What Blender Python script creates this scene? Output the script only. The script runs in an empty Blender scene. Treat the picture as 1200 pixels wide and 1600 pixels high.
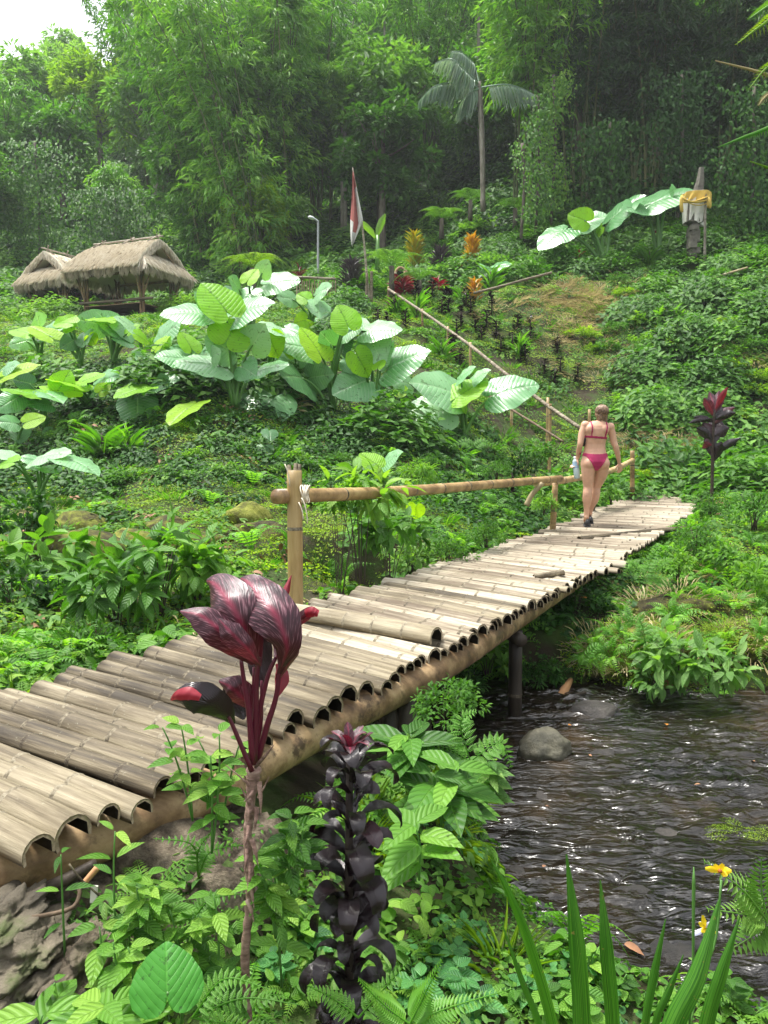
import bpy, bmesh, math, random
import numpy as np
from mathutils import Vector, Matrix, noise as mnoise

random.seed(7)
RNG = np.random.default_rng(11)
SC = bpy.context.scene
COL = SC.collection

# ------------------------------------------------------------------ camera
CAM = Vector((0.0, 0.0, 1.10))
PITCH = math.radians(4.76)
cd = bpy.data.cameras.new('camera')
cam = bpy.data.objects.new('camera', cd)
COL.objects.link(cam)
cam.location = CAM
cam.rotation_euler = (math.pi / 2 - PITCH, 0, 0)
cd.sensor_fit = 'VERTICAL'
cd.sensor_height = 32.0
cd.lens = 24.0            # focal length 1200 px on the 1600 px side
cd.clip_start = 0.05
cd.clip_end = 2000
SC.camera = cam

# ------------------------------------------------------------------ world + sun
SUN_EL, SUN_AZ = 72.0, -62.0      # azimuth measured from +Y (view direction), clockwise positive
w = bpy.data.worlds.new('World')
SC.world = w
w.use_nodes = True
nt = w.node_tree
bg = nt.nodes['Background']
sky = nt.nodes.new('ShaderNodeTexSky')
sky.sky_type = 'NISHITA'
sky.sun_disc = False
sky.sun_elevation = math.radians(SUN_EL)
sky.sun_rotation = math.radians(SUN_AZ)
sky.air_density = 1.3
sky.dust_density = 4.0
sky.ozone_density = 0.6
hs = nt.nodes.new('ShaderNodeHueSaturation')
hs.inputs['Saturation'].default_value = 0.22
nt.links.new(sky.outputs[0], hs.inputs['Color'])
nt.links.new(hs.outputs[0], bg.inputs['Color'])
bg.inputs['Strength'].default_value = 0.11
sd = bpy.data.lights.new('sun', 'SUN')
sd.energy = 2.0
sd.angle = math.radians(14)
sd.color = (1.0, 0.965, 0.90)
so = bpy.data.objects.new('sun', sd)
COL.objects.link(so)
el, az = math.radians(SUN_EL), math.radians(SUN_AZ)
sdir = Vector((math.sin(az) * math.cos(el), math.cos(az) * math.cos(el), math.sin(el)))
so.rotation_euler = sdir.to_track_quat('Z', 'Y').to_euler()
so.location = sdir * 50

SC.view_settings.view_transform = 'Standard'
SC.view_settings.look = 'None'
SC.view_settings.exposure = 1.75
SC.view_settings.gamma = 1.0
SC.view_settings.use_curve_mapping = False
SC.cycles.max_bounces = 6
SC.cycles.diffuse_bounces = 3
SC.cycles.glossy_bounces = 3
SC.cycles.transmission_bounces = 4
SC.cycles.transparent_max_bounces = 8
SC.cycles.use_denoising = True
SC.cycles.caustics_reflective = False
SC.cycles.caustics_refractive = False

# ------------------------------------------------------------------ rays through photo pixels (1200 x 1600)
CP, SP = math.cos(PITCH), math.sin(PITCH)
def ray(px, py):
    u, v = (px - 600) / 1200.0, (800 - py) / 1200.0
    return Vector((u, CP + v * SP, -SP + v * CP))
def PY(px, py, Y):
    d = ray(px, py)
    return CAM + d * (Y / d.y)
def PZ(px, py, z):
    d = ray(px, py)
    return CAM + d * ((z - CAM.z) / d.z)
def M_PER_PX(Y):
    return Y / 1200.0

# ------------------------------------------------------------------ object helpers
def link(o, parent=None):
    COL.objects.link(o)
    if parent is not None:
        o.parent = parent
    return o
def tag(o, label=None, cat=None, group=None, kind=None):
    if label: o['label'] = label
    if cat: o['category'] = cat
    if group: o['group'] = group
    if kind: o['kind'] = kind
    return o
def thing(name, label, cat, loc=(0, 0, 0), rotz=0.0, group=None, scale=1.0):
    o = bpy.data.objects.new(name, None)
    o.empty_display_size = 0.1
    link(o)
    o.location = loc
    o.rotation_euler = (0, 0, rotz)
    o.scale = (scale,) * 3
    return tag(o, label, cat, group)
def copy_tree(o, parent=None):
    c = o.copy()
    COL.objects.link(c)
    if parent is not None:
        c.parent = parent
    for ch in o.children:
        copy_tree(ch, c)
    return c

# ------------------------------------------------------------------ mesh builder (numpy, triangles)
class MB:
    def __init__(s):
        s.v, s.f, s.m, s.r, s.uv, s.n = [], [], [], [], [], 0
    def add(s, v, f, mat=0, rnd=None, uv=None):
        v = np.asarray(v, float).reshape(-1, 3)
        f = np.asarray(f, int).reshape(-1, 3)
        s.v.append(v); s.f.append(f + s.n)
        s.m.append(np.full(len(f), mat))
        if rnd is None: rnd = 0.5
        s.r.append(np.broadcast_to(np.asarray(rnd, float), (len(v),)).copy())
        s.uv.append(np.zeros((len(v), 2)) if uv is None else np.asarray(uv, float))
        s.n += len(v)
        return s
    def mesh(s, name, mats, smooth=True):
        v = np.concatenate(s.v); f = np.concatenate(s.f); m = np.concatenate(s.m)
        r = np.concatenate(s.r); uv = np.concatenate(s.uv)
        me = bpy.data.meshes.new(name)
        me.vertices.add(len(v)); me.vertices.foreach_set('co', v.ravel())
        me.loops.add(len(f) * 3); me.loops.foreach_set('vertex_index', f.ravel().astype(np.int32))
        me.polygons.add(len(f))
        me.polygons.foreach_set('loop_start', np.arange(0, len(f) * 3, 3, dtype=np.int32))
        me.polygons.foreach_set('loop_total', np.full(len(f), 3, dtype=np.int32))
        for mt in (mats if isinstance(mats, (list, tuple)) else [mats]):
            me.materials.append(mt)
        me.polygons.foreach_set('material_index', m.astype(np.int32))
        me.polygons.foreach_set('use_smooth', np.full(len(f), smooth))
        a = me.attributes.new('rnd', 'FLOAT', 'POINT'); a.data.foreach_set('value', r)
        a = me.attributes.new('luv', 'FLOAT2', 'POINT'); a.data.foreach_set('vector', uv.ravel())
        me.update(calc_edges=True)
        me.validate()
        return me
    def obj(s, name, mats, parent=None, smooth=True):
        return link(bpy.data.objects.new(name, s.mesh(name, mats, smooth)), parent)

def tube_vf(pts, rad, sides=8, cap=True, squash=1.0):
    pts = np.asarray([tuple(p) for p in pts], float)
    n = len(pts)
    rad = np.broadcast_to(np.asarray(rad, float), (n,))
    t = np.gradient(pts, axis=0)
    t /= np.linalg.norm(t, axis=1)[:, None] + 1e-9
    ref = np.array([0, 0, 1.0]) if abs(t[:, 2]).mean() < 0.8 else np.array([0, 1.0, 0.0])
    a = np.cross(t, ref); a /= np.linalg.norm(a, axis=1)[:, None] + 1e-9
    b = np.cross(a, t)
    th = np.linspace(0, 2 * np.pi, sides, endpoint=False)
    ring = (np.cos(th)[None, :, None] * a[:, None, :] + np.sin(th)[None, :, None] * b[:, None, :] * squash) * rad[:, None, None]
    v = (pts[:, None, :] + ring).reshape(-1, 3)
    f = []
    for i in range(n - 1):
        for j in range(sides):
            k = (j + 1) % sides
            p, q, r, s_ = i * sides + j, i * sides + k, (i + 1) * sides + k, (i + 1) * sides + j
            f += [(p, q, r), (p, r, s_)]
    if cap:
        v = np.vstack([v, pts[0], pts[-1]])
        c0, c1 = len(v) - 2, len(v) - 1
        for j in range(sides):
            k = (j + 1) % sides
            f += [(c0, k, j), (c1, (n - 1) * sides + j, (n - 1) * sides + k)]
    return v, np.array(f)

def box_vf(c, size, rot=None):
    s = np.array(size) / 2
    v = np.array([(x, y, z) for x in (-1, 1) for y in (-1, 1) for z in (-1, 1)]) * s
    if rot is not None:
        v = v @ np.array(rot).T
    v = v + np.array(c)
    q = [(0, 1, 3, 2), (4, 6, 7, 5), (0, 4, 5, 1), (2, 3, 7, 6), (0, 2, 6, 4), (1, 5, 7, 3)]
    f = []
    for a, b, c_, d in q: f += [(a, b, c_), (a, c_, d)]
    return v, np.array(f)

def bez(p0, p1, p2, n=8):
    t = np.linspace(0, 1, n)[:, None]
    p0, p1, p2 = np.array(p0, float), np.array(p1, float), np.array(p2, float)
    return (1 - t) ** 2 * p0 + 2 * t * (1 - t) * p1 + t * t * p2

def spline(pts, n):
    P = np.array([tuple(p) for p in pts], float)
    if len(P) < 3:
        t = np.linspace(0, 1, n)[:, None]
        return P[0] * (1 - t) + P[-1] * t
    Q = np.vstack([2 * P[0] - P[1], P, 2 * P[-1] - P[-2]])
    out = []
    m = len(P) - 1
    for x in np.linspace(0, m, n):
        i = min(int(x), m - 1); t = x - i
        a, b, c, d = Q[i], Q[i + 1], Q[i + 2], Q[i + 3]
        out.append(0.5 * ((2 * b) + (-a + c) * t + (2 * a - 5 * b + 4 * c - d) * t * t + (-a + 3 * b - 3 * c + d) * t ** 3))
    return np.array(out)

# leaf templates: columns u (along), v (across), w (normal offset)
def leaf_tmpl(prof, fold=0.25, droop=0.15, wav=0.0):
    # prof: list of (t, halfwidth in widths)
    V = [(0, 0, 0)]
    for i, (t, hw) in enumerate(prof):
        wz = -droop * t * t
        V += [(t, -hw, wz + fold * hw * 0.5 + wav * (i % 2)), (t, 0, wz), (t, hw, wz + fold * hw * 0.5 - wav * (i % 2))]
    V.append((1, 0, -droop))
    F = [(0, 2, 1), (0, 3, 2)]
    for i in range(len(prof) - 1):
        a = 1 + i * 3
        F += [(a, a + 1, a + 4), (a, a + 4, a + 3), (a + 1, a + 2, a + 5), (a + 1, a + 5, a + 4)]
    a = 1 + (len(prof) - 1) * 3
    e = len(V) - 1
    F += [(a, a + 1, e), (a + 1, a + 2, e)]
    return np.array(V, float), np.array(F)
DIAMOND = (np.array([(0, 0, 0), (.42, -.5, .06), (.42, .5, .06), (1, 0, -.12)], float), np.array([(0, 3, 1), (0, 2, 3)]))
OVATE = leaf_tmpl([(.18, .36), (.42, .5), (.72, .32)], .3, .2)
HEARTL = leaf_tmpl([(-.12, .3), (.08, .5), (.35, .47), (.7, .24)], .3, .25)
LANCE = leaf_tmpl([(.25, .42), (.55, .5), (.8, .26)], .35, .35)
BLADE = leaf_tmpl([(.05, .42), (.35, .5), (.7, .36)], .5, .35)
STRAP = leaf_tmpl([(.1, .3), (.3, .45), (.5, .5), (.7, .45), (.87, .25)], .6, .55)
BROAD = leaf_tmpl([(.1, .3), (.28, .48), (.48, .5), (.68, .4), (.86, .19)], .3, .3, .012)

def norm_rows(a):
    return a / (np.linalg.norm(a, axis=1)[:, None] + 1e-9)
def add_leaves(mb, tmpl, C, D, N, L, W, rnd=None, mat=0):
    T, F = tmpl
    C = np.asarray(C, float).reshape(-1, 3); n = len(C)
    D = norm_rows(np.broadcast_to(np.asarray(D, float), (n, 3)))
    N = np.broadcast_to(np.asarray(N, float), (n, 3))
    S = norm_rows(np.cross(D, N)); N = np.cross(S, D)
    L = np.broadcast_to(np.asarray(L, float), (n,)); W = np.broadcast_to(np.asarray(W, float), (n,))
    v = (C[:, None, :] + T[None, :, 0, None] * (L[:, None, None] * D[:, None, :])
         + T[None, :, 1, None] * (W[:, None, None] * S[:, None, :])
         + T[None, :, 2, None] * (L[:, None, None] * N[:, None, :]))
    k = len(T)
    f = (F[None, :, :] + (np.arange(n) * k)[:, None, None]).reshape(-1, 3)
    if rnd is None: rnd = RNG.random(n)
    uv = np.tile(T[:, :2], (n, 1))
    mb.add(v.reshape(-1, 3), f, mat, np.repeat(rnd, k), uv)

def rand_dirs(n, up=0.0):
    d = RNG.normal(size=(n, 3)); d[:, 2] += up
    return norm_rows(d)

# ------------------------------------------------------------------ materials
def new_mat(name):
    m = bpy.data.materials.new(name)
    m.use_nodes = True
    nt = m.node_tree
    nt.nodes.clear()
    out = nt.nodes.new('ShaderNodeOutputMaterial')
    return m, nt, out
def N_(nt, t, **kw):
    n = nt.nodes.new(t)
    for k, v in kw.items():
        if k in n.inputs: n.inputs[k].default_value = v
        else: setattr(n, k, v)
    return n
def ramp(nt, fac, stops):
    r = nt.nodes.new('ShaderNodeValToRGB')
    e = r.color_ramp.elements
    while len(e) < len(stops): e.new(0.5)
    for i, (p, c) in enumerate(stops):
        e[i].position = p; e[i].color = (*c, 1)
    nt.links.new(fac, r.inputs['Fac'])
    return r.outputs[0]
def mixc(nt, a, b, fac, mode='MIX'):
    m = nt.nodes.new('ShaderNodeMix'); m.data_type = 'RGBA'; m.blend_type = mode
    for sock, val in ((m.inputs['Factor'], fac), (m.inputs[6], a), (m.inputs[7], b)):
        if isinstance(val, (int, float)): sock.default_value = val
        elif isinstance(val, tuple): sock.default_value = (*val, 1) if len(val) == 3 else val
        else: nt.links.new(val, sock)
    return m.outputs[2]
def mth(nt, op, a, b=None, c=None):
    m = nt.nodes.new('ShaderNodeMath'); m.operation = op
    for i, x in enumerate((a, b, c)):
        if x is None: continue
        if isinstance(x, (int, float)): m.inputs[i].default_value = x
        else: nt.links.new(x, m.inputs[i])
    return m.outputs[0]
def noise_tex(nt, scale, detail=4, rough=0.6, coord='Object', stretch=None, dist=0.0):
    tc = nt.nodes.new('ShaderNodeTexCoord')
    n = nt.nodes.new('ShaderNodeTexNoise')
    n.inputs['Scale'].default_value = scale; n.inputs['Detail'].default_value = detail
    n.inputs['Roughness'].default_value = rough; n.inputs['Distortion'].default_value = dist
    if stretch:
        mp = nt.nodes.new('ShaderNodeMapping'); mp.inputs['Scale'].default_value = stretch
        nt.links.new(tc.outputs[coord], mp.inputs[0]); nt.links.new(mp.outputs[0], n.inputs['Vector'])
    else:
        nt.links.new(tc.outputs[coord], n.inputs['Vector'])
    return n
def attr(nt, name):
    a = nt.nodes.new('ShaderNodeAttribute'); a.attribute_name = name
    return a

def leaf_mat(name, stops, transl=0.35, rough=0.45, tcol=None, veins=None, spec=0.5, objrnd=0.35, bump=(.5, .01)):
    """stops: colours over the per leaf random value; veins: (n, slope, colour, strength)"""
    m, nt, out = new_mat(name)
    a = attr(nt, 'rnd')
    oi = nt.nodes.new('ShaderNodeObjectInfo')
    fac = mth(nt, 'ADD', mth(nt, 'MULTIPLY', a.outputs['Fac'], 1 - objrnd), mth(nt, 'MULTIPLY', oi.outputs['Random'], objrnd))
    col = ramp(nt, fac, stops)
    hgt = None
    if veins:
        nv, slope, vc, st = veins
        uv = attr(nt, 'luv')
        sx = nt.nodes.new('ShaderNodeSeparateXYZ'); nt.links.new(uv.outputs['Vector'], sx.inputs[0])
        av = mth(nt, 'ABSOLUTE', sx.outputs['Y'])
        ph = mth(nt, 'SUBTRACT', sx.outputs['X'], mth(nt, 'MULTIPLY', mth(nt, 'POWER', av, 1.25), slope))
        c = mth(nt, 'ABSOLUTE', mth(nt, 'SINE', mth(nt, 'MULTIPLY', ph, nv * math.pi)))
        line = mth(nt, 'SUBTRACT', 1.0, mth(nt, 'SMOOTH_MIN', mth(nt, 'MULTIPLY', c, 4.0), 1.0, 0.2))
        mid = mth(nt, 'SUBTRACT', 1.0, mth(nt, 'SMOOTH_MIN', mth(nt, 'MULTIPLY', av, 28.0), 1.0, 0.2))
        ln = mth(nt, 'MAXIMUM', mth(nt, 'MULTIPLY', line, 0.8), mid)
        ln = mth(nt, 'MAXIMUM', ln, 0.0)
        nz = noise_tex(nt, 9.0, 4, coord='Object')
        lc = mth(nt, 'MULTIPLY', ln, st)
        col = mixc(nt, col, vc, lc)
        # blotches
        col = mixc(nt, col, mixc(nt, col, (0.55, 0.55, 0.45), 1.0, 'MULTIPLY'), mth(nt, 'GREATER_THAN', nz.outputs['Fac'], 0.63))
        hgt = mth(nt, 'SUBTRACT', mth(nt, 'MULTIPLY', c, 0.6), ln)
    p = N_(nt, 'ShaderNodeBsdfPrincipled', Roughness=rough)
    p.inputs['Specular IOR Level'].default_value = spec
    nt.links.new(col, p.inputs['Base Color'])
    if hgt is not None:
        b = N_(nt, 'ShaderNodeBump', Strength=bump[0], Distance=bump[1])
        nt.links.new(hgt, b.inputs['Height']); nt.links.new(b.outputs[0], p.inputs['Normal'])
    if transl > 0:
        t = nt.nodes.new('ShaderNodeBsdfTranslucent')
        if tcol is None: tcol = (1.5, 1.7, 0.5)
        nt.links.new(mixc(nt, col, tcol, 1.0, 'MULTIPLY'), t.inputs['Color'])
        mx = N_(nt, 'ShaderNodeMixShader'); mx.inputs[0].default_value = transl
        nt.links.new(p.outputs[0], mx.inputs[1]); nt.links.new(t.outputs[0], mx.inputs[2])
        nt.links.new(mx.outputs[0], out.inputs['Surface'])
    else:
        nt.links.new(p.outputs[0], out.inputs['Surface'])
    return m

G1, G2, G3 = (0.022, 0.075, 0.010), (0.06, 0.18, 0.018), (0.16, 0.34, 0.035)
VN = (6, 0.9, (.22, .42, .08), .35)
M = {}
M['leaf'] = leaf_mat('foliage_mid_green', [(0.0, G1), (0.5, G2), (1.0, G3)], .32, .48, veins=VN, spec=.35)
M['leaf_light'] = leaf_mat('foliage_fresh_green', [(0.0, (0.055, .165, .018)), (0.5, (.125, .285, .032)), (1.0, (.27, .43, .06))], .36, .48, veins=VN, spec=.35)
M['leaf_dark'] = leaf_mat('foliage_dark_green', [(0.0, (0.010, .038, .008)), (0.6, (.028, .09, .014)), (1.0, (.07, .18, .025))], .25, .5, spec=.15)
M['leaf_pale'] = leaf_mat('foliage_pale_green', [(0.0, (0.06, .15, .035)), (0.5, (.13, .27, .06)), (1.0, (.24, .39, .10))], .4, .45, veins=VN, spec=.35)
M['leaf_blue'] = leaf_mat('foliage_blue_green', [(0.0, (0.025, .10, .03)), (0.5, (.06, .21, .055)), (1.0, (.12, .33, .09))], .35, .4, veins=VN, spec=.4)
M['leaf_yellow'] = leaf_mat('foliage_yellow_green', [(0.0, (0.08, .17, .012)), (0.5, (.19, .32, .022)), (1.0, (.34, .44, .04))], .45, .55, spec=.25)
M['bamboo_leaf'] = leaf_mat('bamboo_foliage', [(0.0, (0.04, .13, .014)), (0.5, (.11, .28, .03)), (1.0, (.27, .46, .07))], .36, .45, spec=.35)
M['bamboo_leaf_dark'] = leaf_mat('bamboo_foliage_dark', [(0.0, (0.012, .05, .01)), (0.6, (.03, .10, .018)), (1.0, (.09, .18, .04))], .35, .42)  # darker copy: shade of the right jungle is put into the colour
def streak_mat(name, stops, rough, transl, tcol):
    m, nt, out = new_mat(name)
    uv = attr(nt, 'luv'); sx = nt.nodes.new('ShaderNodeSeparateXYZ'); nt.links.new(uv.outputs['Vector'], sx.inputs[0])
    cb = nt.nodes.new('ShaderNodeCombineXYZ'); a = attr(nt, 'rnd')
    nt.links.new(mth(nt, 'MULTIPLY', sx.outputs['X'], 2.2), cb.inputs[0]); nt.links.new(mth(nt, 'MULTIPLY', sx.outputs['Y'], 26.0), cb.inputs[1]); nt.links.new(mth(nt, 'MULTIPLY', a.outputs['Fac'], 9.0), cb.inputs[2])
    nz = nt.nodes.new('ShaderNodeTexNoise'); nz.inputs['Scale'].default_value = 1.0; nz.inputs['Detail'].default_value = 6; nt.links.new(cb.outputs[0], nz.inputs['Vector'])
    col = ramp(nt, nz.outputs['Fac'], stops)
    n2 = noise_tex(nt, 60, 3)
    col = mixc(nt, col, (.22, .17, .05), mth(nt, 'MULTIPLY', mth(nt, 'GREATER_THAN', n2.outputs['Fac'], .68), .7))
    p = N_(nt, 'ShaderNodeBsdfPrincipled', Roughness=rough); nt.links.new(col, p.inputs['Base Color'])
    b = N_(nt, 'ShaderNodeBump', Strength=.5, Distance=.002); nt.links.new(nz.outputs['Fac'], b.inputs['Height']); nt.links.new(b.outputs[0], p.inputs['Normal'])
    t = nt.nodes.new('ShaderNodeBsdfTranslucent'); nt.links.new(mixc(nt, col, tcol, 1.0, 'MULTIPLY'), t.inputs[0])
    mx = nt.nodes.new('ShaderNodeMixShader'); mx.inputs[0].default_value = transl
    nt.links.new(p.outputs[0], mx.inputs[1]); nt.links.new(t.outputs[0], mx.inputs[2]); nt.links.new(mx.outputs[0], out.inputs['Surface'])
    return m
M['moss'] = leaf_mat('moss_cushions', [(0.0, (0.05, .10, .01)), (0.5, (.13, .2, .018)), (1.0, (.25, .27, .04))], .3, .8, spec=.1)
M['straw'] = leaf_mat('dry_grass', [(0.0, (0.26, .21, .10)), (0.5, (.46, .40, .22)), (1.0, (.66, .60, .40))], .2, .8, tcol=(1.2, 1.1, .8), spec=.1)
M['grass'] = leaf_mat('grass_blades', [(0.0, (0.04, .13, .01)), (0.6, (.09, .25, .02)), (1.0, (.2, .38, .05))], .45, .45)
M['fern'] = leaf_mat('fern_fronds', [(0.0, (0.07, .2, .015)), (0.5, (.12, .32, .025)), (1.0, (.22, .42, .04))], .5, .5)
M['palm_silver'] = leaf_mat('silvery_palm_fronds', [(0.0, (0.10, .22, .12)), (0.5, (.24, .36, .27)), (1.0, (.48, .58, .48))], .25, .3, spec=.8)
M['big_pale'] = leaf_mat('elephant_ear_pale', [(0.0, (0.08, .26, .08)), (0.5, (.17, .38, .16)), (1.0, (.29, .49, .27))], .25, .27, veins=(9, 0.5, (.50, .64, .44), .32), spec=.6, bump=(.45, .009), objrnd=.7)
M['big_lime'] = leaf_mat('elephant_ear_lime', [(0.0, (0.20, .50, .012)), (0.5, (.30, .60, .015)), (1.0, (.42, .68, .03))], .55, .45, tcol=(1.4, 1.25, .6), veins=(9, 0.5, (.07, .24, .01), .6), objrnd=.7)  # lime of young leaves, with their backlit glow put into the colour
M['big_dark'] = leaf_mat('elephant_ear_shaded', [(0.0, (0.03, .11, .035)), (0.5, (.06, .18, .06)), (1.0, (.11, .26, .09))], .3, .35, veins=(9, 0.5, (.22, .36, .16), .6), objrnd=.7)  # dark copy of the leaf, its shade put into the colour
M['stalk'] = leaf_mat('green_stalks', [(0.0, (0.06, .16, .03)), (0.5, (.10, .24, .05)), (1.0, (.16, .32, .09))], .15, .35)
M['blade'] = streak_mat('sword_leaf_green', [(.3, (.012, .06, .004)), (.5, (.035, .15, .008)), (.7, (.11, .29, .03))], .42, .3, (1.5, 1.5, .5))
M['heart'] = leaf_mat('heart_leaf_green', [(0.0, (0.05, .24, .02)), (1.0, (.08, .3, .03))], .35, .4, veins=(5, 1.3, (.12, .38, .05), .5), objrnd=0, bump=(.35, .004))
M['croton_yellow'] = leaf_mat('croton_yellow', [(0.0, (0.25, .16, .01)), (0.5, (.42, .34, .02)), (1.0, (.3, .42, .03))], .3, .4, tcol=(1.2, 1.1, .4))
M['croton_orange'] = leaf_mat('croton_orange', [(0.0, (0.35, .14, .01)), (0.5, (.55, .3, .02)), (1.0, (.6, .45, .03))], .3, .4, tcol=(1.2, 1, .4))
M['croton_grey'] = leaf_mat('croton_grey', [(0.0, (0.03, .025, .035)), (0.5, (.07, .055, .07)), (1.0, (.12, .11, .1))], .1, .4, tcol=(1.2, 1, 1))
M['cord_red'] = leaf_mat('cordyline_red', [(0.0, (0.16, .008, .02)), (0.5, (.28, .014, .03)), (1.0, (.38, .035, .05))], .25, .45, tcol=(1.3, .8, .8))
M['cord_black'] = leaf_mat('cordyline_black', [(0.0, (0.009, .006, .007)), (0.6, (.018, .009, .012)), (1.0, (.045, .014, .020))], .06, .24, tcol=(1.5, .6, .8), spec=.6, veins=(16, 1.2, (.03, .016, .02), .4), bump=(.4, .003))
m, nt, out = new_mat('cordyline_maroon')
uv = attr(nt, 'luv'); mp = nt.nodes.new('ShaderNodeMapping'); mp.inputs['Rotation'].default_value = (0, 0, 0)
sx = nt.nodes.new('ShaderNodeSeparateXYZ'); nt.links.new(uv.outputs['Vector'], sx.inputs[0])
av = mth(nt, 'ABSOLUTE', sx.outputs['Y']); ph = mth(nt, 'SUBTRACT', sx.outputs['X'], mth(nt, 'MULTIPLY', av, .8))
cx_ = nt.nodes.new('ShaderNodeCombineXYZ'); nt.links.new(mth(nt, 'MULTIPLY', ph, 34.0), cx_.inputs[0]); nt.links.new(mth(nt, 'MULTIPLY', sx.outputs['Y'], 7.0), cx_.inputs[1])
nz = nt.nodes.new('ShaderNodeTexNoise'); nz.inputs['Scale'].default_value = 1.0; nz.inputs['Detail'].default_value = 5; nt.links.new(cx_.outputs[0], nz.inputs['Vector'])
col = ramp(nt, nz.outputs['Fac'], [(.44, (.020, .004, .009)), (.54, (.055, .012, .022)), (.63, (.20, .09, .11)), (.78, (.36, .22, .24))])  # pale pink streaks: sky sheen put into the leaf colour
mid = mth(nt, 'SUBTRACT', 1.0, mth(nt, 'SMOOTH_MIN', mth(nt, 'MULTIPLY', av, 9.0), 1.0, 0.3))
col = mixc(nt, col, (.24, .018, .05), mth(nt, 'MAXIMUM', mth(nt, 'MULTIPLY', mid, .8), 0.0))
p = N_(nt, 'ShaderNodeBsdfPrincipled', Roughness=.36); p.inputs['Specular IOR Level'].default_value = .5
nt.links.new(col, p.inputs['Base Color'])
b = N_(nt, 'ShaderNodeBump', Strength=.35, Distance=.004); nt.links.new(nz.outputs['Fac'], b.inputs['Height']); nt.links.new(b.outputs[0], p.inputs['Normal'])
t = nt.nodes.new('ShaderNodeBsdfTranslucent'); t.inputs[0].default_value = (.35, .02, .05, 1)
mx = nt.nodes.new('ShaderNodeMixShader'); mx.inputs[0].default_value = .12
nt.links.new(p.outputs[0], mx.inputs[1]); nt.links.new(t.outputs[0], mx.inputs[2]); nt.links.new(mx.outputs[0], out.inputs['Surface'])
M['cord_maroon'] = m
M['cord_stalk'] = leaf_mat('cordyline_stalks', [(0.0, (0.07, .006, .016)), (1.0, (.14, .012, .035))], .05, .35)

def rough_mat(name, stops, scale=6.0, bump=0.4, rough=0.8, stretch=None, dist=0.02, spec=0.3, extra=None, detail=8):
    m, nt, out = new_mat(name)
    n = noise_tex(nt, scale, detail, 0.65, stretch=stretch)
    oi = nt.nodes.new('ShaderNodeObjectInfo')
    f = mth(nt, 'ADD', n.outputs['Fac'], mth(nt, 'MULTIPLY', mth(nt, 'SUBTRACT', oi.outputs['Random'], 0.5), 0.22))
    col = ramp(nt, f, stops)
    if extra:
        sc2, thr, c2 = extra
        n2 = noise_tex(nt, sc2, 5, 0.7)
        k = mth(nt, 'MULTIPLY', mth(nt, 'SUBTRACT', n2.outputs['Fac'], thr), 9.0)
        k2 = nt.nodes.new('ShaderNodeClamp'); nt.links.new(k, k2.inputs[0])
        col = mixc(nt, col, c2, k2.outputs[0])
    p = N_(nt, 'ShaderNodeBsdfPrincipled', Roughness=rough)
    p.inputs['Specular IOR Level'].default_value = spec
    nt.links.new(col, p.inputs['Base Color'])
    n3 = noise_tex(nt, scale * 2.2, detail, 0.7, stretch=stretch)
    b = N_(nt, 'ShaderNodeBump', Strength=bump, Distance=dist)
    nt.links.new(n3.outputs['Fac'], b.inputs['Height']); nt.links.new(b.outputs[0], p.inputs['Normal'])
    nt.links.new(p.outputs[0], out.inputs['Surface'])
    return m

M['soil'] = rough_mat('soil_and_moss', [(.3, (.012, .009, .006)), (.48, (.035, .028, .014)), (.6, (.035, .06, .012)), (.75, (.07, .12, .02))], 1.7, .8, .95, dist=.06)
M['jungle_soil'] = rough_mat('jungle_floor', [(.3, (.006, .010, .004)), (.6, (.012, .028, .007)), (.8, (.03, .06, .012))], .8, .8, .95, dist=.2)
M['rock'] = rough_mat('wet_rock', [(.3, (.03, .026, .02)), (.5, (.10, .085, .06)), (.7, (.2, .17, .12))], 5.0, .8, .8, dist=.04, extra=(3, .55, (.07, .09, .03)))
M['ledge'] = rough_mat('cement_and_rubble', [(.3, (.04, .03, .02)), (.46, (.18, .145, .10)), (.58, (.36, .30, .21)), (.7, (.5, .44, .33))], 11.0, 1.0, .9, dist=.08, extra=(2.6, .6, (.02, .017, .014)))
M['dark_rock'] = rough_mat('dark_wet_rock', [(.3, (.012, .011, .01)), (.55, (.04, .035, .03)), (.75, (.09, .08, .065))], 6.0, 1.0, .55, dist=.04, spec=.5)
M['river_boulder'] = rough_mat('river_boulder', [(.3, (.03, .03, .02)), (.5, (.08, .075, .05)), (.7, (.15, .14, .095))], 7.0, .7, .6, dist=.03, spec=.4)
M['bamboo_old'] = rough_mat('weathered_bamboo', [(.3, (.04, .031, .02)), (.44, (.12, .096, .06)), (.56, (.225, .19, .125)), (.74, (.36, .315, .22))], 10.0, .6, .65, stretch=(0.13, 2.4, 2.4), dist=.008, extra=(34, .63, (.36, .36, .28)))
M['bamboo_pale'] = rough_mat('sun_bleached_bamboo', [(.3, (.10, .075, .05)), (.43, (.20, .165, .115)), (.56, (.36, .315, .235)), (.74, (.50, .45, .36))], 10.0, .6, .7, stretch=(0.13, 2.4, 2.4), dist=.008, extra=(9, .64, (.10, .07, .045)))
M['bamboo_node'] = rough_mat('bamboo_node_ring', [(.35, (.055, .042, .027)), (.5, (.16, .135, .09)), (.7, (.30, .265, .19))], 45, .5, .7)
M['rock_moss'] = rough_mat('moss_on_rock', [(.3, (.03, .024, .014)), (.45, (.07, .065, .02)), (.58, (.15, .17, .025)), (.75, (.28, .29, .06))], 9.0, 1.0, .95, dist=.05)
M['bamboo_inside'] = rough_mat('bamboo_inside', [(.3, (.015, .011, .007)), (.7, (.05, .038, .025))], 20, .2, .8)  # shade of the cane hollows is put into this dark colour
M['bamboo_edge'] = rough_mat('bamboo_cut_edge', [(.3, (.12, .09, .05)), (.7, (.38, .31, .2))], 60, .2, .8)
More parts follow.
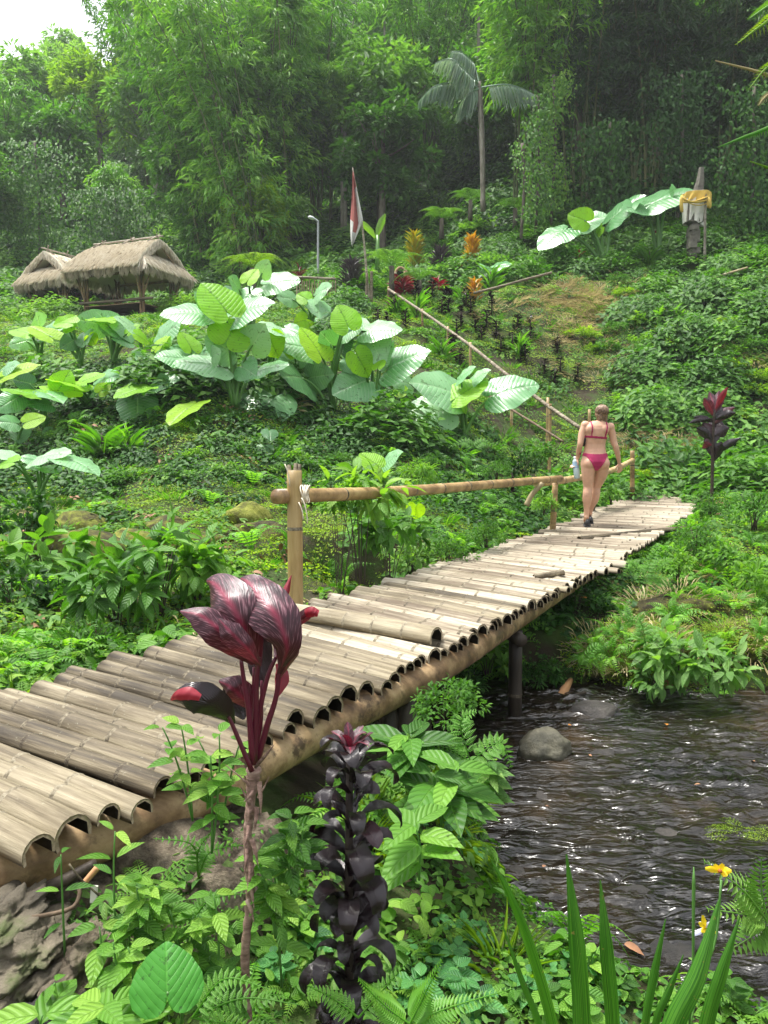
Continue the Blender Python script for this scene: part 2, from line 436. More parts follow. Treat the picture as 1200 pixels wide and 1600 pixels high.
M['stringer'] = rough_mat('stringer_bamboo', [(.3, (.055, .03, .015)), (.48, (.20, .125, .06)), (.62, (.36, .25, .13)), (.8, (.48, .37, .22))], 3.2, .3, .55, stretch=(.35, 2.2, 2.2), dist=.01, extra=(6, .53, (.075, .048, .026)))
M['rail_bamboo'] = rough_mat('rail_bamboo', [(.3, (.13, .075, .03)), (.48, (.34, .22, .095)), (.65, (.50, .36, .18)), (.8, (.58, .47, .30))], 3.0, .15, .45, stretch=(.4, 2, 2), dist=.006, spec=.5, extra=(12, .66, (.14, .09, .045)))
M['post_bamboo'] = rough_mat('post_bamboo', [(.3, (.17, .11, .04)), (.5, (.34, .235, .09)), (.7, (.46, .35, .16))], 4.0, .15, .45, stretch=(3, 3, .4), dist=.006, spec=.5, extra=(14, .64, (.12, .075, .03)))
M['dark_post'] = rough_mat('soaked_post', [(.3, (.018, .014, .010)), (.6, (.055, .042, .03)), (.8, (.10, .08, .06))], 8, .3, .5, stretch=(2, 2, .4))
M['bark'] = rough_mat('bark', [(.3, (.05, .04, .03)), (.6, (.16, .14, .11)), (.8, (.26, .24, .2))], 4, .5, .85, stretch=(2, 2, .5))
M['pale_bark'] = rough_mat('pale_bark', [(.3, (.14, .12, .09)), (.6, (.34, .31, .26)), (.8, (.46, .43, .38))], 4, .4, .8, stretch=(2, 2, .6))
M['culm'] = rough_mat('bamboo_culm_green', [(.3, (.05, .08, .02)), (.6, (.13, .15, .05)), (.8, (.22, .2, .08))], 2, .2, .5, stretch=(2, 2, .5))
M['culm_dry'] = rough_mat('bamboo_culm_dry', [(.3, (.18, .14, .07)), (.6, (.33, .27, .15)), (.8, (.45, .4, .28))], 2, .2, .5, stretch=(2, 2, .5))
M['thatch'] = leaf_mat('thatch_straw', [(0.0, (0.34, .28, .19)), (0.35, (.70, .63, .50)), (1.0, (.86, .82, .72))], .08, .9, tcol=(1, .9, .7), spec=.1, objrnd=0)
M['thatch_under'] = rough_mat('thatch_underside', [(.3, (.10, .07, .045)), (.7, (.28, .21, .13))], 14, .6, .95)
M['hut_wood'] = rough_mat('hut_timber', [(.3, (.13, .08, .04)), (.6, (.28, .19, .10)), (.8, (.38, .28, .17))], 6, .3, .8, stretch=(2, 2, .4))
M['twig'] = rough_mat('twig', [(.3, (.05, .035, .02)), (.7, (.17, .12, .08))], 10, .3, .85)
M['stem_dark'] = rough_mat('dark_stem', [(.3, (.02, .015, .012)), (.7, (.07, .05, .035))], 10, .3, .7)
M['cane'] = rough_mat('cordyline_cane', [(.3, (.10, .055, .04)), (.55, (.30, .19, .15)), (.75, (.48, .35, .29))], 24, .5, .7, stretch=(1, 1, 3))

def plain(name, col, rough=.6, spec=.4, sss=0, transl=0, metal=0, nz=0.12, scale=8):
    m, nt, out = new_mat(name)
    p = N_(nt, 'ShaderNodeBsdfPrincipled', Roughness=rough, Metallic=metal)
    p.inputs['Specular IOR Level'].default_value = spec
    n = noise_tex(nt, scale, 5)
    c = ramp(nt, n.outputs['Fac'], [(.3, tuple(x * (1 - nz) for x in col)), (.7, tuple(min(1, x * (1 + nz)) for x in col))])
    nt.links.new(c, p.inputs['Base Color'])
    if sss:
        p.inputs['Subsurface Weight'].default_value = sss
        p.inputs['Subsurface Radius'].default_value = (.02, .008, .004)
        p.inputs['Subsurface Scale'].default_value = .5
    if transl:
        t = nt.nodes.new('ShaderNodeBsdfTranslucent'); nt.links.new(c, t.inputs[0])
        mx = nt.nodes.new('ShaderNodeMixShader'); mx.inputs[0].default_value = transl
        nt.links.new(p.outputs[0], mx.inputs[1]); nt.links.new(t.outputs[0], mx.inputs[2])
        nt.links.new(mx.outputs[0], out.inputs['Surface'])
    else:
        nt.links.new(p.outputs[0], out.inputs['Surface'])
    return m
M['skin'] = plain('skin', (.56, .325, .22), .5, .35, sss=.12, nz=.10, scale=14)
M['bikini'] = plain('bikini_fabric', (.34, .018, .085), .6, .3, nz=.15)
M['hair'] = plain('wet_hair', (.20, .125, .075), .45, .5, nz=.75, scale=60)
M['shoe'] = plain('black_rubber', (.018, .018, .02), .5, .4)
M['shoe_sole'] = plain('shoe_sole', (.05, .05, .055), .7)
M['pouch'] = plain('black_pouch', (.012, .012, .014), .45, .5)
M['bottle'] = plain('clear_plastic', (.62, .74, .78), .15, .6, transl=.4, nz=.05)
M['bottle_label'] = plain('bottle_label_blue', (.35, .50, .66), .4)
M['cap'] = plain('bottle_cap', (.75, .8, .85), .4)
M['rope'] = plain('pale_twine', (.62, .56, .44), .8)
M['flag_red'] = plain('flag_red', (.46, .15, .13), .8, transl=.25)
M['flag_white'] = plain('flag_white', (.74, .73, .70), .8, transl=.3)
M['cloth_white'] = plain('cloth_white', (.74, .72, .66), .85, transl=.1)
M['cloth_yellow'] = plain('cloth_yellow', (.66, .46, .10), .8, transl=.1)
M['metal'] = plain('lamp_post_metal', (.34, .36, .36), .5, metal=.4)
M['lamp_glass'] = plain('lamp_head', (.62, .64, .64), .4)
M['shrine_stone'] = rough_mat('shrine_stone', [(.3, (.06, .055, .045)), (.6, (.17, .16, .13)), (.8, (.27, .25, .21))], 6, .6, .9)
M['petal'] = plain('yellow_petal', (.85, .62, .02), .5, transl=.3)
M['petal_spot'] = plain('brown_petal_centre', (.3, .08, .01), .6)
M['petal_blue'] = plain('pale_violet_petal', (.6, .6, .8), .5, transl=.3)
M['dead_leaf'] = plain('fallen_leaf_orange', (.5, .2, .03), .6, transl=.2, nz=.4)
M['dead_leaf2'] = plain('fallen_leaf_brown', (.24, .12, .06), .7, nz=.4)
M['white_chip'] = plain('pale_wood_chip', (.6, .57, .5), .8)
M['wood_chip'] = plain('orange_wood_chip', (.42, .22, .10), .7)

# water
m, nt, out = new_mat('stream_water')
n = noise_tex(nt, 1.3, 4, stretch=(1, 1, 1))
c = ramp(nt, n.outputs['Fac'], [(.38, (.004, .0035, .0025)), (.56, (.012, .009, .005)), (.72, (.045, .03, .016))])
p = N_(nt, 'ShaderNodeBsdfPrincipled', Roughness=.2)
p.inputs['IOR'].default_value = 1.5
p.inputs['Specular IOR Level'].default_value = .7
nt.links.new(c, p.inputs['Base Color'])
n1 = noise_tex(nt, 5.5, 3, .5, stretch=(.75, 2.3, 1), dist=.8)
n2 = noise_tex(nt, 17.0, 2, .5, stretch=(.8, 2.0, 1))
h = mth(nt, 'ADD', n1.outputs['Fac'], mth(nt, 'MULTIPLY', n2.outputs['Fac'], .16))
b = N_(nt, 'ShaderNodeBump', Strength=1.0, Distance=.05)
nt.links.new(h, b.inputs['Height']); nt.links.new(b.outputs[0], p.inputs['Normal'])
nt.links.new(p.outputs[0], out.inputs['Surface'])
M['water'] = m

# ------------------------------------------------------------------ terrain
COLS = {
    -500: [(4, 1080), (5, 1010), (6.5, 930), (8.5, 850), (10, 800), (12, 740), (14, 650), (16, 600), (19, 550), (24, 520), (30, 500), (36, 470), (45, 400), (60, 310), (90, 240), (120, 215), (160, 210)],
    150: [(4, 1075), (5, 1005), (6.5, 910), (8.5, 830), (10, 785), (12, 722), (14, 640), (16, 585), (19, 540), (24, 510), (30, 488), (36, 452), (45, 365), (60, 262), (90, 205), (120, 190), (160, 190)],
    0: [(4, 1065), (5, 1000), (6.5, 905), (8.5, 825), (10, 795), (12, 735), (14, 650), (16, 595), (19, 545), (24, 517), (30, 493), (36, 455), (45, 370), (60, 268), (90, 212), (120, 200), (160, 200)],
    300: [(4, 1090), (5, 1010), (6.5, 915), (8.5, 835), (10, 775), (11.5, 715), (13, 650), (15, 575), (18, 520), (24, 502), (30, 482), (36, 445), (45, 340), (60, 200), (90, 60), (120, 0), (160, -40)],
    600: [(4, 1180), (5.5, 1020), (7, 905), (9, 832), (11, 772), (12.5, 725), (14, 668), (16, 605), (19, 545), (23, 492), (28, 455), (33, 425), (40, 355), (50, 240), (70, 60), (100, -120), (160, -250)],
    900: [(5, 1180), (6.2, 1085), (6.8, 975), (8, 905), (10, 852), (13, 795), (15, 772), (16.2, 738), (17, 700), (19, 632), (21, 562), (23, 502), (25, 447), (28, 405), (32, 352), (38, 255), (50, 60), (70, -200), (160, -500)],
    1200: [(5, 1190), (6.0, 1095), (6.7, 985), (8, 915), (10, 840), (13, 785), (15, 765), (16.2, 730), (17, 688), (18.5, 610), (20, 525), (22, 455), (25, 412), (28, 372), (32, 320), (40, 200), (50, 50), (70, -250), (160, -550)],
    1700: [(5, 1190), (6.0, 1105), (6.9, 985), (8, 925), (10, 835), (13, 755), (15, 695), (18, 605), (20, 525), (22, 455), (25, 412), (28, 372), (32, 320), (40, 200), (50, 50), (70, -250), (160, -550)],
}
PROF = []
for cx in sorted(COLS):
    Ys = np.array([a for a, _ in COLS[cx]], float)
    Zs = np.array([PY(cx, b_, a).z for a, b_ in COLS[cx]])
    PROF.append((cx, Ys, Zs))
PX = np.array([p_[0] for p_ in PROF], float)
WATER_Z = -0.85
STREAM = [PZ(x, y, WATER_Z) for x, y in [(690, 1075), (700, 1150), (725, 1215), (765, 1290), (790, 1370), (870, 1440), (960, 1490), (1080, 1530), (1300, 1590)]]
STREAM = [(q.x, q.y) for q in STREAM] + [(6.0, 1.4), (14, 0.5), (14, 4.5), (7, 5.7)]
STREAM += [(q.x, q.y) for q in [PZ(x, y, WATER_Z) for x, y in [(1300, 1087), (1200, 1090), (1100, 1100), (1000, 1106), (930, 1088), (850, 1080), (770, 1062)]]]
STREAM += [(0.9, 7.1), (0.3, 8.1), (-.6, 8.4), (-.8, 7.7), (-.1, 7.0), (.42, 6.4)]
STREAM = np.array(STREAM)

def poly_sd(X, Y, poly):
    """signed distance, negative inside"""
    X = np.asarray(X, float); Y = np.asarray(Y, float)
    d = np.full(X.shape, 1e9); ins = np.zeros(X.shape, bool)
    n = len(poly)
    for i in range(n):
        ax, ay = poly[i]; bx_, by_ = poly[(i + 1) % n]
        ex, ey = bx_ - ax, by_ - ay
        t = np.clip(((X - ax) * ex + (Y - ay) * ey) / (ex * ex + ey * ey + 1e-12), 0, 1)
        d = np.minimum(d, np.hypot(X - ax - t * ex, Y - ay - t * ey))
        cond = ((ay > Y) != (by_ > Y)) & (X < (bx_ - ax) * (Y - ay) / ((by_ - ay) if by_ != ay else 1e-12) + ax)
        ins ^= cond
    return np.where(ins, -d, d)
def smooth(a, b, x):
    t = np.clip((x - a) / (b - a), 0, 1)
    return t * t * (3 - 2 * t)

def wob(X, Y, s, seed=0.0):
    return (np.sin(X * s + seed + 1.3 * np.sin(Y * s * .7 + seed)) * np.cos(Y * s * 1.1 - seed + 1.1 * np.sin(X * s * .6)))

# cement ledge under the stringer, in the lower left corner
LEDGE = np.array([(-3.2, .9), (-1.35, 1.55), (-1.0, 1.86), (-.72, 2.10), (-.50, 2.40), (-.42, 2.75), (-.8, 3.1), (-3.2, 2.6)])

def H(X, Y):
    X = np.asarray(X, float); Y = np.asarray(Y, float)
    shp = X.shape; X = X.ravel(); Y = Y.ravel()
    Yc = np.maximum(Y, 4.0)
    px = 600 + 1200 * X / Yc
    zs = np.array([np.interp(Yc, a, b_) for _, a, b_ in PROF])
    pc = np.clip(px, PX[0], PX[-1])
    i = np.clip(np.searchsorted(PX, pc) - 1, 0, len(PX) - 2)
    t = (pc - PX[i]) / (PX[i + 1] - PX[i])
    t = t * t * (3 - 2 * t)
    k = np.arange(len(X))
    far = zs[i, k] * (1 - t) + zs[i + 1, k] * t
    s = -0.857 * X + .515 * Y
    near = np.interp(s, [-6, -1, 0, 1.2, 1.7, 2.2, 3.2, 4.5], [-.45, -.68, -.68, -.62, -.46, -.36, -.24, -.12])
    # the far side of the stream, to the right, keeps the far profile
    k1 = smooth(3.6, 5.2, Y)
    z = near * (1 - k1) + far * k1
    # roughness growing with distance
    amp = np.interp(Y, [2, 6, 12, 30, 60], [.02, .04, .10, .3, 1.0])
    z += amp * (wob(X, Y, 2.3, 1.7) * .5 + wob(X, Y, 5.1, .4) * .35) * np.interp(Y, [0, 30, 60], [1, .8, .8])
    # ledge
    ld = poly_sd(X, Y, LEDGE)
    lk = 1 - smooth(-.02, .13, ld)
    lz = -.26 + .015 * wob(X, Y, 14, 3) + .012 * wob(X, Y, 31, 1)
    z = np.where(lk > 0, z * (1 - lk) + np.maximum(z, lz) * lk, z)
    # hump of bank under the bridge's far end stays below the deck
    sdv = poly_sd(X, Y, STREAM)
    bk = smooth(-.05, .38, sdv)
    bed = -1.02 + .03 * wob(X, Y, 6, 2)
    z = np.where(sdv < .38, bed * (1 - bk) + np.minimum(z, 3) * bk, z)
    return z.reshape(shp)
def h1(x, y):
    return float(H(np.array([x]), np.array([y]))[0])
def G(px, py, y0=1.2, y1=130):
    d = ray(px, py)
    ys = np.geomspace(y0, y1, 900)
    X = CAM.x + d.x / d.y * ys; Z = CAM.z + d.z / d.y * ys
    hh = H(X, ys)
    idx = np.nonzero(Z < hh)[0]
    i = idx[0] if len(idx) else len(ys) - 1
    return Vector((X[i], ys[i], hh[i]))

# ------------------------------------------------------------------ the bridge's outline (ends of planks, seen on the plane of the deck)
DL = [PZ(-280, 1150, 0), PZ(-59, 1090, 0), PZ(20, 1068, 0), PZ(470, 947, 0), PZ(610, 907, 0), PZ(742, 866, 0), PZ(865, 827, 0), PZ(990, 770, .20)]
DR = [PZ(60, 1304, 0), PZ(290, 1204, 0), PZ(355, 1168, 0), PZ(705, 1003, 0), PZ(828, 942, 0), PZ(935, 888, 0), PZ(1030, 833, 0), PZ(1103, 775, .17)]
DT = [0, .52, .76, 2.55, 3.9, 6.2, 8.9, 14.2]
def deck_lr(t):
    L = Vector([np.interp(t, DT, [q[k] for q in DL]) for k in range(3)])
    R = Vector([np.interp(t, DT, [q[k] for q in DR]) for k in range(3)])
    return L, R
DECKPOLY = np.array([(q.x, q.y) for q in DL] + [(q.x, q.y) for q in reversed(DR)])
H0 = H
def H(X, Y):
    X = np.asarray(X, float); Y = np.asarray(Y, float)
    z = H0(X, Y)
    d = poly_sd(X, Y, DECKPOLY)
    k = (1 - smooth(.02, .35, d)) * (1 - smooth(14.9, 15.7, Y))
    dz = np.interp(Y, [0, 10.5, 15.2], [0, 0, .2]) - .30
    return np.where(k > 0, z * (1 - k) + np.minimum(z, dz) * k, z)

def build_terrain():
    ys = np.concatenate([np.linspace(-8, 1.0, 12, endpoint=False), np.linspace(1.0, 8.0, 130, endpoint=False), np.geomspace(8.0, 170, 150)])
    a = np.linspace(-1, 1, 241)
    xs = np.sign(a) * (np.abs(a) * 9 + np.maximum(np.abs(a) - .4, 0) ** 2.6 * 620)
    Xg, Yg = np.meshgrid(xs, ys)
    Z = H(Xg, Yg)
    v = np.stack([Xg, Yg, Z], -1).reshape(-1, 3)
    ny, nx = Xg.shape
    i = (np.arange(ny - 1)[:, None] * nx + np.arange(nx - 1)[None, :]).ravel()
    f = np.concatenate([np.stack([i, i + 1, i + nx + 1], 1), np.stack([i, i + nx + 1, i + nx], 1)])
    mb = MB(); mb.add(v, f)
    cy = v[f].mean(1)
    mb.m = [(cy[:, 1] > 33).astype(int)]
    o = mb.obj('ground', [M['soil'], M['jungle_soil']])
    tag(o, 'mossy soil rising from the stream banks to the terraced slope', None, kind='structure')
build_terrain()

def build_water():
    xs = np.arange(-1.2, 5.2, .02); ys = np.arange(1.9, 8.8, .02)
    Xg, Yg = np.meshgrid(xs, ys)
    Xw = Xg + .05 * np.sin(Yg * 7 + Xg * 3); Yw = Yg + .06 * np.sin(Xg * 5) + .03 * np.sin(Xg * 13 + Yg * 4)
    amp = .6 + .5 * wob(Xg, Yg, 1.7, 3)
    z = WATER_Z + 1.5 * amp * (.009 * wob(Xw, Yw * 1.7, 7.0, 1) + .008 * wob(Xw * .8 + .3 * Yw, Yw * 1.9, 15, 2) + .0055 * wob(Xw + Yw * .4, Yw * 1.8, 31, 4) + .003 * wob(Xw - Yw * .5, Yw * 1.6, 52, 6))
    v = np.stack([Xg, Yg, z], -1).reshape(-1, 3)
    ny, nx = Xg.shape
    sd_ = poly_sd(Xg, Yg, STREAM)
    ok = (sd_ < .4)
    i = (np.arange(ny - 1)[:, None] * nx + np.arange(nx - 1)[None, :])
    keep = (ok[:-1, :-1] & ok[1:, 1:] & ok[1:, :-1] & ok[:-1, 1:])
    i = i[keep]
    f = np.concatenate([np.stack([i, i + 1, i + nx + 1], 1), np.stack([i, i + nx + 1, i + nx], 1)])
    mb = MB(); mb.add(v, f)
    me = mb.mesh('water', M['water'])
    o = link(bpy.data.objects.new('water', me))
    tag(o, 'shallow dark rippled stream running below the footbridge', None, kind='structure')
    # continues to the right out of the frame
build_water()

# ------------------------------------------------------------------ bamboo bridge
bridge = thing('bamboo_bridge', 'long bamboo footbridge of split half round canes crossing the stream', 'footbridge', (0, 0, 0))

def plank_mesh(name, L, r, seed, mats, thick=.011):
    rs = random.Random(seed)
    nodes = [-.5 * L]
    x = -.5 * L + rs.uniform(.08, .3)
    stations = [(-.5 * L, 1.0)]
    while x < .5 * L - .06:
        stations += [(x - .011, 1.0), (x, 1.06), (x + .011, 1.0)]
        x += rs.uniform(.26, .38)
    stations.append((.5 * L, 1.0))
    no = 11
    th = np.linspace(math.radians(-24), math.radians(204), no)
    taper = rs.uniform(-.06, .06)
    bow = rs.uniform(-.006, .010)
    V = []
    for (x, k) in stations:
        rr = r * k * (1 + taper * x / L)
        zb = bow * (1 - (2 * x / L) ** 2)
        for a_ in th: V.append((x, -rr * math.cos(a_), rr * math.sin(a_) + zb))
        ri = r * (1 + taper * x / L) - thick
        for a_ in th[::2]: V.append((x, -ri * math.cos(a_), ri * math.sin(a_) + zb))
    ni = len(th[::2]); st = no + ni
    node = [stations[i][1] > 1 or stations[i + 1][1] > 1 for i in range(len(stations) - 1)]
    F = []; Mi = []
    for i in range(len(stations) - 1):
        a, b = i * st, (i + 1) * st
        for j in range(no - 1):
            F += [(a + j, b + j + 1, b + j), (a + j, a + j + 1, b + j + 1)]; Mi += [3 if node[i] else 0] * 2
        for j in range(ni - 1):
            F += [(a + no + j, b + no + j, b + no + j + 1), (a + no + j, b + no + j + 1, a + no + j + 1)]; Mi += [1, 1]
        F += [(a, b, b + no), (a, b + no, a + no)]; Mi += [2, 2]
        e, g = no - 1, st - 1
        F += [(a + e, b + g, b + e), (a + e, a + g, b + g)]; Mi += [2, 2]
    for a, flip in ((0, False), ((len(stations) - 1) * st, True)):
        for j in range(ni - 1):
            o0, o1, o2 = a + 2 * j, a + 2 * j + 1, a + 2 * j + 2
            i0, i1 = a + no + j, a + no + j + 1
            t3 = [(o0, o1, i0), (o1, i1, i0), (o1, o2, i1)]
            F += [tuple(reversed(q)) if flip else q for q in t3]; Mi += [2] * 3
    mb = MB(); mb.add(V, F); mb.m = [np.array(Mi)]
    return mb.mesh(name, mats)
PL_OLD = [plank_mesh('plank', 1.45, .064, s, [M['bamboo_old'], M['bamboo_inside'], M['bamboo_edge'], M['bamboo_node']]) for s in range(6)]
PL_MID = [plank_mesh('plank', 1.3, .058, 20 + s, [M['bamboo_old'] if s % 3 == 0 else M['bamboo_pale'], M['bamboo_inside'], M['bamboo_edge'], M['bamboo_node']]) for s in range(9)]
PL_FAR = [plank_mesh('plank', 1.3, .052, 40 + s, [M['bamboo_pale'], M['bamboo_inside'], M['bamboo_edge'], M['bamboo_node']]) for s in range(9)]

def put_plank(Lp, Rp, me, baseL, r, lift=0.0, roll=0.0, label=None, rz=1.0):
    d = Rp - Lp; ln = d.length; d.normalize()
    y = Vector((0, 0, 1)).cross(d).normalized()
    z = d.cross(y).normalized()
    mat = Matrix((d, y, z)).transposed().to_4x4()
    mat = mat @ Matrix.Rotation(roll, 4, 'X')
    mat = mat @ Matrix.Diagonal((ln / baseL, 1, 1, 1)) if rz == 1.0 else mat @ Matrix.Diagonal((ln / baseL, rz, rz, 1))
    mat.translation = (Lp + Rp) / 2 + Vector((0, 0, -r + lift))
    o = bpy.data.objects.new('plank', me)
    link(o, bridge); o.matrix_world = mat
    if label: o['label'] = label
    return o
t = 0.0; k = 0; s_prev = 1.0
rp = random.Random(5)
while t < DT[-1]:
    L_, R_ = deck_lr(t)
    d = (R_ - L_).normalized()
    if t < 1.9: me, bl, r0 = PL_OLD[k % 6], 1.45, .052
    elif t < 5: me, bl, r0 = rp.choice(PL_MID), 1.3, .047
    else: me, bl, r0 = rp.choice(PL_FAR), 1.3, .042
    s_ = s_prev
    jl, jr = rp.uniform(-.05, .09), rp.uniform(-.03, .035)
    if t > 11: jr = rp.uniform(-.1, .10)
    if t > 6 and rp.random() < .12: jr += rp.uniform(.04, .16)
    if t > 3 and rp.random() < .2: jl += rp.uniform(.03, .12)
    ang = rp.uniform(-.02, .02)
    L2 = L_ - d * jl; R2 = R_ + d * jr
    perp = Vector((-d.y, d.x, 0))
    L2 = L2 + perp * ang; R2 = R2 - perp * ang
    lab = None
    put_plank(L2, R2, me, bl, r0, lift=rp.uniform(-.012, .010), roll=rp.uniform(-.14, .14), label=lab, rz=s_ * (.82 if t < 1.9 else .81))
    s_n = rp.uniform(.78, 1.24)
    t += r0 * (s_ + s_n) * (1.07 if t < 1.9 else 1.02) ; k += 1; s_prev = s_n
N_PLANKS = k
# canes lying loose on top of the deck, and the one crooked piece
cL, cR = PZ(446, 951, .05), PZ(682, 992, .05)
put_plank(cL, cR, PL_OLD[2], 1.45, 0.0, lift=-.02, label='thick dark stained cane lying on top of the deck')
put_plank(PZ(834, 900, .02), PZ(881, 893, .05), PL_OLD[4], 1.45, 0, lift=-.01, label='short broken brown piece lying on the deck', roll=.5, rz=.38)
put_plank(PZ(905, 838, .03), PZ(1092, 820, .02), PL_OLD[1], 1.45, 0, lift=-.035, label='long cane reaching out past the right edge', rz=.6)

def pole(name, pts, r0, r1, mat, parent, sides=14, node=.38, seed=0, label=None, bulge=1.06, wobble=.0, cut=True):
    """a bamboo pole with its node rings"""
    rs = random.Random(seed)
    base = spline(pts, 24)
    seg = np.linalg.norm(np.diff(base, axis=0), axis=1); s = np.concatenate([[0], np.cumsum(seg)]); L = s[-1]
    st = [0.0]; kk = [1.0]
    x = rs.uniform(.1, node)
    while x < L - .05:
        st += [x - .012, x, x + .012]; kk += [1.0, bulge, 1.0]
        st.append(x + node * .5); kk.append(.985)
        x += node * rs.uniform(.9, 1.1)
    st.append(L); kk.append(1.0)
    o_ = np.argsort(st); st = np.array(st)[o_]; kk = np.array(kk)[o_]
    st = np.clip(st, 0, L)
    P = np.stack([np.interp(st, s, base[:, i]) for i in range(3)], 1)
    if wobble:
        P += np.stack([np.sin(st * 2.3 + seed), np.cos(st * 1.7 + seed), np.sin(st * 3.1 + seed)], 1) * wobble
    R = (r0 + (r1 - r0) * st / L) * kk
    mb = MB()
    v_, f_ = tube_vf(P, R, sides); mb.add(v_, f_)
    k2 = np.array(kk)[o_]; i0 = np.minimum(f_.min(1) // sides, len(k2) - 2)
    if bulge >= 1.04: mb.m = [((k2[i0] > 1) | (k2[i0 + 1] > 1)).astype(int)]
    o = mb.obj(name, [mat, M['bamboo_node']], parent)
    if label: o['label'] = label
    return o

# stringers: two long poles carry the canes
sr = [PZ(-140, 1420, -.162), PZ(0, 1362, -.162), PZ(300, 1248, -.158), PZ(500, 1138, -.150), PZ(690, 1042, -.142), PZ(805, 967, -.135), PZ(905, 903, -.13), PZ(1000, 846, -.12)]
Lx, Rx = deck_lr(14.0); sr.append(Rx + (Lx - Rx) * .12 + Vector((0, 0, -.15)))
pole('stringer', sr, .088, .066, M['stringer'], bridge, 18, .62, 3, 'thick brown edge pole under the near side of the canes', 1.035)
sl = []
for t_ in (0, 2, 4, 6.5, 9, 12, 14.1):
    a, b_ = deck_lr(t_)
    sl.append(a + (b_ - a) * .16 + Vector((0, 0, -.158)))
pole('stringer', sl, .09, .07, M['stringer'], bridge, 12, .62, 4, None, 1.035)
sm = []
for t_ in (0.2, 4, 9, 14.1):
    a, b_ = deck_lr(t_)
    sm.append(a + (b_ - a) * .55 + Vector((0, 0, -.150)))
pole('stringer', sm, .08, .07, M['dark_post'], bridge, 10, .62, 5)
# supports
p1 = PZ(806, 985, -.22); b1 = Vector((p1.x - .0, p1.y, -1.05))
pole('support_post', [b1, p1], .052, .050, M['dark_post'], bridge, 12, .42, 6, 'dark wet post standing in the stream beside the boulder')
q1 = deck_lr(4.9)[0] + Vector((.2, -.1, -.22))
pole('support_post', [Vector((q1.x, q1.y, -1.05)), q1], .05, .05, M['dark_post'], bridge, 10, .42, 7)
cb = p1 + (p1 - q1).normalized() * .1
pole('cross_beam', [cb + Vector((0, 0, -.05)), q1 - (p1 - q1).normalized() * .1 + Vector((0, 0, -.05))], .05, .045, M['dark_post'], bridge, 10, .4, 8)
# pair of leaning dark struts on the near bank
for (xa, ya, xb, yb, Yd, rr) in ((640, 1082, 634, 1165, 3.95, .058), (622, 1092, 590, 1185, 4.0, .065), (604, 1104, 612, 1190, 3.9, .05)):
    A = PY(xa, ya, Yd); B = PY(xb, yb, Yd - .1)
    B = A + (B - A) * 1.6
    pole('support_post', [B, A + Vector((0, .03, .06))], rr, rr, M['dark_post'], bridge, 10, .4, xa, 'dark leaning strut on the near bank')
# far abutment: dark timber stack under the deck
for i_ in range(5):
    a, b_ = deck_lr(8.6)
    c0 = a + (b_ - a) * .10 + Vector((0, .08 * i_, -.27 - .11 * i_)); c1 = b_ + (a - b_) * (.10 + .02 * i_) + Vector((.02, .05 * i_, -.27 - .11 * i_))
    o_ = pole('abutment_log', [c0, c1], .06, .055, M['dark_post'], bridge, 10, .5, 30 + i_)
A = PZ(1000, 880, -.20); B = A + Vector((.0, -.05, -.75))
pole('support_post', [B, A], .045, .045, M['dark_post'], bridge, 10, .4, 41, 'grey leaning stake at the far abutment')

# ------------------------------------------------------------------ handrail of the bridge
rail = thing('bamboo_railing', 'yellow brown bamboo handrail on posts along the left side of the bridge', 'railing')
Y0 = 5.28
ra = PY(432, 776, Y0); rb = PY(876, 748, 10.3)
pole('rail', [ra, PY(640, 767, 7.0), rb], .053, .047, M['rail_bamboo'], rail, 16, .56, 11, 'long near rail with an open cut end', 1.05)
pt = PY(460, 735, Y0 + .09); pb = Vector((pt.x, pt.y, -.45))
pole('post', [pb, pt], .056, .053, M['post_bamboo'], rail, 16, .62, 12, 'golden near post with a split top', 1.04)
for i_, (dx, dz) in enumerate(((-.04, .01), (.038, .014), (.01, .02))):
    q = pt + Vector((dx * .6, .0, 0))
    pole('post_splinter', [q + Vector((0, -.0, -.16)), q + Vector((dx * .35, 0, dz + .03))], .02, .014, M['bamboo_old'], rail, 7, .3, 13 + i_)
pole('post', [PZ(862, 832, -.05) + Vector((0, 0, -.3)), PY(868, 750, 10.35)], .045, .04, M['rail_bamboo'], rail, 12, .4, 16)
pole('post', [PZ(926, 806, -.05) + Vector((0, 0, -.3)), PY(928, 736, 11.9)], .038, .036, M['dark_post'], rail, 10, .4, 17)
pole('post', [PY(988, 775, 14.2), PY(988, 704, 14.2)], .045, .042, M['rail_bamboo'], rail, 10, .4, 18)
pole('rail', [PY(838, 756, 10.25), PY(896, 748, 11.3), PY(953, 736, 12.8), PY(989, 719, 14.2)], .05, .045, M['rail_bamboo'], rail, 12, .5, 19)
# twine round the near joint
tw = MB()
jc = PY(462, 772, Y0 + .02)
for i_ in range(6):
    th = np.linspace(0, 2 * np.pi, 22)
    tx = .006 * i_ + .01
    ring = np.stack([tx + .004 * np.sin(th * 2 + i_) + .04 + .012 * np.sin(th) * (1 if i_ % 2 else -1), .015 + .085 * np.cos(th) , .0 + .060 * np.sin(th)], 1) + np.array(jc)
    tw.add(*tube_vf(ring, .0045, 5, False))
for (dx, dz, ln) in ((.03, -.05, .12), (.06, -.04, .16), (.05, -.02, .10), (-.03, .06, .15)):
    a = np.array(jc) + (dx, -.09, dz)
    e = a + np.array((.03 * (1 if dz < 0 else -1), -.01, -ln if dz < 0 else ln))
    tw.add(*tube_vf(bez(a, (a + e) / 2 + np.array((.02, -.02, 0)), e, 6), .004, 5))
o_ = tw.obj('twine', M['rope'], rail)

